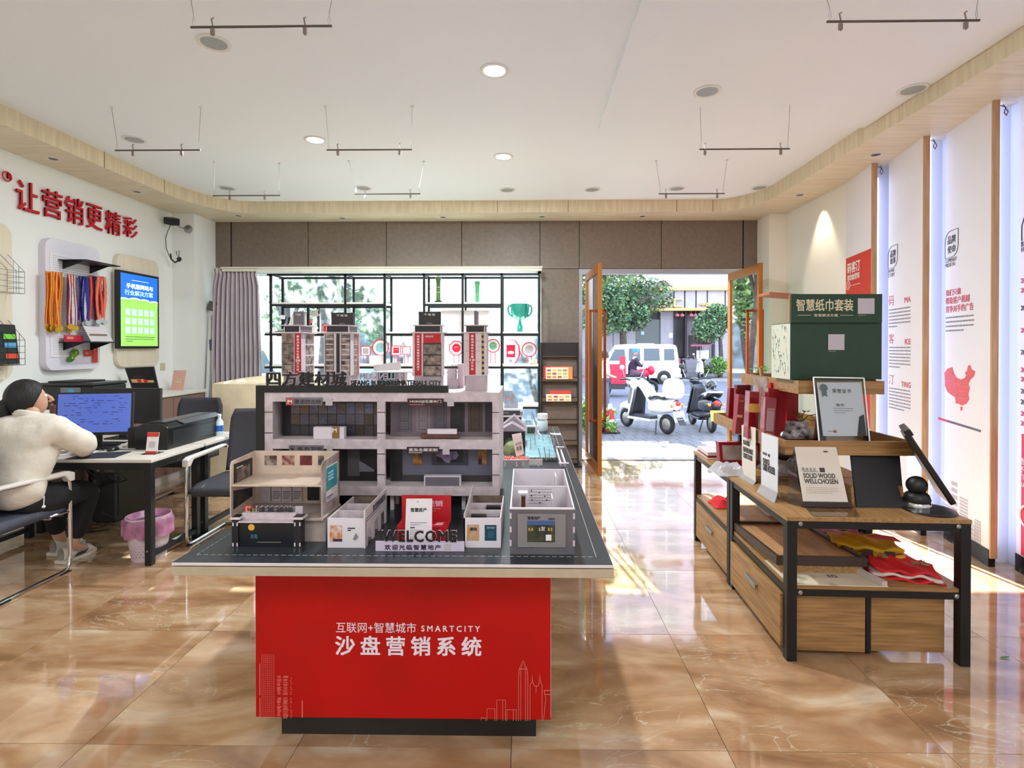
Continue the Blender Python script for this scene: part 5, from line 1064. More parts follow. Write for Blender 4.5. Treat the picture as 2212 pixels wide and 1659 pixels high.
t = thing('greeting_card', 'small pink illustrated card standing on the counter below the socket', 'card', (-4.1, 6.35, .977)); x0, x1, z0, z1 = rect(370, 800, 400, 835, 6.35)
c = MB().slab([(x0, 6.34, .977), (x1 - .02, 6.34, .977), (x1, 6.37, z1), (x0 + .015, 6.37, z1)], (0, .004, 0)).build('card', M('pink card', (222, 172, 158), .5), t); Pq = PL((0, 6.355, 0)); MB().ball(((x0 + x1) / 2, 6.352, (.977 + z1) / 2 - .01), .045, 12, 8, (1, .05, .8)).build('print', M('flower print', (190, 130, 80), .6, c2=(240, 226, 200), vs=60), c); 
t = thing('office_printer', 'black multifunction printer on the wall counter behind the seated person', 'printer', (-4.12, 4.9, .977))
MB().box(-4.36, -3.87, 4.72, 5.12, .98, 1.145).build('body', M('printer black', (34, 34, 36), .35), t, bevel=.012); MB().box(-4.36, -3.86, 4.71, 5.12, 1.147, 1.172).build('scanner_lid', M('printer lid', (48, 48, 50), .3), t, bevel=.008); MB().box(-4.30, -4.02, 4.74, 5.05, 1.172, 1.186).build('feeder_tray', BLACK, t, bevel=.004)
MB().box(-4.16, -3.98, 4.712, 4.72, 1.06, 1.13).build('control_panel', M('printer panel', (120, 128, 134), .3), t); MB().lathe([(.03, 0), (.03, -.002)], (-4.06, 4.711, 1.095), 16, ax=(0, 1, 0)).build('sticker', M('sticker blue', (80, 170, 210), .4), t); MB().box(-4.30, -3.95, 4.68, 4.72, .99, 1.0).build('paper_tray', BLACK, t)

# ------------------------------------------------------------------ desks and what stands on them
DTOP = M('desk top', (222, 216, 206), .35); DEDGE = M('desk edge', (38, 36, 36), .4)
def desk(lab, y0, y1):
    t = thing('office_desk', lab, 'desk', (-3.24, (y0 + y1) / 2, 0), 0, 'back to back office desks'); x0, x1 = -3.94, -2.535
    MB().box(x0, x1, y0, y1, .708, .73).build('top', DTOP, t, bevel=.003); MB().box(x0 + .002, x1 - .002, y0 + .002, y1 - .002, .700, .708).build('edge_layer', DEDGE, t)
    MB().box(x0 + .02, x1 - .02, y0 + .02, y0 + .06, .655, .70).box(x0 + .02, x1 - .02, y1 - .06, y1 - .02, .655, .70).box(x1 - .065, x1 - .02, y0 + .06, y1 - .06, .655, .70).box(x0 + .02, x0 + .065, y0 + .06, y1 - .06, .655, .70).build('frame', BLKM, t)
    for x in (x1 - .065, x0 + .02):
        for y in (y0 + .02, y1 - .065): MB().box(x, x + .045, y, y + .045, 0, .655).build('leg', BLKM, t, bevel=.003)
        MB().box(x + .005, x + .04, y0 + .065, y1 - .065, .05, .085).build('foot_rail', BLKM, t)
    for x in (x1 - .045,): MB().ball((x, y0 + .018, .10), .006, 8, 6).build('bolt', SATIN, t)
    return t
desk('front white-topped desk with black steel frame where the person works', 3.575, 4.17); desk('rear white-topped desk with black steel frame, back to back with the front one', 4.19, 4.785)
D = .7305
SCRB = M('monitor lit', (76, 98, 178), .25, emit=.42)
t = thing('computer_monitor', 'black monitor with lit blue screen on the front desk', 'monitor', (-3.15, 3.98, D))
c0, c1, c2_, c3 = at(121.5, 932, 3.84), at(282, 943, 3.93), at(294, 852.5, 3.97), at(130, 855, 3.88); 
A = at(122, 936, 3.85); B = at(281, 941, 3.95); r_ = (B - A); r_.z = 0; L = r_.length; r_.normalize(); up = V((r_.y * -.10, r_.x * .10 * 1, 1)).normalized(); up = V((-r_.y * .08, r_.x * .08, 1)).normalized()
Hm = .285; A.z = B.z = .862; o_ = A
def ob(a0, a1, b0, b1, d0, d1): 
    n_ = r_.cross(up).normalized(); P0 = o_ + r_ * a0 + up * b0 - n_ * d0
    return [o_ + r_ * a + up * b - n_ * d for a, b, d in ((a0, b0, d0), (a1, b0, d0), (a1, b1, d0), (a0, b1, d0))], -n_ * (d1 - d0)
MB().slab(*ob(-.012, L + .012, -.022, Hm + .012, .002, .028)).build('case', BLACK, t, bevel=.004); MB().slab(*ob(0, L, 0, Hm, .0, .002)).build('display', SCRB, t)
PM = PL(o_, r_, up, .0008); m = MB(); rr = random.Random(11)
for k in range(13):
    x = L * .08
    while x < L * .93:
        w = rr.uniform(.01, .05)
        if rr.random() < .5: b = Hm * (.93 - k * .06); m.slab([PM.w(x, b), PM.w(x + w, b), PM.w(x + w, b + .004), PM.w(x, b + .004)], PM.n * .0004)
        x += w + .02
m.build('screen_text', M('monitor text', (44, 56, 120), .3, emit=.1), t, kind='stuff')
mid = o_ + r_ * L / 2; MB().tube([mid + V((0, .03, .1)), mid + V((0, .05, -.02)), V((mid.x, mid.y + .05, D + .012))], .022, 8).build('stand', BLACK, t); MB().lathe([(.10, 0), (.10, .008), (.03, .014)], (mid.x, mid.y + .03, D), 22, sy=.8).build('stand_base', BLACK, t)
t = thing('computer_monitor', 'black monitor seen from behind on the rear desk', 'monitor', (-3.3, 4.45, D)); y = 4.42
x0, x1, z0, z1 = rect(196, 839, 345, 935, y); MB().slab([(x0, y, .85), (x1, y, .85), (x1 - .01, y + .02, z1), (x0, y + .02, z1)], (0, .035, 0)).build('case', M('monitor back', (30, 30, 32), .45), t, bevel=.008); MB().box((x0 + x1) / 2 - .03, (x0 + x1) / 2 + .03, y - .03, y, D + .012, 1.0).build('stand', BLACK, t); MB().box((x0 + x1) / 2 - .12, (x0 + x1) / 2 + .12, y - .08, y + .1, D, D + .012).build('stand_base', BLACK, t)
PBK = M('inkjet black', (26, 26, 28), .3)
t = thing('desk_printer', 'wide low black inkjet printer across the two desks', 'printer', (-2.78, 4.27, D)); xa, xb, ya2, yb2 = -2.90, -2.655, 3.915, 4.64
MB().slab([(xa, ya2, D), (xb, ya2, D), (xb, ya2, D + .165), (xb - .05, ya2, D + .19), (xa + .05, ya2, D + .19), (xa, ya2, D + .16)], (0, yb2 - ya2, 0)).build('body', PBK, t, bevel=.008)
MB().slab([(xa + .06, ya2 + .05, D + .19), (xb - .055, ya2 + .05, D + .19), (xb - .055, yb2 - .05, D + .19), (xa + .06, yb2 - .05, D + .19)], (0, 0, .010)).build('lid', M('printer lid'), t, bevel=.003); MB().box(xb - .002, xb + .004, ya2 + .06, yb2 - .06, D + .03, D + .13).build('output_flap', M('inkjet grey', (44, 44, 46), .3), t, bevel=.002)
MB().slab([(xb - .05, ya2 + .18, D + .192), (xb + .01, ya2 + .18, D + .168), (xb + .01, yb2 - .03, D + .168), (xb - .05, yb2 - .03, D + .192)], (0, 0, .005)).build('control_strip', M('inkjet strip', (86, 88, 92), .25), t)
MB().box(xa - .07, xa, ya2 + .02, ya2 + .14, D, D + .16).build('ink_tank', PBK, t, bevel=.006)
t = thing('payment_card_stand', 'small red and white payment card on a clear stand before the wide printer', 'card stand', (-2.93, 3.80, D)); x0, x1, z0, z1 = rect(315, 935, 340, 971, 3.78)
c = MB().slab([(x0, 3.775, D + .004), (x1, 3.775, D + .004), (x1, 3.80, z1), (x0, 3.80, z1)], (0, .003, 0)).build('card', WHT, t); MB().slab([(x0, 3.793, z1 - .03), (x1, 3.793, z1 - .03), (x1, 3.7985, z1), (x0, 3.7985, z1)], (0, -.001, 0)).build('print', REDP, c); MB().slab([(x0, 3.773, D + .004), (x1, 3.773, D + .004), (x1, 3.776, D + .018), (x0, 3.776, D + .018)], (0, -.001, 0)).build('print', REDP, c); MB().box(x0 - .01, x1 + .01, 3.74, 3.84, D, D + .004).build('clear_foot', ACRYL, t); MB().slab([(x0 + .02, 3.7795, D + .045), (x1 - .02, 3.7795, D + .045), (x1 - .02, 3.7865, D + .085), (x0 + .02, 3.7865, D + .085)], (0, -.001, 0)).build('plain_patch', M('plate'), c)
kb = onz(214, 962, D); t = thing('keyboard', 'black keyboard below the blue-lit monitor', 'keyboard', (kb.x, kb.y, D), .10)
MB().box(kb.x - .21, kb.x + .20, kb.y - .06, kb.y + .06, D, D + .018).build('case', BLACK, t, bevel=.004); m = MB()
for i in range(15):
    for j in range(5): m.box(kb.x - .2 + i * .0265, kb.x - .2 + i * .0265 + .021, kb.y - .053 + j * .0215, kb.y - .053 + j * .0215 + .017, D + .018, D + .023)
m.build('keys', M('key black', (40, 40, 42), .5), t, kind='stuff')
p = onz(245, 973, D); t = thing('mouse', 'black computer mouse in front of the keyboard end', 'mouse', p); MB().ball(p + V((0, 0, .0)), .05, 14, 10, (.62, 1, .62)).build('shell', PBK, t, smooth=True); MB().box(p.x - .004, p.x + .004, p.y + .01, p.y + .03, p.z + .028, p.z + .033).build('wheel', DEDGE, t)
p = onz(215, 984, D); one(MB().obox(p + V((0, 0, .0015)), (.30, .22, .003), (0, 0, .2)), 'mouse_pad', M('mouse pad', (44, 48, 54), .7), 'dark mouse pad at the front edge of the desk', 'mouse pad')
for k, (x, y, a, w, h, lab) in enumerate(((165, 978, .5, .25, .2, 'white printed sheets under the elbow on the front desk'), (185, 973, .8, .22, .2, 'loose white sheet beside the elbow on the front desk'), (275, 969, .15, .16, .09, 'small white paper slips right of the mouse'))):
    p = onz(x, y, D); s_ = one(MB().obox(p + V((0, 0, .003 + k * .002)), (w, h, .003), (0, 0, a)), 'paper_sheets', M('paper', (224, 224, 226), .6, var=.1, vs=50, stretch=(1, 6, 1)), lab, 'paper')
t = thing('tissue_cup', 'crumpled white cloth lying right of the mouse', 'cloth', onz(278, 965, D)); p = onz(278, 965, D); rr = random.Random(2)
MB().grid(lambda u, v: p + V(((u - .5) * .13, (v - .5) * .09, .008 + .022 * math.sin(u * PI) * math.sin(v * PI) + .008 * math.sin(u * 17) * math.cos(v * 13))), 12, 10).build('cloth', M('cloth white', (216, 208, 200), .8), t, smooth=True, solid=.003)
x0, x1, z0, z1 = rect(80, 876, 116, 930, 4.35); t = thing('desktop_speaker', 'black speaker with wooden side between person and monitor', 'speaker', ((x0 + x1) / 2, 4.42, D)); MB().box(x0, x1 - .04, 4.35, 4.5, D, z1).build('cabinet', BLACK, t); MB().box(x1 - .04, x1, 4.35, 4.5, D, z1).build('wood_side', M('walnut'), t); MB().lathe([(.022, 0), (.022, -.004)], ((x0 + x1) / 2 - .01, 4.35, z1 - .05), 16, ax=(0, 1, 0)).build('knob', SATIN, t)
t = thing('pc_tower', 'black computer tower standing under the rear desk', 'computer', (-3.575, 4.65, 0)); MB().box(-3.67, -3.48, 4.46, 4.86, .012, .43).build('case', M('pc black', (28, 29, 30), .45), t, bevel=.006); m = MB()
MB().box(-3.482, -3.476, 4.50, 4.82, .06, .40).build('side_panel', M('pc side', (36, 37, 38), .5), t); MB().box(-3.655, -3.60, 4.455, 4.46, .25, .37).build('port_panel', M('pc ports', (90, 92, 90), .4, var=.4, vs=60), t)
for x in (-3.66, -3.51): MB().box(x, x + .02, 4.48, 4.84, 0, .012).build('foot', BLACK, t)
t = thing('cable_tangle', 'loose black cables hanging under the front desk to the computer', 'cables', (-3.6, 4.3, 0)); rr = random.Random(9)
for k in range(6):
    x = -3.75 + k * .06; MB().tube([(x, 4.2, .66), (x + .05, 4.25, .52 - .05 * (k % 3)), (x + .12, 4.28, .60 - .1 * (k % 2)), (x + .16, 4.36, .40), (-3.64, 4.45, .30)], .004, 6).build('cable', M('cable dark', (40, 38, 40), .5), t)
MB().tube([(-3.6, 4.44, .2), (-3.50, 4.36, .12), (-3.42, 4.40, .06), (-3.5, 4.34, .006), (-3.7, 4.25, .006), (-3.62, 4.18, .006), (-3.4, 4.30, .006)], .005, 6).build('cable', M('cable dark'), t)
# bin
BAGP = M('bag pink', (196, 132, 170), .35, var=.2, vs=12, alpha=.92); BINW = M('bin pale', (214, 196, 206), .5)
bp = onz(300, 1214, 0); t = thing('waste_bin', 'pale perforated waste bin with pink bag under the front desk', 'bin', (bp.x, bp.y + .1, 0)); c = V((bp.x, bp.y + .1, 0))
MB().lathe([(.105, 0), (.125, .15), (.14, .30), (.135, .30), (.12, .15), (.098, .01)], c, 28).build('tub', BINW, t, smooth=True); m = MB()
for j in range(8):
    for i in range(30):
        a = 2 * PI * (i + .5 * (j % 2)) / 30; r = .105 + (.03 + j * .02) / .30 * .035 + .0008; d = V((math.cos(a), math.sin(a), 0)); e = V((-d.y, d.x, 0)); p = c + d * r + V((0, 0, .03 + j * .02)); m.slab([p - e * .006, p + e * .006, p + e * .006 + V((0, 0, .008)), p - e * .006 + V((0, 0, .008))], d * .0006)
m.build('perforations', M('bin holes', (168, 140, 156), .7), t, kind='stuff')
def bagf(u, v):
    a = u * 2 * PI; r = (.152 + .008 * math.sin(a * 9) + .006 * math.sin(a * 5 + 1)) * (1 if v > .3 else .93 + v * .23); z = .31 - v * .14 + .008 * math.sin(a * 7) if v > .15 else .31 - .05 * (.15 - v) / .15
    if v <= .15: r = .135 * (.75 + v * 1.6)
    return c + V((r * math.cos(a), r * math.sin(a), z))
MB().grid(bagf, 48, 8).build('bag_liner', BAGP, t, smooth=True)
# chairs
SEATG = M('chair fabric', (62, 62, 70), .8, bump=.15, bs=400); SEATB = M('chair fabric blue', (74, 78, 92), .8, bump=.15, bs=400); ARMW = M('arm white', (226, 222, 216), .4)
def visitor_chair(lab, x, y, rz, seatm):
    t = thing('visitor_chair', lab, 'chair', (x, y, 0), rz, 'cantilever office chairs'); Mx = TM[t.name]
    def mb(): return MB().xf(Mx)
    mb().grid(lambda u, v: V(((u - .5) * .47, -.25 + v * .47, .425 + .02 * (1 - (2 * u - 1) ** 2) * math.sin(v * PI) - .03 * (max(0, .25 - v) * 4) ** 2)), 14, 14).build('seat', seatm, t, smooth=True, solid=.06)
    def bf(u, v):
        w = .46 * (1 - .10 * abs(v - .6)) * (1 - .12 * max(0, v - .85) / .15); cx = (u - .5) * 2
        return V((cx * w / 2, .235 + .10 * v ** 1.3 + .045 * cx * cx * -1 + .03 * math.sin(v * PI), .47 + v * .50))
    mb().grid(bf, 14, 14).build('backrest', seatm, t, smooth=True, solid=.03)
    for s in (-1, 1):
        xx = s * .255
        mb().tube([(xx, .24, .012), (xx, .2, .012), (xx, -.20, .012), (xx, -.245, .02), (xx, -.265, .05), (xx, -.27, .12), (xx, -.265, .56), (xx, -.255, .62), (xx, -.22, .645), (xx, .20, .665), (xx * .97, .265, .655)], .0125, 10).build('frame_tube', CHROME, t, smooth=True)
        mb().slab([(xx - .024, -.285, .60), (xx - .024, -.285, .655), (xx - .024, -.24, .672), (xx - .024, .24, .685), (xx - .024, .24, .665), (xx - .024, -.21, .645), (xx - .024, -.245, .60)], (.048, 0, 0)).build('arm_rest', ARMW, t, bevel=.008)
        mb().box(xx - .015, xx + .015, .16, .24, 0, .012).build('foot_pad', BLACK, t); mb().box(xx - .015, xx + .015, -.26, -.18, 0, .006).build('foot_pad', BLACK, t)
    mb().tube([(-.255, .235, .012), (.255, .235, .012)], .012, 8).build('cross_tube', CHROME, t, smooth=True); mb().tube([(-.255, -.12, .395), (.255, -.12, .395)], .012, 8).tube([(-.255, -.268, .40), (-.22, -.12, .395)], .010, 6).tube([(.255, -.268, .40), (.22, -.12, .395)], .010, 6).build('seat_bracket', CHROME, t, smooth=True)
    return t
visitor_chair('dark fabric cantilever chair with white arms beside the desk corner and table', -2.275, 4.205, 0, SEATG)
visitor_chair('dark fabric cantilever chair behind the rear desk, facing the room', -3.36, 5.17, 0, SEATG)
visitor_chair('grey-blue cantilever chair with white arms on which the person sits', -3.30, 3.25, PI, SEATB)

# ------------------------------------------------------------------ seated person
SKIN_ = M('skin', (206, 160, 134), .5); JACK = M('jacket cream', (228, 221, 208), .85, bump=.4, bs=26, var=.02, vs=14); TROU = M('trousers black', (22, 22, 26), .8, bump=.1, bs=80); HAIR = M('hair black', (15, 13, 13), .5, bump=.5, bs=26, stretch=(6, 6, 1)); SHOE = M('sneaker white', (226, 220, 210), .5)
t = thing('person', 'seated person in cream jacket and black trousers working at the front desk', 'person', (-3.2, 3.3, 0))
hipc = V((-3.24, 3.27, .52)); 
P_ = [hipc, V((-3.22, 3.31, .68)), V((-3.20, 3.36, .86)), V((-3.20, 3.39, .98)), V((-3.21, 3.42, 1.045)), V((-3.235, 3.45, 1.10)),
      V((-3.00, 3.39, .955)), V((-2.96, 3.53, .84)), V((-3.10, 3.70, .775)), V((-3.18, 3.755, .768)), V((-3.40, 3.40, .955)), V((-3.48, 3.52, .83)), V((-3.38, 3.70, .775)), V((-3.31, 3.755, .768)),
      V((-3.14, 3.30, .50)), V((-3.10, 3.74, .485)), V((-3.16, 3.66, .11)), V((-3.17, 3.80, .035)), V((-3.36, 3.30, .50)), V((-3.36, 3.72, .485)), V((-3.37, 3.80, .11)), V((-3.37, 3.93, .035))]
E_ = [(0, 1), (1, 2), (2, 3), (3, 4), (4, 5), (3, 6), (6, 7), (7, 8), (8, 9), (3, 10), (10, 11), (11, 12), (12, 13), (0, 14), (14, 15), (15, 16), (16, 17), (0, 18), (18, 19), (19, 20), (20, 21)]
R_ = [.12, .11, .11, .06, .045, .05, .038, .036, .035, .025, .038, .036, .032, .025, .085, .06, .038, .03, .085, .06, .038, .03]
body = skin('body', P_, E_, R_, SKIN_, t)
# head with a face, turned to the right
hc = V((-3.275, 3.47, 1.145)); hr = Euler((.25, .0, -.75)).to_matrix()
def hw_(q): return hc + hr @ V(q)
hm_ = MB()
def headf(u, v):
    a = u * 2 * PI; b = v * PI; x = .074 * math.sin(b) * math.cos(a); y = .092 * math.sin(b) * math.sin(a); z = -.112 * math.cos(b)
    if z < 0: k = 1 + z * 2.2; x *= k; y = y * (1 + z * 1.2) + (-z) * .18
    return hw_((x, y, z))
hm_.grid(headf, 28, 20).build('head', SKIN_, t, smooth=True)
MB().tube([hw_((0, .090, .01)), hw_((0, .108, -.022)), hw_((0, .112, -.036)), hw_((0, .092, -.044))], .011, 8, rad=[.008, .012, .014, .008]).build('nose', SKIN_, t, smooth=True)
for s in (-1, 1):
    MB().ball(hw_((s * .075, -.005, -.012)), .032, 10, 8, (.35, .6, 1), (0, 0, -.75)).build('ear', SKIN_, t, smooth=True)
    e = MB().ball(hw_((s * .030, .082, .004)), .012, 10, 8).build('eye', WHT, t, smooth=True); MB().ball(hw_((s * .030, .091, .004)), .005, 8, 6).build('iris', HAIR, e)
MB().tube([hw_((-.024, .098, -.066)), hw_((0, .106, -.064)), hw_((.024, .098, -.066))], .005, 6).build('mouth', M('lips', (170, 90, 84), .5), t, smooth=True)
def hairf(u, v):
    a = u * 2 * PI; b = (.36 + v * .64) * PI; s = 1.13 + .02 * math.sin(a * 11) ; fr = max(0, math.sin(a)); low = max(0, .36 + .30 * fr * 1.1)
    b = (low + (1 - low) * v) * PI; x = .080 * math.sin(b) * math.cos(a) * s; y = .100 * math.sin(b) * math.sin(a) * s - .006; z = -.118 * math.cos(b) * s + .004
    return hw_((x, y, z))
MB().grid(hairf, 36, 14).build('hair', HAIR, t, smooth=True, solid=.006)
MB().tube([hw_(q) for q in ((.0, -.098, .03), (0, -.125, .01), (0, -.135, -.05), (-.01, -.13, -.13), (-.02, -.12, -.22))], .03, 10, rad=[.022, .034, .036, .028, .008]).build('ponytail', HAIR, t, smooth=True)
# clothes
jv = [V((-3.23, 3.265, .47)), V((-3.22, 3.30, .66)), V((-3.20, 3.35, .82)), V((-3.20, 3.385, .95)), V((-3.21, 3.415, 1.025)), V((-3.01, 3.385, .965)), V((-2.96, 3.53, .845)), V((-3.09, 3.69, .785)), V((-3.39, 3.395, .965)), V((-3.48, 3.52, .835)), V((-3.39, 3.69, .785))]
skin('jacket', jv, [(0, 1), (1, 2), (2, 3), (3, 4), (3, 5), (5, 6), (6, 7), (3, 8), (8, 9), (9, 10)], [(.215, .165), (.21, .16), (.205, .15), (.15, .12), (.075, .075), .088, .074, .052, .088, .074, .052], JACK, t, sub=3)
jk = bpy.data.objects['jacket']; tx_ = bpy.data.textures.new('cloth folds', 'CLOUDS'); tx_.noise_scale = .11; tx_.noise_depth = 2; md = jk.modifiers.new('folds', 'DISPLACE'); md.texture = tx_; md.strength = .03; md.mid_level = .25; md.texture_coords = 'LOCAL'
MB().torus(V((-3.215, 3.425, 1.045)), .068, .024, (.1, .4, 1), 24, 8).build('collar', JACK, t, smooth=True)
MB().tube([V((-3.02, 3.30, .56)), V((-3.015, 3.29, .50))], .003, 5).ball((-3.015, 3.29, .495), .010, 8, 6).build('drawstring', WHT, t)
tv = [V((-3.24, 3.27, .53)), V((-3.13, 3.33, .51)), V((-3.10, 3.745, .49)), V((-3.155, 3.67, .14)), V((-3.37, 3.33, .51)), V((-3.36, 3.725, .49)), V((-3.37, 3.79, .14))]
skin('trousers', tv, [(0, 1), (1, 2), (2, 3), (0, 4), (4, 5), (5, 6)], [(.13, .10), .112, .085, .056, .115, .085, .056], TROU, t)
def shoe(heel, toe):
    d = (toe - heel); L = d.length; d.normalize(); s = V((-d.y, d.x, 0)).normalized()
    def f(u, v):
        a = v * 2 * PI; w = .042 * (1 - .35 * (1 - math.sin(min(1, u * 1.15) * PI) ** .5)) ; h = .098 - .045 * u if u < .9 else .043 * (1 - (u - .9) * 6); 
        return heel + d * (u * L) + s * (w * math.cos(a)) + V((0, 0, .012 + h * .5 + h * .5 * math.sin(a)))
    o = MB().grid(f, 14, 14).build('shoe', SHOE, t, smooth=True)
    MB().slab([heel + s * .044 - d * .01, heel - s * .044 - d * .01, heel - s * .05 + d * L * .7, heel + d * (L + .012) - s * .02, heel + d * (L + .012) + s * .02, heel + s * .05 + d * L * .7], (0, 0, .024)).build('sole', M('sole', (214, 206, 192), .6), o, bevel=.004)
    for sg in (-1, 1): MB().slab([heel + d * L * .25 + s * sg * .043 + V((0, 0, .03)), heel + d * L * .55 + s * sg * .045 + V((0, 0, .03)), heel + d * L * .7 + s * sg * .040 + V((0, 0, .05)), heel + d * L * .4 + s * sg * .036 + V((0, 0, .058))], s * sg * .003).build('stripe', BLACK, o)
shoe(V((-3.20, 3.62, 0)), V((-3.17, 3.86, 0))); shoe(V((-3.38, 3.76, 0)), V((-3.37, 4.0, 0)))
for base, s in ((V((-3.165, 3.745, .772)), 1), (V((-3.315, 3.745, .772)), -1)):   # hands on the desk, fingers curled over the pen and paper
    MB().ball(base + V((-s * .025, .03, .004)), .042, 12, 8, (.9, 1.1, .42)).build('palm', SKIN_, t, smooth=True)
    for k, L in enumerate((.060, .070, .066, .052)):
        b = base + V((-s * (.0 + k * .017), .062, .006)); MB().tube([b, b + V((0, L * .5, .010)), b + V((0, L * .85, .0)), b + V((0, L, -.016))], .0085, 8, rad=[.0095, .009, .008, .006]).build('finger', SKIN_, t, smooth=True)
    b = base + V((s * .008, .02, .0)); MB().tube([b, b + V((s * .012 - s * .03, .045, .002)), b + V((-s * .03, .07, -.008))], .009, 8, rad=[.012, .010, .007]).build('thumb', SKIN_, t, smooth=True)

# ------------------------------------------------------------------ rear of the room: covered machine, curtain, window rack
CRM = M('cream cloth', (232, 218, 184), .85, var=.05, vs=6, bump=.12, bs=14)
t = thing('covered_machine', 'machine under a cream dust sheet beside the curtain', 'covered machine', (-2.86, 6.0, 0)); x0, x1, y0, y1 = -3.36, -2.42, 5.62, 6.38
def drape(u, v):
    a = u * 2 * PI; c, s = math.cos(a), math.sin(a); k = 1 / max(abs(c), abs(s)) ** .86; fl = max(0, v - .45) / .55; top = min(1, v / .45)
    rx, ry = (x1 - x0) / 2, (y1 - y0) / 2; w = top * (1 + fl * (.05 + .025 * math.sin(a * 13) + .02 * math.sin(a * 7 + 2)))
    z = 1.13 + .05 * (1 - top) * math.cos(a * 2 + .5) + .05 * max(0, math.cos(a)) * top * (1 - fl) - (0 if v <= .45 else fl ** 1.0 * 1.09) - .02 * top ** 6
    return V(((x0 + x1) / 2 + rx * w * c * k, (y0 + y1) / 2 + ry * w * s * k, z))
MB().grid(drape, 80, 22).build('dust_sheet', CRM, t, smooth=True); MB().box(x0 + .05, x1 - .05, y0 + .05, y1 - .05, 0, 1.09).build('machine_body', M('counter white'), t)
CURT = M('curtain mauve', (190, 178, 186), .9, bump=.1, bs=300); 
t = thing('curtain', 'grey pleated curtain drawn to the left end of the window', 'curtain', (-3.72, 6.84, .02))
def curt(u, v):
    z = 2.50 - v * 2.46; pinch = 1 - .10 * math.exp(-((v - .035) / .03) ** 2); spread = .60 + .06 * min(1, v * 2.2); cx = -3.735
    return V((cx + (u - .5) * spread * pinch, 6.84 + (.045 + .01 * math.sin(u * 9)) * math.sin(u * 2 * PI * 11 + .6 * math.sin(v * 2 + u * 5)) * (.6 + .4 * min(1, v * 4)), z + .012 * math.sin(u * 2 * PI * 5.5) * (1 - min(1, v * 8))))
MB().grid(curt, 180, 30).build('cloth', CURT, t, smooth=True, solid=.003); MB().grid(lambda u, v: curt(u, v * .045) + V((0, .004, .012)), 160, 3).build('header_tape', M('header tape', (224, 220, 216), .8), t, smooth=True)
t = thing('curtain_rail', 'long white curtain rail above the shop window', 'rail', (-1.9, 6.87, 2.5)); x0, x1 = at(482, 582, 6.87).x, at(1172, 582, 6.87).x; z1 = at(800, 577.5, 6.87).z
MB().box(x0, x1, 6.80, 6.94, z1 - .022, z1).box(x0 + .02, x1 - .01, 6.80, 6.83, z1 - .058, z1 - .026).build('track', M('rail cream', (226, 220, 202), .4), t, bevel=.003)
for px in (504, 645, 840, 1013, 1157): x = at(px, 578, 6.9).x; MB().box(x - .015, x + .015, 6.94, 7.05, z1 - .01, z1 + .012).build('bracket', M('rail cream'), t)
t = thing('rolled_screen', 'folded stand with rolled banners leaning in the corner by the curtain', 'banner stand', (-4.05, 6.85, 0)); 
MB().cyl((-4.0, 6.75, 0), (-4.06, 6.9, 2.05), .018, n=10).build('pole', BLACK, t); MB().cyl((-3.95, 6.7, 0), (-4.03, 6.86, 1.35), .024, n=10).build('rolled_banner', M('roll grey', (190, 186, 180), .6), t); MB().obox((-4.05, 6.86, 2.02), (.10, .06, .12), (0, .3, 0)).build('clamp', M('clamp grey', (90, 90, 88), .5), t); MB().cyl((-4.09, 6.72, 0), (-4.075, 6.85, 1.9), .022, n=10).build('rolled_banner', M('roll white', (206, 208, 204), .6), t); MB().obox((-4.045, 6.83, 1.52), (.05, .05, .14)).build('strap', M('strap blue', (70, 80, 100), .5), t)

yf2, yb3 = 6.50, 6.82
def wx(px): return at(px, 700, yf2).x
t = thing('display_rack', 'black steel display rack with white boards standing across the shop window', 'rack', ((wx(585) + wx(1165)) / 2, 6.65, 0)); ztop = at(800, 591, yf2).z
posts = [585.4, 746.3, 831.3, 916.3, 999.5, 1083.6, 1165]
for px in posts:
    x = wx(px); q = .013
    for y in (yf2, yb3): MB().box(x - q, x + q, y - q, y + q, 0, ztop).build('post', BLKM, t)
    MB().box(x - q * .8, x + q * .8, yf2, yb3, ztop - .02, ztop).build('cross_bar', BLKM, t)
MB().box(wx(578), wx(1165), yf2 - .013, yf2 + .013, ztop - .026, ztop).box(wx(578), wx(1165), yb3 - .013, yb3 + .013, ztop - .026, ztop).build('top_rail', BLKM, t)
zA, zB, zC, zD = at(700, 659, yf2).z, at(700, 722.5, yf2).z, at(700, 793.5, yf2).z, at(700, 880, yf2).z; BRD = M('rack board', (234, 232, 226), .4)
def board(pa, pb, z):
    a, b = wx(pa), wx(pb); MB().box(a, b, yf2, yb3, z + .012, z + .034).build('board', BRD, t)
    MB().box(a, b, yf2 - .012, yf2 + .012, z - .014, z + .012).box(a, b, yb3 - .012, yb3 + .012, z - .014, z + .012).build('rail', BLKM, t)
board(585.4, 831.3, zA); board(916.3, 1083.6, zA); board(572, 666, zB); board(666, 746, zB); board(831.3, 1083.6, zB); board(1083.6, 1165, zB); board(572, 746, zC); board(746, 1083.6, zC); board(1083.6, 1165, zC); board(572, 1165, zD)
for px in (666,): 
    for y in (yf2, yb3): MB().box(wx(px) - .013, wx(px) + .013, y - .013, y + .013, zB, zA).build('post', BLKM, t)
ym = 6.64
def stand_on(px, z): return V((at(px, 700, ym).x, ym, z + .034))
p = stand_on(947, zA); t = thing('bamboo_vase', 'green segmented bamboo-shaped vase with dark foot on the upper rack board', 'vase', p); h = at(947, 600, ym).z - p.z
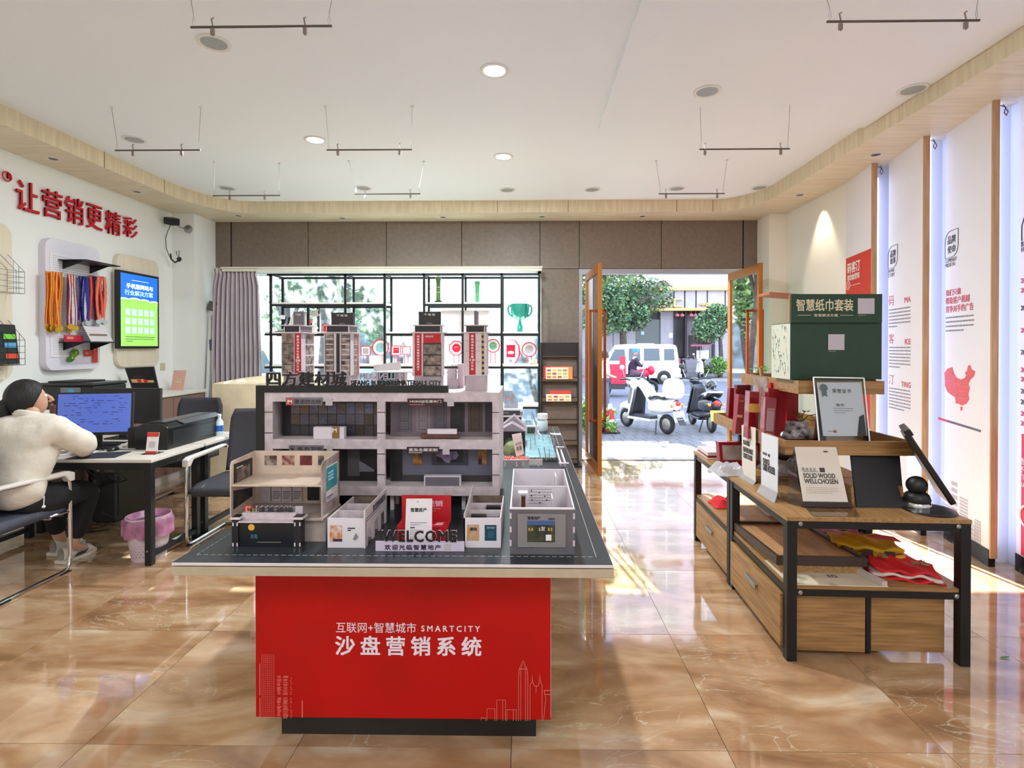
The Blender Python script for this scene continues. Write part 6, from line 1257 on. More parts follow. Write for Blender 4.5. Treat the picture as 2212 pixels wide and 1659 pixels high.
BAM = M('bamboo green', (74, 106, 50), .3); MB().lathe([(.045, 0), (.048, .03), (.03, .035)], p, 20).build('foot', M('vase foot', (36, 40, 34), .3), t, smooth=True); MB().lathe([(.028, .033), (.026, h * .4), (.024, h * .45), (.026, h * .6), (.024, h * .75), (.030, h * .92), (.044, h), (.038, h), (.022, h * .9)], p, 22).build('vase_body', BAM, t, smooth=True)
for k in (.42, .62): MB().torus(p + V((0, 0, h * k)), .027, .003, n=20, k=6).build('ring', M('vase ring', (180, 196, 150), .4), t)
p = stand_on(1031, zA); t = thing('jade_vase', 'slim pale jade green vase on the upper rack board', 'vase', p); h = at(1031, 608, ym).z - p.z
MB().lathe([(.024, 0), (.026, .02), (.024, h * .4), (.026, h * .7), (.034, h), (.028, h), (.020, h * .7)], p, 22).build('vase_body', M('jade', (82, 158, 108), .3), t, smooth=True); 
for k in (.38, .42): MB().torus(p + V((0, 0, h * k)), .0265, .002, n=20, k=6).build('ring', M('vase ring'), t)
p = stand_on(1123, zB); t = thing('trophy_cup', 'teal glass trophy cup with two handles on the rack', 'trophy', p); h = at(1123, 657, ym).z - p.z; TEALG = M('teal glass', (16, 148, 134), .08, coat=1, spec=.8)
MB().lathe([(.048, 0), (.048, .012), (.036, .02), (.034, .08), (.030, .085), (.018, .10), (.022, .125), (.06, .15), (.10, .20), (.115, .25), (.118, h), (.108, h), (.10, .24), (.06, .17)], p, 28).build('bowl', TEALG, t, smooth=True)
for s in (-1, 1): MB().tube([p + V((s * q, 0, z)) for q, z in ((.10, h - .02), (.135, h - .02), (.150, h - .06), (.135, h - .12), (.09, h - .16))], .012, 8).build('handle', TEALG, t, smooth=True)
p = stand_on(1005, zB); x0, x1, z0, z1 = rect(953, 671, 1057, 718, ym); one(MB().box(x0, x1, ym - .03, ym + .05, zB + .034, z1), 'white_carton', M('carton white', (236, 230, 232), .5), 'large plain white carton on the rack between the two right towers', 'carton', bevel=.003)
# white card cut-out, stool and camera-like model at the rack's left
p = stand_on(651, zB); t = thing('whale_cutout', 'white rounded cut-out figure with ribbon tail behind the leftmost tower', 'cut-out', p); yq = ym
Pq = PL((0, yq, 0)); MB().slab([Pq.w(*Pq.hit(*q)) for q in ((616, 719), (620, 706), (624, 694), (632, 682), (641, 674), (651, 671), (660, 675), (666, 683), (668, 695), (668, 719))], (0, .01, 0)).build('body_card', M('card pale', (226, 224, 216), .6), t)
MB().slab([Pq.w(*Pq.hit(*q)) for q in ((670, 676), (688, 667), (686, 676), (691, 681), (670, 689))], (0, .008, 0)).slab([Pq.w(*Pq.hit(*q)) for q in ((671, 697), (683, 704), (688, 709), (680, 713), (682, 719), (671, 719))], (0, .008, 0)).build('ribbon_tail', M('card pale'), t); MB().slab([Pq.w(*Pq.hit(*q)) for q in ((623, 686), (628, 684), (625, 698), (620, 704))], (0, -.004, 0)).build('eye_print', BLACK, t); MB().slab([Pq.w(*Pq.hit(*q)) for q in ((668, 692), (674, 690), (674, 702), (668, 704))], (0, .012, 0)).build('ribbon_knot', M('ribbon coral', (236, 110, 100), .6), t)
p = stand_on(705, zB); t = thing('red_stool_model', 'small bright red round stool on the rack left of the second tower', 'model', p); RSM = M('stool red', (226, 20, 44), .4); MB().lathe([(.05, .07), (.055, .085), (.05, .095)], p, 20).build('seat', RSM, t, smooth=True); MB().lathe([(.038, 0), (.03, .07)], p, 16).build('pedestal', RSM, t, smooth=True)
p = stand_on(607, zB); t = thing('desk_gadget', 'black and white curved gadget on the rack beside the curtain', 'gadget', p); MB().tube([p + V((.05 * math.cos(a), 0, .07 + .05 * math.sin(a))) for a in [PI * .9 + k * PI * 1.3 / 10 for k in range(11)]], .012, 8).build('curved_body', M('gadget white', (206, 210, 210), .3), t, smooth=True); MB().obox(p + V((.04, 0, .12)), (.025, .03, .16), (0, .2, 0)).build('arm', BLACK, t); MB().obox(p + V((.03, -.02, .185)), (.06, .01, .05), (0, .1, 0)).build('tag', WHT, t); MB().box(p.x - .06, p.x + .06, p.y - .04, p.y + .04, p.z, p.z + .012).build('base', BLACK, t)
# red-rimmed award signs in a row on the middle board
RIMR = M('rim red', (226, 40, 76), .4)
def award(lab, px, py, r, shape, inner, grp='red-rimmed award signs on the rack'):
    z = zC + .034; c = at(px, py, ym); rr_ = r / 1154 * ym; t = thing('award_sign', lab, 'award sign', (c.x, ym, z), 0, grp); n = {'o': 28, '8': 8, 's': 4}[shape]; a0 = PI / n
    ring = [c + V((rr_ * 1.08 * math.cos(2 * PI * k / n + a0), 0, rr_ * 1.08 * math.sin(2 * PI * k / n + a0))) for k in range(n)]
    MB().tube(ring, .007, 6, closed=True).build('rim', RIMR, t); MB().slab([c + (q - c) * .96 for q in ring], (0, .006, 0)).build('disc', M('acrylic milk', (244, 238, 240), .3), t)
    MB().slab([c + (q - c) * .60 + V((0, -.004, 0)) for q in ring], (0, .003, 0)).build('centre_plate', inner, t); MB().slab([c + V((-rr_ * .3, -.005, rr_ * .1)), c + V((rr_ * .3, -.005, rr_ * .1)), c + V((rr_ * .3, -.005, rr_ * .2)), c + V((-rr_ * .3, -.005, rr_ * .2))], (0, .001, 0)).build('print', M('pale gold'), t)
    for s in (-1, 1): MB().cyl((c.x + s * rr_ * .35, ym, z), (c.x + s * rr_ * .35, ym, c.z - rr_ * .9), .005, n=6).build('stem', RIMR, t)
    MB().box(c.x - rr_ * .6, c.x + rr_ * .6, ym - .04, ym + .04, z, z + .008).build('foot', M('acrylic milk'), t)
RC = M('award red', (214, 24, 66), .4); CYC = M('award cyan', (150, 206, 216), .4); GRC = M('award green', (96, 170, 130), .4); GYC = M('award grey', (176, 176, 178), .4)
award('round red-rimmed award with pale blue centre, left of the mall tower with red header', 822, 751, 16, 'o', CYC); award('square red-rimmed award with grey centre beside the second tower', 790, 758, 13, 's', GYC)
award('octagonal red award between the two right towers', 986, 752, 15, '8', RC); award('round award with green centre just right of the rightmost tower', 1065, 747, 13, 'o', GRC); award('round award with dark picture at the right end of the rack board', 1143, 755, 14, 'o', GYC)
award('tall square red award left of the tower with red header', 856, 757, 13, 's', RC); award('narrow square red award with pale centre near the red-headed tower', 878, 757, 11, 's', M('acrylic milk'))
c = at(1101, 758, ym); t = thing('red_card_award', 'red hanging card award under a curved red bow on the rack', 'award sign', (c.x, ym, zC + .034)); x0, x1, z0, z1 = rect(1094, 745, 1113, 772, ym); MB().box(x0, x1, ym - .004, ym, z0, z1).build('card', RC, t); MB().ball(((x0 + x1) / 2, ym - .006, z0 + .06), .04, 12, 8, (1, .06, .5)).build('print', WHT, t)
MB().tube([at(x, y, ym) for x, y in ((1099, 740), (1104, 733), (1113, 736), (1121, 748), (1122, 766), (1117, 780), (1111, 786))], .008, 6, rad=[.003, .004, .006, .009, .010, .011, .004]).build('bow', RIMR, t); z = zC + .034; MB().box(c.x - .06, c.x + .12, ym - .03, ym + .03, z, z + .008).build('foot', M('acrylic milk'), t); MB().cyl(at(1113, 787, ym), at(1112, 782, ym), .006, n=6).build('stem', RIMR, t)
p = stand_on(1152, zC); one(MB().box(p.x - .05, p.x + .05, ym - .04, ym + .04, p.z, p.z + .055), 'small_gift_box', M('gift beige', (206, 190, 170), .5), 'small beige box at the right end of the middle rack board', 'box', bevel=.003)
p = stand_on(820, zC); one(MB().box(p.x - .10, p.x + .09, ym - .10, ym - .03, p.z, p.z + .11), 'white_carton', M('carton white'), 'low white carton below the round pale blue award', 'carton', bevel=.003)

# magazine rack at the pier
BRZ = M('rack bronze', (104, 86, 74), .5, var=.05, vs=10); BLKF = M('rack frame', (34, 28, 30), .4)
t = thing('magazine_rack', 'tall brown steel leaflet rack with sloping pockets against the pier', 'rack', (.455, 6.85, 0)); yr = 6.72
x0, x1 = at(1168, 800, yr).x, at(1250, 800, yr).x; zt = at(1200, 740, yr).z
for x in (x0, x1 - .02): MB().box(x, x + .02, yr - .01, yr + .24, 0, zt).build('side_frame', BLKF, t)
MB().box(x0, x1, yr + .0, yr + .02, at(1200, 768.5, yr).z, zt).build('header', BLKF, t); MB().box(x0 - .01, x1 + .03, yr - .12, yr + .26, 0, .025).build('base', BLKF, t)
lv = [770, 823.5, 867, 915, 960, 1000]
for k in range(5):
    za, zb2 = at(1200, lv[k], yr).z, at(1200, lv[k + 1], yr).z
    MB().slab([(x0 + .02, yr + .01, za), (x1 - .02, yr + .01, za), (x1 - .02, yr + .16, za - .0), (x0 + .02, yr + .16, za)], (0, 0, -.006)).build('pocket_top', BRZ, t)
    MB().slab([(x0 + .02, yr + .08, za - .006), (x1 - .02, yr + .08, za - .006), (x1 - .02, yr + .02, zb2 + .04), (x0 + .02, yr + .02, zb2 + .04)], (0, .008, 0)).build('pocket_back', BRZ, t)
    MB().box(x0 + .02, x1 - .02, yr - .01, yr - .004, zb2 - .0, zb2 + .05).build('pocket_lip', BRZ, t); MB().box(x0 + .02, x1 - .02, yr - .014, yr - .004, zb2 + .048, zb2 + .058).build('edge_bar', BLKF, t)
def leaflet(lab, q, y, grid, base):
    x0_, x1_, z0_, z1_ = rect(*q, y); t = thing('leaflet', lab, 'leaflet', ((x0_ + x1_) / 2, y, z0_), 0, 'leaflets in the rack pockets'); c = MB().slab([(x0_, y, z0_), (x1_, y, z0_), (x1_, y + .03, z1_), (x0_, y + .03, z1_)], (0, .006, 0)).build('sheet', base, t); 
    if grid:
        cols_ = [(214, 110, 50), (200, 150, 60), (150, 90, 60), (226, 190, 120), (170, 180, 90)]
        for i in range(4):
            for j in range(grid): a = x0_ + (x1_ - x0_) * (.06 + i * .235); b = z0_ + (z1_ - z0_) * (.1 + j * (.85 / grid)); k = (b - z0_) / (z1_ - z0_) * .03; MB().slab([(a, y - .001 + k, b), (a + (x1_ - x0_) * .17, y - .001 + k, b), (a + (x1_ - x0_) * .17, y - .001 + k + .03 * .5 / grid, b + (z1_ - z0_) * .5 / grid), (a, y - .001 + k + .03 * .5 / grid, b + (z1_ - z0_) * .5 / grid)], (0, -.0006, 0)).build('picture', M('food %d' % ((i + j) % 5), cols_[(i + j) % 5], .5), c)
MENU = M('menu cream', (240, 224, 200), .5)
leaflet('red leaflet behind the food menu in the upper rack pocket', (1174, 791.5, 1229, 819), 6.70, 0, REDP); leaflet('orange-edged leaflet at the right in the upper rack pocket', (1190, 792.5, 1237, 819), 6.692, 0, M('menu orange', (232, 140, 70), .5)); leaflet('cream food menu with twelve dishes in the upper rack pocket', (1179, 794, 1228, 819), 6.682, 3, MENU)
leaflet('red food leaflet behind in the lower rack pocket', (1188, 844, 1234, 866), 6.70, 0, REDP); leaflet('cream food menu in the lower rack pocket', (1180, 852, 1234, 867), 6.682, 2, MENU)
# ------------------------------------------------------------------ right-hand display shelf (two joined units)
SHX, SHY, SHR = 1.24, 2.545, math.radians(-2.3)
t = thing('display_shelf', 'wood and black steel display shelf in two joined units with drawers and raised trays', 'shelf', (SHX, SHY, 0), SHR); Mx = TM[t.name]; shelf = t
def mb(): return MB().xf(Mx)
def W_l(x, y, z): return Mx @ V((x, y, z))
Wd, DZ = .835, .688
for k, (y0, y1) in enumerate(((0, .80), (.812, 1.62))):
    mb().box(-.004, Wd + .004, y0, y1, DZ - .02, DZ).build('deck', TANY, t, bevel=.002)
    mb().box(.01, Wd - .01, y0 + .012, y1 - .012, .342, .36).build('lower_board', TAN, t)
    for x in (0, Wd - .046):
        for y in (y0, y1 - .046): mb().box(x, x + .046, y, y + .046, 0, DZ - .02).build('leg', BLKM, t, bevel=.002)
    mb().box(.046, Wd - .046, y0 + .004, y0 + .03, DZ - .055, DZ - .02).box(.046, Wd - .046, y1 - .03, y1 - .004, DZ - .055, DZ - .02).box(.004, .03, y0 + .046, y1 - .046, DZ - .055, DZ - .02).box(Wd - .03, Wd - .004, y0 + .046, y1 - .046, DZ - .055, DZ - .02).build('top_rail', BLKM, t)
    mb().box(.046, Wd - .046, y0 + .004, y0 + .03, .312, .342).box(.046, Wd - .046, y1 - .03, y1 - .004, .312, .342).box(.004, .03, y0 + .046, y1 - .046, .312, .342).box(Wd - .03, Wd - .004, y0 + .046, y1 - .046, .312, .342).build('lower_rail', BLKM, t)
    xo = -.012 if k == 0 else .004
    d = mb().box(xo, xo + .018, y0 + .05, y1 - .05, .045, .300 if k == 0 else .312).build('drawer', TANY, t, bevel=.002)
    mb().box(xo + .018, .37, y0 + .06, y1 - .06, .05, .295).build('drawer_box', TANY, d)
    yc = (y0 + y1) / 2; mb().box(xo - .014, xo, yc - .075, yc + .075, .215, .222).box(xo - .016, xo - .010, yc - .075, yc + .075, .196, .222).build('handle', SATIN, d, bevel=.002)
mb().box(.05, .385, .045, .06, .03, .31).build('drawer_side', TAN, t, bevel=.002); mb().box(.42, Wd - .075, .06, .075, .03, .31).build('drawer_side', TAN, t, bevel=.002); mb().box(.392, .412, .05, .08, .02, .312).build('divider', BLKM, t)
for x, z in ((.062, .655), (Wd - .055, .655), (.062, .328), (Wd - .062, .328)): 
    m = mb(); m.lathe([(.011, 0), (.011, -.003), (.006, -.007)], (x, .004, z), 12, ax=(0, 1, 0)); m.build('screw', SATIN, t)
def tray(x0, x1, y0, y1, z0, z1):
    m = mb(); w = .014; m.box(x0, x1, y0, y1, z0, z0 + .012).box(x0, x1, y0, y0 + w, z0 + .012, z1).box(x0, x1, y1 - w, y1, z0 + .012, z1).box(x0, x0 + w, y0 + w, y1 - w, z0 + .012, z1).box(x1 - w, x1, y0 + w, y1 - w, z0 + .012, z1); return m.build('tray', TAN, t)
tray(.10, .755, .26, 1.46, .932, 1.005); tray(.235, .69, .41, 1.27, 1.236, 1.308)
mb().box(.44, .48, .60, .64, .944, 1.236).box(.44, .48, 1.0, 1.04, .944, 1.236).build('upper_post', BLKM, t); mb().box(.32, .36, .5, .54, DZ, .932).box(.56, .60, .9, .94, DZ, .932).box(.2, .24, 1.2, 1.24, DZ, .932).build('lower_post', BLKM, t)

def quadcard(px4, ys, zs=None):
    q = [at(x, y, d) for (x, y), d in zip(px4, ys)]
    if zs is not None:
        q[0].z = q[1].z = zs
    return q
def plane_of(q, off=.0012):
    r = (q[1] - q[0] + q[2] - q[3]); r.normalize(); u = (q[3] - q[0] + q[2] - q[1]); u = (u - r * u.dot(r)).normalized(); return PL((q[0] + q[1] + q[2] + q[3]) / 4, r, u, off)
def back(q): n = (q[1] - q[0]).cross(q[3] - q[0]).normalized(); return -n
TD, T2, T3 = DZ, .944, 1.248
CARD = M('card ivory', (226, 216, 204), .5); CINK = M('card ink', (66, 58, 58), .6)
t = thing('menu_card_stand', 'white SOLID WOOD card in a clear slanted stand at the front of the shelf', 'card stand', (1.6, 2.75, TD))
q = quadcard(((1735, 1087), (1832, 1088), (1806, 966), (1716, 964)), (2.70, 2.69, 2.79, 2.80), TD + .03)
c = MB().slab(q, back(q) * .003).build('card', CARD, t); P = plane_of(q)
letter_px(P, 'SOLID WOOD', 1735.5, 1022.5, 1804, 1033, CINK, c, bold=.012); letter_px(P, 'WELLCHOSEN', 1737.5, 1034.5, 1810, 1045, CINK, c, bold=.012); letter_px(P, '实木主义', 1732, 1010, 1763, 1017.5, CINK, c)
patch_px(P, 1770.5, 1010.5, 1781.5, 1020, CINK, c); patch_px(P, 1735, 1018.5, 1768, 1019.3, CINK, c); patch_px(P, 1779, 974, 1788, 977, M('walnut'), c); lines_px(P, 1742, 1052, 1811, 1067, 4, M('card small', (176, 166, 158), .6), c, .25, seed=3)
MB().slab([q[0] + V((-.012, -.004, -.03)), q[1] + V((.02, -.004, -.03)), q[1] + V((.005, .0, .0)), q[0] + V((0, 0, 0))], (0, .004, 0)).build('dark_foot', M('foot brown', (54, 38, 36), .4), t)
m = MB(); a, b = onz(1712, 1084, TD), onz(1856, 1118, TD); m.slab([onz(1735, 1092, TD), onz(1842, 1092, TD), onz(1858, 1118, TD), onz(1757, 1116, TD)], (0, 0, .004)); m.slab([q[0] + V((-.05, .06, -.03)), q[0] + V((0, 0, -.02)), q[3], q[3] + V((-.01, .03, 0))], (.003, 0, 0)); m.build('clear_stand', ACRYL, t)
t = thing('black_menu_board', 'plain black easel board between the white card and the tablet', 'easel board', (1.85, 2.72, TD)); q = quadcard(((1851, 1106), (1954, 1108), (1942, 962), (1835, 960)), (2.70, 2.69, 2.83, 2.84), TD)
MB().slab(q, back(q) * .012).build('board', M('board black', (30, 29, 32), .55), t, bevel=.002); 
for k in (0, 1): MB().slab([q[k] + V((-.012 if k == 0 else .0, .02, 0)), q[k] + V((.0 if k == 0 else .012, .02, 0)), q[k] + V((.0 if k == 0 else .012, .03, .10)), q[k] + V((-.012 if k == 0 else .0, .03, .10))], (0, .08, 0)).build('easel_leg', TAN, t)
# tablet on a ball stand
t = thing('tablet_terminal', 'black touch tablet tilted on a ball and disc stand at the shelf corner', 'tablet', (1.98, 2.68, TD)); c = onz(2006, 1103, TD); c.z = TD
MB().lathe([(.112, 0), (.114, .004), (.110, .010), (.06, .012)], c, 32).build('base_disc', PBK, t, smooth=True); cb = c + V((-.035, .03, 0)); MB().lathe([(.058, .012), (.060, .03), (.056, .036)], cb, 26).build('chrome_ring', CHROME, t, smooth=True); MB().lathe([(.054, .036), (.058, .05), (.050, .075), (.036, .085)], cb, 26).build('collar', BLACK, t, smooth=True); MB().ball(cb + V((-.002, 0, .118)), .046, 20, 14).build('ball_joint', BLACK, t, smooth=True)
q = [at(2064, 1089, 2.60), at(2040, 1068, 2.98), at(1957, 925, 2.98), at(1962, 930, 2.62)]
q = [at(2068, 1088, 2.62), at(2034, 1060, 2.95), at(1955, 925, 2.95), at(1966, 936, 2.62)]
n_ = (q[1] - q[0]).cross(q[3] - q[0]).normalized(); n_ = -n_ if n_.x < 0 else n_
MB().slab(q, -n_ * .028).build('case', PBK, t, bevel=.006); r_ = (q[1] - q[0]); u_ = (q[3] - q[0]); MB().slab([q[0] + r_ * .06 + u_ * .07, q[0] + r_ * .94 + u_ * .07, q[0] + r_ * .94 + u_ * .93, q[0] + r_ * .06 + u_ * .93], n_ * .001).build('display', M('tablet glass', (208, 196, 204), .2), t)
MB().slab([q[3] - n_ * .02 + u_ * -.04, q[2] - n_ * .02 + u_ * -.04, q[2] + u_ * .07 - n_ * .02, q[3] + u_ * .05 - n_ * .02], n_ * .03).build('camera_bar', BLACK, t, bevel=.004)
# two narrow slanted acrylic cards on the left edge
def slimcard(lab, px4, ys, lines, base):
    t = thing('slim_card_stand', lab, 'card stand', onz(px4[0][0], px4[0][1], TD), 0, 'slim card stands on the shelf edge'); q = quadcard(px4, ys); q = [V(p) for p in q]; c = MB().slab(q, back(q) * .003).build('card', base, t); P = plane_of(q)
    for s, b in lines: letter_px(P, s, *b, CINK, c, bold=.02)
    z0 = min(q[0].z, q[1].z); f0, f1 = V((q[0].x, q[0].y, TD)), V((q[1].x, q[1].y, TD)); MB().slab([f0 + V((-.035, -.02, 0)), f1 + V((-.03, -.03, 0)), q[1], q[0]], (.004, .0, 0)).slab([f0 + V((.03, .03, 0)), f1 + V((.03, .02, 0)), q[1], q[0]], (.004, 0, 0)).build('clear_foot', M('acrylic grey', (190, 186, 186), .15, alpha=.55), t); return c, P
c, P = slimcard('slim beige card with grey headline in a clear stand, farther one on the shelf edge', ((1603, 1022), (1632, 1040), (1632, 924), (1602, 918)), (3.36, 3.16, 3.16, 3.36), (('实木优选', (1605.5, 951, 1619, 962)), ('LEATHER MADE', (1605.5, 968, 1626, 979)), ('CHOICE GOODS', (1605.5, 981, 1625, 992))), CARD)
c, P = slimcard('slim white card headed CHOICE in a clear stand, nearer one on the shelf edge', ((1644, 1046), (1679, 1064), (1680, 946), (1645, 934)), (3.00, 2.80, 2.80, 3.00), (('实木主义', (1648, 977, 1657, 983)), ('CHOICE', (1648, 991, 1662, 1002)), ('CARD HOLDER', (1648, 1005, 1674, 1021))), M('card bluewhite', (222, 222, 228), .5))
patch_px(P, 1659, 981, 1663, 987, CINK, c)
NB = M('notebook white', (226, 214, 216), .5, var=.05, vs=80, stretch=(1, 1, 12)); REDB = M('gift red', (140, 12, 26), .3, coat=.3); REDD = M('gift red dark', (96, 10, 22), .35)
p = onz(1530, 992, TD); t = thing('notebook_stack', 'stack of pale notebooks with red spine at the far left shelf corner', 'notebooks', (W_l(.10, 1.43, TD)), SHR)
for k in range(4): MB().xf(Mx).box(.01, .16, 1.30, 1.56, TD + k * .013, TD + .012 + k * .013).build('notebook', NB if k != 1 else REDB, t, bevel=.002)
t = thing('photo_gift_box', 'red-edged box with grey picture standing on the deck behind the slim cards', 'box', onz(1600, 1010, TD)); q = quadcard(((1556, 1000), (1642, 1000), (1642, 956), (1552, 955)), (3.62, 3.62, 3.66, 3.66), TD)
c = MB().slab(q, (0, .06, 0)).build('box_body', REDB, t, bevel=.003); P = plane_of(q); patch_px(P, 1561, 962, 1638, 994, M('picture grey', (110, 96, 92), .4, c2=(176, 160, 146), vs=8), c)
def crumple(name, lab, cat, c, sx, sy, h, mt, seed, rotz=0, solid=.002):
    t = thing(name, lab, cat, c, rotz); rr = random.Random(seed); fr = [(rr.uniform(5, 20), rr.uniform(5, 20), rr.uniform(0, 6)) for _ in range(5)]; R = Matrix.Rotation(rotz, 3, 'Z')
    def f(u, v):
        e = min(1, 5 * min(u, 1 - u)) * min(1, 5 * min(v, 1 - v)); s = sum(math.sin(a * u + b * v + c_) for a, b, c_ in fr) / 5
        return V(c) + R @ V(((u - .5) * sx * (1 + .06 * math.sin(v * 9)), (v - .5) * sy * (1 + .06 * math.sin(u * 8)), .004 + h * e * (.55 + .45 * s)))
    MB().grid(f, 30, 24).build('sheet', mt, t, smooth=False, solid=solid); return t
CLEAR = M('clear film', (214, 214, 220), .12, alpha=.42, spec=.8)
crumple('plastic_bag', 'crumpled clear plastic bag behind the nearer slim card on the deck', 'bag', onz(1697, 1018, TD), .26, .30, .09, CLEAR, 4); crumple('plastic_bag', 'crumpled clear film in front of the red-edged picture box', 'bag', onz(1575, 1022, TD), .22, .2, .08, CLEAR, 8)
t = thing('dark_pouch', 'dark folded pouch under the middle tray behind the cards', 'pouch', onz(1690, 1000, TD)); p = onz(1695, 1003, TD); MB().ball(p + V((.05, .1, .03)), .12, 16, 10, (1.1, 1, .3)).build('pouch', M('pouch dark', (38, 38, 46), .5), t, smooth=True)
t = thing('stacked_leaflets', 'white and red leaflet stack on the deck seen below the middle tray', 'leaflets', W_l(.50, .85, TD), SHR)
for k in range(3): MB().xf(Mx).box(.36 + k * .01, .62, .70, 1.0, TD + k * .018, TD + k * .018 + .016).build('leaflet', (REDB, PLILAC, M('olive gold'))[k], t)

# things in the middle tray
def giftbox(lab, px4, dep, mt, side=None, txt=None, z=T2, lean=.03, Y=3.2):
    q = quadcard(px4, (Y, Y, Y + lean, Y + lean), z); t = thing('gift_box', lab, 'gift box', (q[0] + q[1]) / 2, 0, 'dark red gift boxes in the middle tray')
    c = MB().slab(q, (0, dep, 0)).build('box_body', mt, t, bevel=.003); return t, c, plane_of(q)
t, c, P = giftbox('thin dark red gift box, leftmost in the middle tray', ((1572, 905), (1587, 909), (1592, 838), (1577, 838)), .05, REDB, Y=3.78)
t, c, P = giftbox('tall dark gift box behind the small red one at the left of the middle tray', ((1589, 905), (1622, 915), (1622, 832), (1592, 832)), .05, REDD, Y=3.62); MB().slab([P.w(-.05, -.11), P.w(-.035, -.11), P.w(-.035, .12), P.w(-.05, .12)], P.n * .001).build('red_edge', REDB, c)
t, c, P = giftbox('small matt red gift box with gold foot print', ((1588, 904), (1606, 908), (1612, 855), (1596, 852)), .06, M('gift rose', (150, 50, 58), .5), Y=3.40); letter_px(P, '礼盒', 1597, 864, 1607, 868, M('pale gold'), c); patch_px(P, 1592, 896, 1604, 902, M('pale gold'), c)
t, c, P = giftbox('glossy red gift box with yellow paper band', ((1615, 918), (1637, 924), (1641, 847), (1620, 845)), .07, REDB, Y=3.22); a0, a1, b0, b1 = P.boxpx(1617, 872, 1640, 891); MB().slab([P.w(a0, b0), P.w(a1, b0), P.w(a1, b1), P.w(a0, b1)], P.n * .001).build('paper_band', M('band yellow', (226, 178, 84), .4), c)
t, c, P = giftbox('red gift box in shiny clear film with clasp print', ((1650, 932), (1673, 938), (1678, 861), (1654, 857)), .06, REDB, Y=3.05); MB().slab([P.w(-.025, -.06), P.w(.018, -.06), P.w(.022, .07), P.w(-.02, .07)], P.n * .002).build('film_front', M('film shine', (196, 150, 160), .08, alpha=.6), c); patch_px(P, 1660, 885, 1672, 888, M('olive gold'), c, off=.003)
t, c, P = giftbox('second red box in clear film behind the clasped one', ((1660, 925), (1686, 933), (1690, 842), (1660, 838)), .05, REDB, Y=3.16)
t, c, P = giftbox('tall plain bright red folder, rightmost gift in the middle tray', ((1668, 940), (1693, 943), (1706, 833), (1664, 826)), .03, M('folder red', (198, 16, 30), .4), Y=3.24)
t = thing('clear_packet', 'clear plastic packet standing above the yellow-banded red box', 'packet', at(1641, 846, 3.34)); q = quadcard(((1624, 905), (1657, 910), (1660, 820), (1627, 815)), (3.33, 3.33, 3.36, 3.36), T2); MB().grid(lambda u, v: q[0] + (q[1] - q[0]) * u + (q[3] - q[0]) * v + V((.006 * math.sin(v * 17 + u * 5), .012 * math.sin(u * 9 + v * 11), 0)), 12, 14).build('film', CLEAR, t, solid=.002)
t = thing('certificate_frame', 'clear acrylic frame with grey honour certificate standing in the middle tray', 'frame', at(1820, 945, 2.84)); q = quadcard(((1772, 947), (1881, 947), (1866, 817), (1757, 815)), (2.80, 2.80, 2.90, 2.90), T2 + .0)
fr = MB().slab(q, back(q) * .014).build('acrylic_block', ACRYL, t); P = plane_of(q, .001)
ed = MB(); 
for i in range(4): ed.cyl(q[i], q[(i + 1) % 4], .004, n=6)
ed.build('frame_edge', M('frame edge', (236, 238, 240), .25), t); PC = plane_of(q, -.004); hits = [PC.hit(*z) for z in ((1778, 942), (1873, 942), (1860, 826), (1764, 826))]
c = MB().slab([PC.w(*z) for z in hits], PC.n * .001).build('certificate', M('certificate grey', (232, 230, 236), .5), t); m = MB()
PD = plane_of(q, -.0020); letter_px(PD, '荣誉证书', 1798, 840, 1838, 849, CINK, c, spacing=1.2); letter_px(PD, '张天', 1806, 872, 1824, 878, CINK, c); lines_px(PD, 1801, 880, 1843, 894, 3, INKL, c, .2, seed=6); lines_px(PD, 1788, 930, 1822, 933, 1, INKL, c, .4); a, b = PD.hit(1779, 838)
MB().slab([PD.w(a + .022 * math.cos(k * PI / 8), b + .022 * math.sin(k * PI / 8)) for k in range(16)], PD.n * .0008).slab([PD.w(a - .014, b - .05), PD.w(a, b - .04), PD.w(a + .014, b - .05), PD.w(a + .014, b), PD.w(a - .014, b)], PD.n * .0006).build('rosette', M('rosette grey', (130, 132, 134), .5), c); a, b = PD.hit(1804, 932); MB().slab([PD.w(a + .008 * math.cos(k * PI / 5), b + .008 * math.sin(k * PI / 5)) for k in range(10)], PD.n * .0009).build('seal', M('seal red', (176, 96, 90), .5), c)
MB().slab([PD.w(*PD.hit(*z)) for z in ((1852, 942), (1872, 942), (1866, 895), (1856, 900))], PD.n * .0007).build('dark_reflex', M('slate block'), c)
for k in (0, 1): MB().slab([q[k], q[k] + V((0, .09, 0)), q[k] + (q[3 - k] - q[k]) * .5], (.004, 0, 0)).build('clear_foot', ACRYL, t)
t = thing('red_paper_bag', 'red paper carrier bag standing in the tray behind the post', 'bag', at(1712, 905, 3.45)); x0, x1, z0, z1 = rect(1700, 850, 1725, 915, 3.42); MB().box(x0, x1, 3.42, 3.50, T2, z1).build('bag', M('bag red', (190, 26, 40), .4), t, bevel=.002); MB().tube([(x0 + .02, 3.42, z1), (x0 + .02, 3.42, z1 + .03), (x1 - .02, 3.42, z1 + .03), (x1 - .02, 3.42, z1)], .003, 5).build('handle', M('bag red'), t)
crumple('wrapped_bundle', 'dark marbled bundle in film beside the black post in the middle tray', 'bundle', V((1.63, 3.30, T2)), .24, .22, .10, M('marbled film', (70, 62, 62), .2, c2=(214, 204, 206), vs=26), 12)
crumple('pink_pouch', 'pale red pouch lying behind the dark marbled bundle', 'pouch', V((1.66, 3.55, T2)), .22, .14, .10, M('pouch pale red', (206, 96, 100), .5), 15)
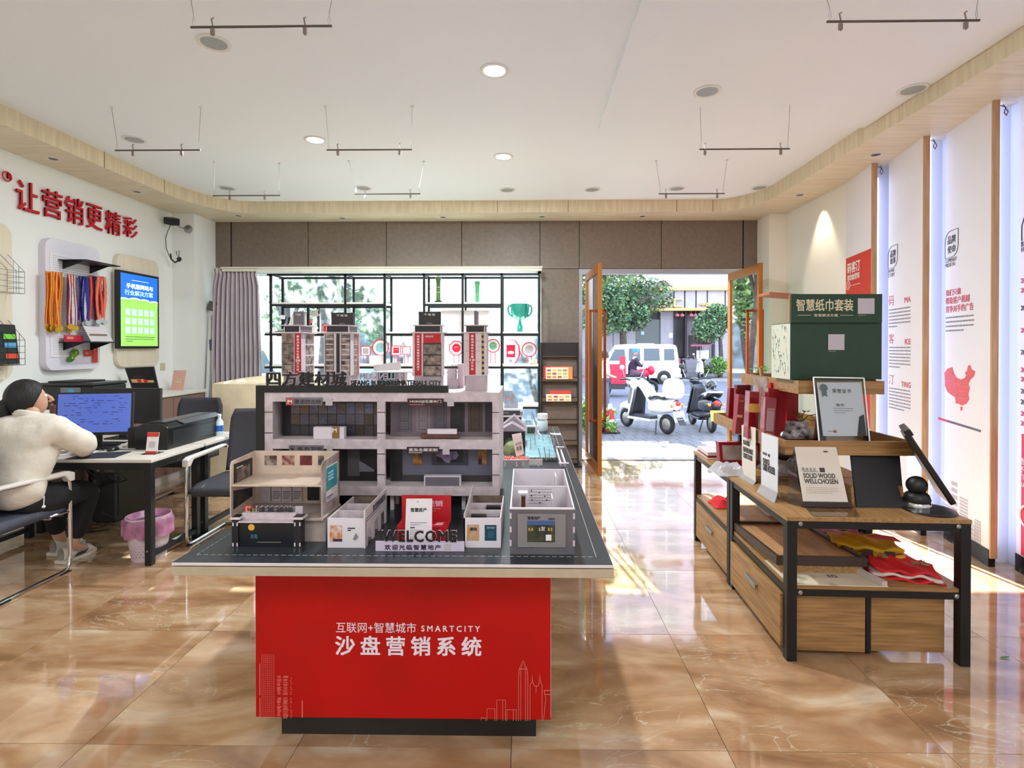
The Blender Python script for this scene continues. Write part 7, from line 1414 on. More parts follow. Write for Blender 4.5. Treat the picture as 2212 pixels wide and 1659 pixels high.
LEAFG = M('leaf green', (84, 150, 44), .4, var=.25, vs=30); LEAFB = M('leaf bright', (134, 200, 60), .4, var=.2, vs=30)
def leafblade(m, p, d, L, w, droop=.3):
    d = V(d).normalized(); s = d.cross(V((0, 0, 1))).normalized(); n = 5; pr = []
    for i in range(n + 1): f = i / n; c = p + d * (L * f) + V((0, 0, -droop * L * f * f)); ww = w * math.sin(PI * min(.98, f * .9 + .08)); pr += [c - s * ww + V((0, 0, ww * .25)), c, c + s * ww + V((0, 0, ww * .25))]
    m._add(pr, [q for i in range(n) for q in ((i * 3, i * 3 + 1, i * 3 + 4, i * 3 + 3), (i * 3 + 1, i * 3 + 2, i * 3 + 5, i * 3 + 4))])
def potplant(lab, p, h, nl, seed, mt, pot):
    t = thing('potted_plant', lab, 'plant', p); rr = random.Random(seed); p = V(p); MB().lathe([(.035, 0), (.045, .07), (.040, .07)], p, 18).build('pot', pot, t, smooth=True)
    for k in range(nl):
        a = rr.uniform(0, 2 * PI); d = V((math.cos(a), math.sin(a), rr.uniform(.3, 1.2))); b = p + V((0, 0, .06)); e = b + d.normalized() * h * rr.uniform(.3, .8); m = MB(); m.tube([b, (b + e) / 2 + V((0, 0, .02)), e], .0025, 5); leafblade(m, e, (d.x, d.y, rr.uniform(-.1, .5)), h * .45, h * .16); m.build('leaf', mt, t)
    return t
potplant('green pothos plant in a small pot behind the certificate frame', W_l(.50, .95, T2), .16, 12, 3, LEAFG, WHT)
# top tray: green gift set with raised lid, little plant
GRN = M('box green', (28, 62, 40), .5, var=.05, vs=20); FLOR = M('floral print', (206, 206, 186), .5); CREAMT = M('text cream', (222, 212, 176), .5)
Yg2 = 3.0; x0, x1 = at(1708, 760, Yg2).x, at(1905, 760, Yg2).x; zb_, zt_ = T3 + .05, at(1800, 697, Yg2).z; T3b = T3
t = thing('green_gift_set', 'large dark green tissue gift box with raised lid on the top tray', 'gift box', ((x0 + x1) / 2, Yg2 + .11, T3)); zb_ = at(1800, 820, Yg2).z
bx = MB().box(x0, x1, Yg2, Yg2 + .23, zb_ , zt_).build('box_body', GRN, t, bevel=.002); MB().box(x0 + .02, x1 - .02, Yg2 + .02, Yg2 + .2, T3, zb_).build('box_tray', TAN, bx)
sd = MB().box(x0 - .002, x0, Yg2 + .004, Yg2 + .228, zb_, zt_ - .004).build('floral_side', FLOR, t); rr = random.Random(21); m = MB()
for k in range(46):
    y, z = rr.uniform(Yg2 + .02, Yg2 + .21), rr.uniform(zb_ + .02, zt_ - .03); h = rr.uniform(.012, .035)
    m.slab([(x0 - .0022, y, z), (x0 - .0022, y + .003, z), (x0 - .0022, y + .003, z + h), (x0 - .0022, y, z + h)], (-.0004, 0, 0))
    if k % 2: 
        for s in (-1, 1): m.slab([(x0 - .0022, y, z + h * .4), (x0 - .0022, y + s * .010, z + h * .9), (x0 - .0022, y + s * .006, z + h * .95)], (-.0004, 0, 0))
m.build('floral_print', M('floral ink', (104, 124, 112), .6), sd, kind='stuff')
zl0, zl1 = at(1800, 697, Yg2 - .02).z, at(1800, 635, Yg2 - .02).z; lx0, lx1 = at(1709, 660, Yg2 - .02).x, at(1906, 660, Yg2 - .02).x
ld = MB().box(lx0, lx1, Yg2 - .02, Yg2 - .005, zl0, zl1).build('lid', GRN, t, bevel=.002); MB().box(lx0, lx0 + .004, Yg2 - .005, Yg2 + .008, zl0 + .003, zl1).box(lx1 - .004, lx1, Yg2 - .005, Yg2 + .008, zl0 + .003, zl1).build('lid_side', M('lid orange', (190, 104, 56), .5), ld)
a, b = at(1662, 630.5, 3.12), at(1765, 638, 3.06); MB().slab([a, b, b + V((0, .16, .0)), a + V((0, .16, 0))], (0, 0, -.014)).build('lid_flap', M('lid orange'), ld)
P = PL((0, Yg2 - .02, 0)); 
letter_px(P, '智慧纸巾套装', 1720, 646, 1843, 672, CREAMT, ld, bold=.012); letter_px(P, '智慧解决方案', 1758.5, 678, 1810, 684, CREAMT, ld, spacing=1.15, bold=.01); patch_px(P, 1723, 680.3, 1752, 681.2, CREAMT, ld); patch_px(P, 1815, 680.3, 1843, 681.2, CREAMT, ld); patch_px(P, 1853, 644.5, 1889, 678, M('plate'), ld)
P = PL((0, Yg2, 0)); patch_px(P, 1789, 722, 1824, 756, M('plate'), bx); lines_px(P, 1790, 757.5, 1823, 760.5, 1, M('text moss', (126, 136, 112), .5), bx, .5); lines_px(PL((0, Yg2 - .02, 0)), 1854, 679.5, 1888, 682.5, 1, M('text moss'), ld, .5)
potplant('small bright green plant at the far left of the top tray', W_l(.28, 1.1, T3), .10, 9, 6, LEAFB, M('pot brown', (120, 84, 60), .5))
p = W_l(.255, .95, T3 + .012); one(MB().slab([p, p + V((.02, 0, 0)), p + V((.012, .03, .10)), p + V((0, .03, .10))], (0, .03, 0)), 'wooden_phone_stand', TAN, 'small brown wooden stand beside the little plant on the top tray', 'phone stand')
p = W_l(.70, .38, T2); one(MB().lathe([(.012, 0), (.012, .018), (.008, .02)], p, 12), 'wooden_stamp', TAN, 'tiny round wooden stamp right of the certificate frame', 'stamp', smooth=True)
# lower boards
LZ = .36
t = thing('framed_board', 'wooden board in a dark brown frame lying on the near lower shelf', 'framed board', W_l(.25, .42, LZ), SHR); Mb = Mx @ Matrix.Translation((.03, .06, LZ)) @ Matrix.Rotation(math.radians(-3), 4, 'X')
FBR = M('frame brown', (60, 40, 32), .4)
MB().xf(Mb).box(.0, .40, .10, .72, .05, .075).build('panel_board', wood('board light', (200, 152, 106), (176, 126, 82), 'y', .4, 4, 14), t); MB().xf(Mb).box(-.02, .0, .08, .74, .045, .09).box(.40, .42, .08, .74, .045, .09).box(.0, .40, .08, .10, .045, .09).box(.0, .40, .72, .74, .045, .09).build('frame', FBR, t, bevel=.002); MB().xf(Mb).box(.0, .40, .09, .72, .0, .045).build('under_box', TANY, t)
t = thing('illustrated_sheet', 'large pale illustrated sheet on the front lower shelf', 'sheet', W_l(.25, .14, LZ), SHR); MB().xf(Mx).box(.015, .47, .012, .30, LZ, LZ + .004).build('sheet', M('ink wash', (218, 206, 180), .5, c2=(150, 142, 108), vs=9), t)
_m['ink wash'].node_tree.nodes['Color Ramp'].color_ramp.elements[0].position = .30; _m['ink wash'].node_tree.nodes['Color Ramp'].color_ramp.elements[1].position = .46
P = PL(W_l(0, 0, LZ + .0045), (1, -.04, 0), (.04, 1, 0), 0); letter(P, '印', .24, .285, .09, .13, INK, t)
t = thing('magazine', 'thin white brochure with black edge at the front of the lower shelf', 'brochure', W_l(.46, .14, LZ), SHR); MB().xf(Mx @ Matrix.Translation((.44, .01, LZ + .005)) @ Matrix.Rotation(.25, 4, 'Z')).box(0, .03, 0, .2, 0, .02).build('cover', M('brochure', (206, 192, 184), .5), t); 
def folded(name, lab, cat, cen, sx, sy, h, mats, layers, seed, rotz, stripes=None):
    t = thing(name, lab, cat, cen, rotz); Mf = TM[t.name]; rr = random.Random(seed)
    for k in range(layers):
        s = 1 - k * .05; ph = rr.uniform(0, 6)
        MB().xf(Mf).grid(lambda u, v: V(((u - .5) * sx * s + .006 * math.sin(v * 9 + ph), (v - .5) * sy * s + .008 * math.sin(u * 7 + ph), .004 + k * h / layers + .010 * math.sin(u * 6 + ph) * math.sin(v * 5) + .008 * math.sin(u * 15 + v * 8 + ph))), 24, 18).build('fold', mats[k % len(mats)], t, smooth=True, solid=h / layers * .7)
    return t
FLR = M('cloth red', (212, 28, 34), .7, bump=.2, bs=40); FLY = M('cloth yellow', (222, 170, 24), .7, bump=.2, bs=40); FLP = M('cloth pink', (214, 110, 150), .4, bump=.2, bs=30, alpha=.93); FLW = M('cloth cream', (226, 206, 196), .8)
t = folded('red_banner', 'folded red cloth banner with white edge at the right of the lower shelf', 'cloth', W_l(.64, .20, LZ), .30, .26, .05, [FLR, FLW, FLR], 3, 3, -.35); Mf = TM[t.name]; P = PL(Mf @ V((0, 0, .056)), Mf.to_3x3() @ V((1, 0, 0)), Mf.to_3x3() @ V((0, 1, 0)), .008); letter(P, '福', -.10, -.05, -.02, .05, M('olive gold'), t, depth=.003); letter(P, '好运', .04, .11, -.06, -.01, M('olive gold'), t, depth=.003)
t = folded('yellow_banner', 'folded yellow and red flag with dark letters behind the red banner', 'cloth', W_l(.58, .40, LZ), .34, .22, .10, [FLR, FLY, FLY], 3, 8, -.28); Mf = TM[t.name]; P = PL(Mf @ V((0, -.112, .06)), Mf.to_3x3() @ V((1, 0, 0)), (0, 0, 1), .008); 
for k in (-.11, -.02, .08): MB().slab([P.w(k - .03, -.03), P.w(k + .03, -.03), P.w(k + .025, .015), P.w(k - .02, .015)], P.n * .002).build('letter_patch', M('flag letter', (60, 40, 34), .6), t)
P = PL(Mf @ V((0, 0, .11)), Mf.to_3x3() @ V((1, 0, 0)), Mf.to_3x3() @ V((0, 1, 0)), .006); MB().slab([P.w(.0, -.03), P.w(.15, -.08), P.w(.14, .0), P.w(.06, .02)], P.n * .002).build('red_patch', FLR, t)
folded('pink_bag', 'glossy pink plastic bag lying behind the yellow flag', 'bag', W_l(.55, .62, LZ), .30, .22, .05, [FLP], 2, 5, -.2)
crumple('red_cloth', 'small crumpled red cloth on the far lower shelf', 'cloth', W_l(.12, 1.30, LZ), .16, .18, .07, FLR, 30); 
t = thing('paper_pile', 'small pile of white papers on the far lower shelf', 'papers', W_l(.42, 1.20, LZ), SHR)
for k in range(3): MB().xf(Mx).box(.34 + k * .012, .52, 1.06, 1.30 + k * .01, LZ + k * .009, LZ + k * .009 + .008).build('sheet', NB, t)
# ------------------------------------------------------------------ outside: pavement, street, vehicles, trees, buildings
G, RZ, FZ = -.15, -.25, -.12
PAVM = M('paver grey', (112, 108, 112), .8, var=.12, vs=8); ASPH = M('asphalt', (104, 104, 116), .85, var=.10, vs=5); CURB = M('kerb stone', (156, 152, 150), .8, var=.1, vs=10); SAND = M('paving bed', (56, 54, 56), .9)
gr = struct(MB().box(-12, 14, YB + .13, 12.05, G - .2, G - .012), 'ground', SAND)
pm = None; rr = random.Random(4)
for j in range(12):
    for i in range(22):
        x, y = .1 + i * .2 + (.1 if j % 2 else 0), YB + .14 + j * .405
        if pm is None: o = MB().box(-.096, .096, .004, .400, -.02, 0).build('paver', PAVM, gr); pm = o.data
        else: o = bpy.data.objects.new('paver', pm); COL.objects.link(o); o.parent = gr
        o.location = (x, y, G + rr.uniform(-.0015, .0015))
MB().box(-12, .0, YB + .14, 12.0, G - .03, G - .001).box(4.5, 14, YB + .14, 12.0, G - .03, G - .001).build('paving_field', PAVM, gr)
struct(MB().box(-30, 34, 12.0, 12.2, RZ - .1, G + .0).box(-30, 40, 27.3, 27.5, RZ - .1, FZ), 'trim_3', CURB)
rd = struct(MB().box(-60, 70, 12.2, 27.3, RZ - .15, RZ), 'road', ASPH)
m = MB()
for k in range(-8, 12): m.box(k * 4, k * 4 + 1.8, 15.6, 15.72, RZ, RZ + .004).box(k * 4 + 1, k * 4 + 2.8, 19.6, 19.72, RZ, RZ + .004)
m.build('road_marking', M('road white', (214, 216, 220), .7), rd, kind='stuff')
struct(MB().box(-60, 70, 27.5, 46, RZ - .1, FZ), 'ground_far', PAVM)

BWALL = M('facade grey', (168, 162, 172), .6, var=.04, vs=3); BGOLD = M('facade gold', (224, 176, 110), .35, metal=.4); BDARK = M('facade dark', (52, 44, 48), .5); BSTONE = M('facade stone', (146, 140, 148), .7)
YBd = 31.0
def bx(px): return at(px, 700, YBd).x
def bz(py): return at(1400, py, YBd).z
t = thing('shop_building', 'grey restaurant front with gold fascia and dark entrance across the street', 'building', (bx(1430), YBd + 2, FZ))
zs_ = bz(774)
for px0, px1 in ((1225, 1325), (1325, 1374), (1427, 1456), (1540, 1640)): MB().box(bx(px0), bx(px1) - .03, YBd, YBd + .3, zs_, bz(672)).build('wall_panel', BWALL, t)
MB().box(bx(1374), bx(1427), YBd + .12, YBd + .2, zs_ + .6, bz(690)).build('window', M('far glass', (64, 78, 84), .15), t); MB().box(bx(1225), bx(1650), YBd + .3, YBd + 5, FZ, bz(672)).build('rear_wall', BDARK, t)
for k, (px0, px1) in enumerate(((1225, 1300), (1301, 1346), (1347, 1392), (1393, 1424), (1425, 1451), (1452, 1474), (1475, 1498), (1499, 1522), (1523, 1560), (1561, 1600), (1601, 1640))): MB().box(bx(px0), bx(px1) - .05, YBd - .5, YBd + .3, bz(667), bz(630)).build('fascia_panel', BWALL, t)
MB().box(bx(1225), bx(1650), YBd - .7, YBd + 4, bz(630), bz(622)).build('gold_cornice', BGOLD, t); MB().box(bx(1225), bx(1650), YBd - .6, YBd + .3, bz(672.5), bz(667)).build('gold_band', BGOLD, t)
Pf = PL((0, YBd - .5, 0), off=.03); letter_px(Pf, '三汇', 1415, 645, 1474, 664, M('gold letter', (236, 190, 110), .4, metal=.3), t, depth=.08, bold=.02); letter_px(Pf, '中国好味', 1512, 654, 1562, 662, M('gold letter'), t, depth=.06, bold=.02)
for q, mt in (((1458, 682, 1478, 772), M('door dark', (44, 38, 42), .4)), ((1483, 680, 1510, 772), M('door grey', (120, 108, 116), .5)), ((1489, 724, 1505, 770), BDARK)):
    MB().box(bx(q[0]), bx(q[2]), YBd + .1 - (.05 if q[0] == 1489 else 0), YBd + .2, bz(q[3]), bz(q[1])).build('entrance_door', mt, t)
for px in (1457, 1480.5, 1512, 1541): MB().box(bx(px) - .06, bx(px) + .06, YBd - .1, YBd + .1, zs_, bz(672)).build('door_post', BDARK, t)
m = MB(); 
for k in range(8): m.box(bx(1514) + k * .09, bx(1514) + k * .09 + .05, YBd + .05, YBd + .1, zs_, bz(732))
m.build('slat_screen', M('far pale', (190, 186, 190), .5), t); MB().box(bx(1524), bx(1534), YBd, YBd + .08, bz(732), bz(708)).build('menu_sign', M('far pale'), t); letter_px(PL((0, YBd, 0)), '目', 1526, 711, 1533, 729, BDARK, t, depth=.02, bold=.02)
LANT = M('lantern pink', (196, 110, 128), .6)
for px in (1459, 1469.5, 1489, 1498.5, 1508): p = V((bx(px), YBd - .35, bz(682))); MB().ball(p, .13, 14, 8, (1, 1, .8)).cyl(p + V((0, 0, .08)), p + V((0, 0, .26)), .012, n=6).build('lantern', LANT, t, smooth=True)
for k in range(4): MB().box(bx(1440), bx(1650), YBd - 1.3 + k * .32, YBd, FZ + (zs_ - FZ) * k / 4, FZ + (zs_ - FZ) * (k + 1) / 4).build('step', BSTONE, t)
MB().box(bx(1225), bx(1440), YBd - .2, YBd, FZ, zs_).build('base_wall', BSTONE, t); MB().box(bx(1445), bx(1453), YBd - .02, YBd, bz(730), bz(719)).build('notice', M('card white'), t)
MB().box(bx(1385), bx(1392), YBd + .05, YBd + .12, bz(723), bz(716)).build('window_notice', M('pale blue'), t)
t = thing('roofed_house', 'low house with maroon tiled roof rising behind the restaurant cornice', 'building', (9.5, 38, FZ)); RFM = M('roof maroon', (120, 74, 80), .7)
q = [at(1412, 621, 38), at(1452, 621, 38), at(1438, 606, 38), at(1426, 606, 38)]; MB().slab(q, (0, 5, 0)).build('roof', RFM, t); MB().box(q[0].x, q[1].x, 38.2, 43, FZ, q[0].z).build('walls', BWALL, t)
for k in range(6): MB().box(q[0].x + .25 + k * .2, q[0].x + .29 + k * .2, 37.95, 38, q[0].z, q[2].z - abs(k - 2.5) * .1).build('roof_rib', M('roof rib', (96, 58, 64), .7), t)
PALE = M('tower pale', (226, 222, 214), .7, var=.03, vs=2)
t = thing('white_block', 'tall pale commercial block seen through the shop window across the street', 'building', (-3, 36, FZ))
MB().box(-11, 5.5, 33.2, 39, FZ, 15.1).build('walls', PALE, t)
for k in range(6):
    for j in range(4): MB().box(-10.4 + k * 2.6, -8.9 + k * 2.6, 33.14, 33.2, 4.9 + j * 2.6, 6.3 + j * 2.6).build('window', M('far window', (150, 166, 178), .2), t)
for k in range(5): MB().box(-10.6 + k * 3.2, -7.7 + k * 3.2, 33.1, 33.2, .2, 3.0).build('shop_front', M('far shop', (120, 134, 142), .3, var=.3, vs=2), t)
sb = MB().box(at(1035, 630, 33).x, at(1090, 630, 33).x, 32.9, 33.2, at(1040, 650, 33).z, at(1040, 618, 33).z).build('sign_board', M('sign white', (236, 234, 232), .5), t); letter_px(PL((0, 32.9, 0), off=.01), '白发一', 1036, 627, 1076, 641, M('far ink', (110, 116, 124), .5), sb, depth=.02)
sb = MB().box(at(935, 630, 33).x, at(1000, 630, 33).x, 32.9, 33.2, at(1040, 645, 33).z, at(1040, 618, 33).z).build('sign_board', M('sign white'), t); letter_px(PL((0, 32.9, 0), off=.01), '川小厂', 938, 626, 997, 638, M('far ink pale', (180, 196, 200), .5), sb, depth=.02)

LAV = M('apartment lavender', (196, 190, 204), .7, var=.03, vs=1)
t = thing('apartment_block', 'tall lavender apartment block rising behind the restaurant, mirrored in the floor', 'building', (14, 48, FZ))
MB().box(3.0, 27, 44, 52, FZ, 27).build('walls', LAV, t); MB().box(2.9, 27.1, 43.9, 44, FZ, 9.2).build('white_podium', M('podium white', (244, 242, 242), .6), t)
for k in range(7):
    for j in range(5):
        x, z = 4.2 + k * 3.2, 10.2 + j * 3.2; w = MB().box(x, x + 1.9, 43.92, 44, z, z + 1.9).build('window', M('far window', (150, 166, 178), .2), t); MB().box(x + .9, x + 1.0, 43.88, 43.92, z, z + 1.9).box(x, x + 1.9, 43.88, 43.92, z + 1.2, z + 1.28).build('window_bar', M('white alloy'), w)
        if j % 2 == 0: MB().box(x - .3, x + 2.2, 43.5, 44, z - .5, z - .3).build('ledge', M('roof maroon', (120, 74, 80), .7), t)
# trees
LG = [M('leaf a', (116, 144, 98), .55, var=.3, vs=1.5), M('leaf b', (140, 168, 104), .55, var=.3, vs=1.5), M('leaf c', (96, 126, 98), .55, var=.3, vs=1.5)]; BARK = M('bark', (84, 72, 64), .9, var=.2, vs=8)
def foliage(name, parent, c, rad, n, size, mt, seed, hollow=.35, blobs=7):
    rr = random.Random(seed); c = V(c); cs = [(V((rr.uniform(-.6, .6) * rad[0], rr.uniform(-.6, .6) * rad[1], rr.uniform(-.55, .55) * rad[2])), rr.uniform(.4, .65)) for _ in range(blobs)]
    vs = []; fs = []; ms = []
    for k in range(n):
        b, s = cs[rr.randrange(blobs)]
        while True:
            d = V((rr.uniform(-1, 1), rr.uniform(-1, 1), rr.uniform(-1, 1)))
            if hollow < d.length < 1: break
        p = c + b + V((d.x * rad[0], d.y * rad[1], d.z * rad[2])) * s; L = size * rr.uniform(.6, 1.3); e = V((rr.uniform(-1, 1), rr.uniform(-1, 1), rr.uniform(-.9, .4))).normalized(); w = e.cross(V((rr.uniform(-1, 1), rr.uniform(-1, 1), 1))).normalized() * L * .28; i = len(vs)
        vs += [p - e * L * .5, p + w, p + e * L * .5, p - w]; fs.append((i, i + 1, i + 2, i + 3)); ms.append(rr.randrange(2))
    m = MB(); m.v = vs; m.f = fs; m.m = ms; return m.build(name, mt, parent, kind='stuff')
def tree(lab, base, trunk_h, c, rad, n, size, seed, mts=None, tr=.12, grp='street trees outside the shop', extra=None):
    t = thing('street_tree', lab, 'tree', base, 0, grp); b = V(base); c = V(c); mts = mts or LG[:2]
    m = MB(); m.tube([b, b + (V((c.x, c.y, b.z + trunk_h)) - b) * .5 + V((.05, 0, 0)), V((c.x, c.y, b.z + trunk_h)), c + V((0, 0, rad[2] * .3))], tr, 8, rad=[tr * 1.2, tr, tr * .85, tr * .3])
    rr = random.Random(seed)
    for k in range(6): a = rr.uniform(0, 6.28); m.tube([V((c.x, c.y, b.z + trunk_h)), c + V((math.cos(a) * rad[0] * .3, math.sin(a) * rad[1] * .3, -rad[2] * .1)), c + V((math.cos(a) * rad[0] * .65, math.sin(a) * rad[1] * .65, rad[2] * rr.uniform(-.1, .4)))], tr * .4, 6, rad=[tr * .5, tr * .35, tr * .12])
    m.build('trunk', BARK, t, smooth=True); foliage('crown', t, c, rad, n, size, mts, seed)
    if extra: foliage('low_branches', t, extra[0], extra[1], extra[2], size, mts, seed + 50, .1, 9)
    return t
p = onz(1346, 800, FZ); p = V((at(1346, 700, 28.6).x, 28.6, FZ)); tree('big street tree with dense dark crown in front of the restaurant, seen in the doorway', p, 2.6, (at(1345, 640, 28.6).x, 28.6, at(1345, 648, 28.6).z), (2.7, 1.6, 1.9), 9500, .21, 11, [LG[0], LG[2]], .2)
p = V((at(1556, 700, 28.6).x, 28.6, FZ)); tree('smaller street tree right of the restaurant entrance', p, 2.0, (p.x, 28.6, at(1550, 692, 28.6).z), (1.3, 1.0, 1.25), 4000, .18, 12, [LG[0], LG[2]], .12)
tree('near street tree behind the pier, its crown shading the doorway floor', (.62, 11.2, G), 2.6, (.45, 11.2, 3.75), (1.3, .8, 1.25), 3000, .17, 13, LG[:2], .07, extra=((1.55, 11.2, 3.2), (1.0, .7, .5), 900))
tree('near street tree outside the right end of the shop window', (.35, 11.6, G), 2.0, (-.25, 11.8, 2.65), (.75, .7, .95), 1700, .15, 14, [LG[0], LG[2]], .06)
tree('leafy street tree outside the left half of the shop window', (-4.6, 12.0 - .5, G), 2.0, (-4.4, 11.6, 3.35), (1.9, 1.2, 1.5), 4200, .17, 15, LG[:2], .09)
tree('second street tree outside the middle left of the shop window', (-2.72, 11.7, G), 1.5, (-2.75, 11.7, 2.5), (.95, .8, 1.4), 2600, .16, 16, LG[:2], .07)
tree('far tree beyond the road left of the pale block', (-13.5, 29.0, FZ), 2.5, (-13.0, 29.0, 5.0), (3.4, 2, 2.6), 3000, .4, 17, LG[:2], .2)
tree('far tree beyond the road in the middle of the window', (-7.0, 28.8, FZ), 2.2, (-6.6, 28.8, 4.2), (2.2, 1.6, 2.0), 2200, .36, 18, LG[:2], .18)
def shrub(lab, c, rad, n, size, seed, name='shrub'):
    c = V(c); t = thing(name, lab, 'shrub', (c.x, c.y, c.z - rad[2])); m = MB()
    for k in range(5): a = k * 1.3; m.tube([(c.x, c.y, c.z - rad[2]), (c.x + math.cos(a) * rad[0] * .5, c.y + math.sin(a) * rad[1] * .5, c.z + rad[2] * .5)], .008, 5)
    m.build('stems', BARK, t); foliage('foliage', t, c, rad, n, size, [LG[1], M('leaf bright2', (110, 160, 70), .5)], seed, .1, 8); return t
shrub('leafy pavement shrub seen through the left door leaf', (at(1266, 880, 10.2).x, 10.2, G + .38), (.30, .26, .40), 900, .10, 31); shrub('leafy shrub at the foot of the traffic cone', (at(1303, 910, 10.3).x, 10.3, G + .22), (.26, .24, .24), 500, .10, 32)
shrub('clipped hedge beside the restaurant steps', (at(1547, 795, 28.2).x, 28.2, FZ + .55), (.75, .5, .6), 1500, .16, 33, 'hedge')
# cone
p = onz(1318, 934, G); t = thing('traffic_cone', 'red and white traffic cone on the pavement by the shrub', 'cone', p); MB().box(p.x - .17, p.x + .17, p.y - .17, p.y + .17, G, G + .03).build('cone_base', BLACK, t, bevel=.01); CONR = M('cone red', (222, 36, 62), .45)
MB().lathe([(.13, .03), (.115, .12)], p, 18).lathe([(.088, .26), (.055, .44)], p, 18).build('cone_shell', CONR, t, smooth=True); MB().lathe([(.115, .12), (.088, .26)], p, 18).lathe([(.055, .44), (.035, .55)], p, 18).build('white_band', WHT, t, smooth=True)

# scooters
TYRE = M('tyre', (34, 33, 34), .8); HUB = M('wheel hub', (150, 146, 140), .35, metal=.7); SWHT = M('scooter white', (240, 240, 240), .25, coat=.5); SBLK = M('scooter black', (26, 28, 34), .25, coat=.5); LENS = M('lens red', (210, 36, 50), .2); AMB = M('lens amber', (238, 130, 60), .2)
def scooter(lab, rear, front, col, topbox, plate, white_seat=None, R=.19):
    rear, front = V(rear), V(front); d = front - rear; L = d.length; d.normalize(); ang = math.atan2(d.y, d.x)
    t = thing('scooter', lab, 'scooter', rear, ang); Ms = TM[t.name]
    def b(): return MB().xf(Ms)
    for x, nm in ((0, 'rear_wheel'), (L, 'front_wheel')):
        w = b().torus((x, 0, R), R - .045, .045, (0, 1, 0), 26, 10).build(nm, TYRE, t, smooth=True); b().lathe([(.03, -.05), (.11, -.03), (.13, 0), (.11, .03), (.03, .05)], (x, 0, R), 22, ax=(0, 1, 0)).build('hub', HUB, w, smooth=True)
    b().tube([(x_, 0, z) for x_, z in ((L + .20, .30), (L + .12, .42), (L, .45), (L - .12, .40))], .08, 10, rad=[.02, .07, .085, .05]).build('front_fender', col, t, smooth=True)
    b().tube([(L, 0, R), (L - .06, 0, .5), (L - .16, 0, .95)], .028, 8).build('fork', HUB, t)
    b().grid(lambda u, v: V((L - .17 - .16 * v + .05 * v * v - .10 * (2 * u - 1) ** 2 + (.12 if v > .85 else 0) * (v - .85) / .15, (u - .5) * (.42 - .16 * v), .28 + .62 * v)), 10, 12).build('leg_shield', col, t, smooth=True, solid=.03)
    b().grid(lambda u, v: V((L - .24 - .15 * v + .05 * v * v - .10 * (2 * u - 1) ** 2, (u - .5) * (.36 - .14 * v), .30 + .55 * v)), 8, 8).build('inner_shield', M('scooter grey', (60, 60, 66), .4), t, smooth=True, solid=.012)
    b().slab([(L - .20, -.13, .26), (.34, -.13, .26), (.30, .13, .26), (L - .20, .13, .26)], (0, 0, .055)).build('floorboard', M('scooter grey'), t, bevel=.015); b().slab([(L - .18, -.15, .20), (.32, -.15, .20), (.32, .15, .20), (L - .18, .15, .20)], (0, 0, .055)).build('belly_pan', col, t, bevel=.02)
    b().grid(lambda u, v: V((.36 - u * .60, (.15 - .05 * u * u) * math.cos(v * 2 * PI), .50 + .06 * u + (.16 - .07 * abs(u - .35)) * math.sin(v * 2 * PI))), 10, 18).ball((-.235, 0, .555), .09, 12, 8, (.6, 1.1, 1)).build('rear_body', col, t, smooth=True)
    b().grid(lambda u, v: V((.36 - u * .55, (v - .5) * .28, .67 + .07 * u * u + .05 * math.sin(v * PI) - .02 * math.cos(u * 9))), 12, 8).build('seat', M('seat vinyl', (48, 48, 52), .5), t, smooth=True, solid=.05)
    b().slab([(-.06, -.05, R - .05), (.34, -.06, .27), (.34, -.06, .33), (-.06, -.05, R + .06)], (0, -.05, 0)).build('motor_case', SWHT if topbox else HUB, t, bevel=.015)
    b().tube([(L - .17, -.33, .99), (L - .19, -.2, 1.0), (L - .16, 0, .96), (L - .19, .2, 1.0), (L - .17, .33, .99)], .016, 8).build('handlebar', BLACK, t, smooth=True); b().ball((L - .12, 0, .94), .10, 14, 10, (.8, 1.1, .75)).build('headlamp_cowl', col, t, smooth=True)
    for s in (-1, 1): m_ = b().tube([(L - .18, s * .20, 1.0), (L - .20, s * .28, 1.18)], .006, 6).build('mirror_stem', CHROME, t); b().ball((L - .205, s * .30, 1.24), .06, 12, 8, (.25, 1, .8)).build('mirror', BLACK if col is SBLK else SWHT, m_, smooth=True)
    b().ball((-.275, 0, .60), .06, 14, 10, (.5, 1, .85)).build('tail_lamp', LENS, t, smooth=True)
    for s in (-1, 1): b().ball((-.25, s * .13, .56), .032, 10, 8).build('indicator', AMB, t, smooth=True)
    b().grid(lambda u, v: V((-.22 - .18 * u, (v - .5) * .16, .50 - .28 * u)), 4, 2).build('rear_mudguard', BLACK, t, solid=.01)
    pl = b().slab([(-.335, -.13, .27), (-.335, .13, .27), (-.275, .13, .46), (-.275, -.13, .46)], (-.008, 0, 0)).build('number_plate', plate, t)
    b().tube([(.18, .1, .24), (.10, .2, .0)], .012, 6).build('side_stand', BLACK, t)
    if topbox: b().lathe([(.15, .0), (.19, .06), (.20, .18), (.17, .30), (.10, .355), (.03, .365)], (-.16, 0, .70), 22, sx=1, sy=1).build('top_box', SWHT, t, smooth=True)
    else:
        b().tube([(.02, -.12, .76), (-.24, -.12, .80), (-.28, 0, .80), (-.24, .12, .80), (.02, .12, .76)], .015, 8).tube([(-.20, -.12, .80), (-.20, .12, .80)], .014, 8).tube([(-.10, -.12, .78), (-.10, .12, .78)], .014, 8).build('luggage_rack', SWHT, t); b().ball((-.02, .02, .92), .115, 16, 12, (1, .9, .9)).build('helmet', SBLK, t, smooth=True)
    return t, Ms
PLW = M('plate white', (230, 228, 230), .4)
t, Ms = scooter('white scooter with round white top box parked outside the doorway', onz(1441, 938, G), onz(1354, 921, G), SWHT, True, PLW)
Pp = PL(Ms @ V((-.345, 0, .365)), Ms.to_3x3() @ V((0, -1, 0)), Ms.to_3x3() @ V((.30, 0, .95)), .002); lines_px_ = MB()
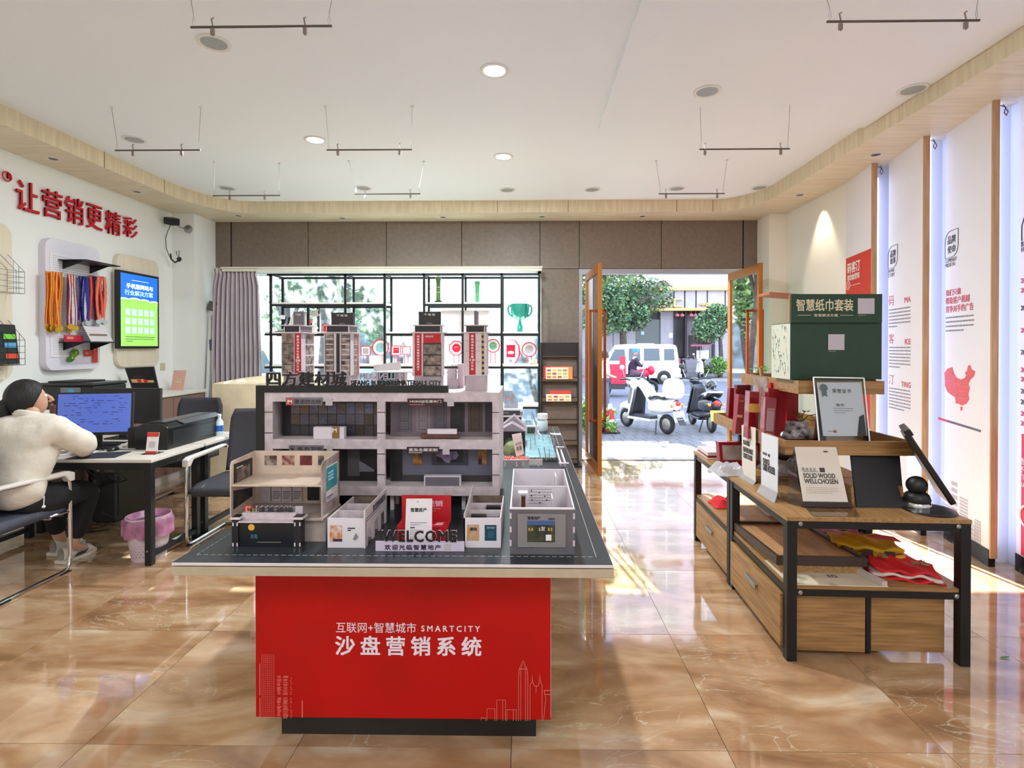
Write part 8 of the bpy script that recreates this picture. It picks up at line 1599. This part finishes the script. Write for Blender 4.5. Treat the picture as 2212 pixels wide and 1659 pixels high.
for k, b in enumerate((-.06, -.02, .02)):
    for j in range(5): lines_px_.slab([Pp.w(-.1 + j * .04, b), Pp.w(-.07 + j * .04, b), Pp.w(-.07 + j * .04, b + .022), Pp.w(-.1 + j * .04, b + .022)], Pp.n * .001)
lines_px_.build('plate_print', INKL, t, kind='stuff')
MB().xf(Ms).grid(lambda u, v: V((.80 - .50 * v, (u - .5) * (.36 - .05 * v), .98 - .45 * v + .10 * math.sin(v * PI) - .03 * math.cos(u * 12))), 12, 10).build('windproof_apron', M('apron white', (226, 232, 236), .5), t, smooth=True, solid=.02)
t, Ms = scooter('black scooter with white luggage rack and yellow plate parked right of the white one', onz(1537, 935, G), onz(1496, 917, G), SBLK, False, M('plate yellow', (236, 200, 60), .4))
rr_p = onz(1490, 813, FZ); t, Ms = scooter('far white delivery scooter with maroon canopy before the restaurant steps', at(1524, 790, 28.4) * 0 + V((at(1524, 790, 28.4).x, 28.9, FZ)), V((at(1503, 790, 28.4).x, 27.9, FZ)), SWHT, False, PLW)
MB().xf(Ms).box(-.30, .24, -.28, .28, .95, 1.45).build('delivery_box', M('box pale', (216, 220, 230), .5), t, bevel=.03); MB().xf(Ms).slab([(-.5, -.5, 1.80), (.9, -.45, 1.66), (.9, .45, 1.66), (-.5, .5, 1.80)], (0, 0, .06)).tube([(.8, 0, 1.0), (.75, 0, 1.68)], .02, 6).build('canopy', M('canopy maroon', (146, 86, 104), .6), t)
t, Ms = scooter('far dark motor scooter behind the rear of the white van', V((at(1478, 790, 28.4).x, 28.9, FZ)), V((at(1470, 790, 28.4).x, 27.9, FZ)), SBLK, False, PLW)

# vans
VANW = M('van white', (240, 240, 242), .3, coat=.4); VGL = M('van glass', (70, 84, 96), .1)
def van(lab, x0, x1, y, z, h, face_left=True):
    t = thing('minivan', lab, 'van', ((x0 + x1) / 2, y + .85, z)); W2 = 1.65; L = x1 - x0
    def X_(u): return x1 - u * L if face_left else x0 + u * L
    prof = [(0, .32), (-.0, .95), (.02, 1.05), (.045, h - .18), (.06, h - .05), (.12, h), (.66, h), (.72, h - .04), (.86, 1.08), (.985, .92), (1, .70), (1, .36), (.9, .28), (.1, .28)]
    MB().slab([(X_(u), y, z + zz) for u, zz in prof], (0, W2, 0)).build('body', VANW, t, bevel=.05, seg=3)
    for u0, u1, zz0, zz1 in ((.075, .20, 1.12, h - .22), (.25, .44, 1.10, h - .20), (.48, .62, 1.10, h - .20), (.66, .82, 1.10, h - .24)):
        k = .0 if u0 < .6 else .06
        MB().slab([(X_(u0), y - .012, z + zz0), (X_(u1 + k * .6), y - .012, z + zz0), (X_(u1 - k * .6), y - .012, z + zz1), (X_(u0 + .008), y - .012, z + zz1)], (0, .02, 0)).build('side_window', VGL, t, bevel=.03)
    for u in (.20, .80):
        for yy in (y + .055, y + W2 - .055): w = MB().torus((X_(u), yy, z + .29), .22, .085, (0, 1, 0), 26, 10).build('wheel', TYRE, t, smooth=True); MB().lathe([(.05, -.08), (.16, -.06), (.19, 0), (.16, .06)], (X_(u), yy, z + .29), 22, ax=(0, 1, 0)).build('hubcap', HUB, w, smooth=True)
        MB().lathe([(.33, 0), (.33, .006)], (X_(u), y - .004, z + .32), 24, ax=(0, 1, 0)).build('wheel_arch', BDARK, t)
    MB().box(X_(0) - .03, X_(.025), y - .008, y + .15, z + .85, z + 1.2).build('tail_lamp', LENS, t, bevel=.02); MB().box(X_(-.01), X_(.07), y - .02, y + W2, z + .30, z + .48).build('bumper', VANW, t, bevel=.03); MB().box(X_(.1), X_(.5), y - .006, y, z + .98, z + .995).build('door_line', GREYC, t); MB().box(X_(.45), X_(.455), y - .006, y, z + .4, z + h - .15).box(X_(.65), X_(.655), y - .006, y, z + .4, z + h - .15).build('door_gap', GREYC, t)
    MB().box(X_(.3), X_(.5), y + .3, y + 1.3, z + h, z + h + .05).build('roof_rack', HUB, t); return t
xr_ = at(1471, 800, 25.2).x; van('white minivan passing outside the doorway, behind the red cargo tricycle', xr_ - 3.95, xr_, 25.2, RZ, 1.88)
van('white minivan parked outside the left end of the shop window', -9.6, -5.55, 13.0, RZ, 1.9, False)

# cargo tricycle with rider
TRD = M('tricycle red', (224, 28, 66), .4)
Y3 = 18.6; tx = at(1352, 800, Y3).x
t = thing('cargo_tricycle', 'bright red cargo tricycle riding past the doorway', 'tricycle', (tx, Y3 + .5, RZ)); x0 = at(1270, 800, Y3).x
MB().box(x0, tx, Y3, Y3 + .05, RZ + .52, RZ + 1.12).box(x0, tx, Y3 + 1.0, Y3 + 1.05, RZ + .52, RZ + 1.12).box(tx - .05, tx, Y3 + .05, Y3 + 1.0, RZ + .52, RZ + 1.42).box(x0, x0 + .05, Y3 + .05, Y3 + 1.0, RZ + .52, RZ + 1.1).box(x0, tx, Y3, Y3 + 1.05, RZ + .46, RZ + .52).build('cargo_bed', TRD, t, bevel=.01)
for z in (.68, .9): MB().box(x0, tx, Y3 - .02, Y3, RZ + z, RZ + z + .05).build('bed_rib', TRD, t)
MB().box(tx - .30, tx + .1, Y3 + .2, Y3 + .8, RZ + .35, RZ + .46).build('chassis', BDARK, t); MB().slab([(tx - .55, Y3 + .02, RZ + .28), (tx - .02, Y3 + .02, RZ + .28), (tx - .02, Y3 + .02, RZ + .46), (tx - .55, Y3 + .02, RZ + .46)], (0, .06, 0)).build('mud_flap', BDARK, t)
for yy in (Y3 + .12, Y3 + .93): MB().torus((tx - .75, yy, RZ + .26), .19, .07, (0, 1, 0), 24, 8).build('rear_wheel', TYRE, t, smooth=True)
fx = at(1415, 800, Y3).x; fw = MB().torus((fx - .05, Y3 + .5, RZ + .29), .23, .06, (0, 1, 0), 26, 8).build('front_wheel', TYRE, t, smooth=True); MB().lathe([(.03, -.05), (.1, 0), (.03, .05)], (fx - .05, Y3 + .5, RZ + .29), 18, ax=(0, 1, 0)).build('hub', HUB, fw)
MB().box(tx, tx + .14, Y3 + .3, Y3 + .7, RZ + .80, RZ + 1.15).build('seat_back', M('card white'), t, bevel=.02); MB().box(tx + .05, tx + .55, Y3 + .33, Y3 + .67, RZ + .68, RZ + .78).build('seat', BLACK, t, bevel=.03)
MB().ball((tx + .70, Y3 + .5, RZ + .82), .22, 16, 10, (1.2, .7, .7)).build('fuel_tank', TRD, t, smooth=True); MB().tube([(fx - .05, Y3 + .5, RZ + .29), (fx - .20, Y3 + .5, RZ + 1.0)], .04, 8).build('fork', BLACK, t); MB().tube([(fx - .30, Y3 + .15, RZ + 1.08), (fx - .22, Y3 + .5, RZ + 1.02), (fx - .30, Y3 + .85, RZ + 1.08)], .02, 8).build('handlebar', BLACK, t)
MB().ball((fx - .02, Y3 + .5, RZ + .92), .17, 14, 10, (.8, .9, 1)).build('headlamp', TRD, t, smooth=True); MB().box(tx + .2, fx - .2, Y3 + .42, Y3 + .58, RZ + .30, RZ + .60).build('engine', M('engine', (58, 56, 60), .4), t, bevel=.03)
def figure(lab, base, joints, edges, rad, colours, head, hat=None, hatc=None, hairc=None):
    t = thing('person', lab, 'person', base); b = V(base)
    skin('body', [b + V(j) for j in joints], edges, [r * .8 if not isinstance(r, tuple) else r for r in rad], SKIN_, t); h = b + V(head)
    MB().ball(h, .105, 18, 14, (.85, .95, 1.12)).build('head', SKIN_, t, smooth=True); MB().tube([h + V((.07, 0, .01)), h + V((.115, 0, -.02)), h + V((.08, 0, -.04))], .012, 6).build('nose', SKIN_, t, smooth=True)
    if hat: MB().lathe([(.118, -.02), (.12, .03), (.10, .09), (.05, .125), (.01, .13)], h, 20).slab([h + V((.08, -.07, .0)), h + V((.18, -.05, -.01)), h + V((.18, .05, -.01)), h + V((.08, .07, .0))], (0, 0, .012)).build('helmet', hatc, t, smooth=True)
    else: MB().lathe([(.112, -.05), (.115, .03), (.095, .09), (.05, .125), (.01, .13)], h + V((-.012, 0, 0)), 20).build('hair', HAIR, t, smooth=True)
    for nm, idx, ed, rd, mt in colours: skin(nm, [b + V(joints[i]) for i in idx], ed, rd, mt, t)
    return t
bz_ = V((tx + .28, Y3 + .5, RZ))
J = [(0, 0, .86), (.06, 0, 1.10), (.12, 0, 1.32), (.14, 0, 1.42), (.13, -.19, 1.32), (.26, -.22, 1.10), (fx - .32 - bz_.x, -.30, 1.08), (.13, .19, 1.32), (.26, .22, 1.10), (fx - .32 - bz_.x, .30, 1.08), (.04, -.10, .84), (.42, -.14, .80), (.36, -.14, .40), (.46, -.14, .36), (.04, .10, .84), (.42, .14, .80), (.36, .14, .40), (.46, .14, .36)]
E = [(0, 1), (1, 2), (2, 3), (2, 4), (4, 5), (5, 6), (2, 7), (7, 8), (8, 9), (0, 10), (10, 11), (11, 12), (12, 13), (0, 14), (14, 15), (15, 16), (16, 17)]
R0 = [.14, .13, .13, .05, .065, .05, .035, .065, .05, .035, .09, .07, .05, .04, .09, .07, .05, .04]
figure('tricycle rider in dark jacket and bright blue helmet', bz_, J, E, R0, [('jacket', [0, 1, 2, 4, 5, 6, 7, 8, 9], [(0, 1), (1, 2), (2, 3), (3, 4), (4, 5), (2, 6), (6, 7), (7, 8)], [(.14, .17), (.14, .18), (.13, .18), .08, .065, .05, .08, .065, .05], M('jacket plum', (58, 42, 66), .8)), ('trousers', [0, 10, 11, 12, 14, 15, 16], [(0, 1), (1, 2), (2, 3), (0, 4), (4, 5), (5, 6)], [.15, .11, .085, .06, .11, .085, .06], M('trousers mauve', (104, 78, 92), .8))], (.16, 0, 1.58), True, M('helmet blue', (26, 120, 190), .3))
# pedestrian glimpsed past the left door leaf
pb = V((at(1306, 860, 13.2).x, 13.2, RZ)); J = [(0, 0, .88), (0, 0, 1.12), (0, 0, 1.30), (0, 0, 1.40), (.02, -.17, 1.30), (.06, -.22, 1.06), (.26, -.20, 1.00), (.0, .17, 1.30), (.0, .21, 1.06), (.05, .20, .84), (0, -.09, .86), (.04, -.10, .47), (.0, -.10, .07), (.12, -.10, .04), (0, .09, .86), (-.04, .10, .47), (-.12, .10, .07), (.0, .10, .04)]
figure('pedestrian in long pale pink shirt walking past, behind the left door leaf', pb, J, E, R0, [('shirt', [0, 1, 2, 4, 5, 7, 8, 9], [(0, 1), (1, 2), (2, 3), (3, 4), (2, 5), (5, 6), (6, 7)], [(.14, .19), (.12, .17), (.12, .17), .075, .06, .075, .06, .05], M('shirt pale', (230, 212, 222), .8)), ('trousers', [0, 10, 11, 12, 14, 15, 16], [(0, 1), (1, 2), (2, 3), (0, 4), (4, 5), (5, 6)], [.14, .10, .075, .055, .10, .075, .055], M('trousers slate', (96, 104, 120), .8))], (0, 0, 1.53))
t = thing('lamp_post', 'white street lamp post outside the middle left of the shop window', 'lamp post', (at(742, 650, 13).x, 11.95, G)); p = V((at(742, 650, 11.95).x, 11.95, G)); t.location = p; TM[t.name] = Matrix.Translation(p); MB().cyl(p, p + V((0, 0, 5.5)), .05, .04, 12).build('pole', M('post white', (240, 240, 240), .4), t, smooth=True); MB().cyl(p, p + V((0, 0, .15)), .10, n=12).build('base', M('post white'), t)
# bicycles / scooters parked in front of the window are out of view; the pavement continues

p = onz(2171, 1422, 0); one(MB().grid(lambda u, v: p + V(((u - .5) * .05, (v - .5) * .014 * math.sin(max(.05, u) * PI), .003 + .006 * u)), 6, 3), 'fallen_leaf', LEAFG, 'tiny dry leaf lying on the floor tiles right of the display shelf', 'leaf', solid=.001)
p = onz(474, 941, .7305); t = thing('water_bottle', 'small bottle with blue label at the far end of the wide printer', 'bottle', p); MB().lathe([(.03, 0), (.032, .03), (.031, .12), (.014, .15), (.014, .17)], p, 16).build('bottle_body', M('bottle pale'), t, smooth=True); MB().lathe([(.0325, .04), (.0325, .09)], p, 16).build('blue_label', M('label blue', (40, 110, 200), .4), t); MB().lathe([(.016, .17), (.016, .185)], p, 12).build('cap', WHT, t)
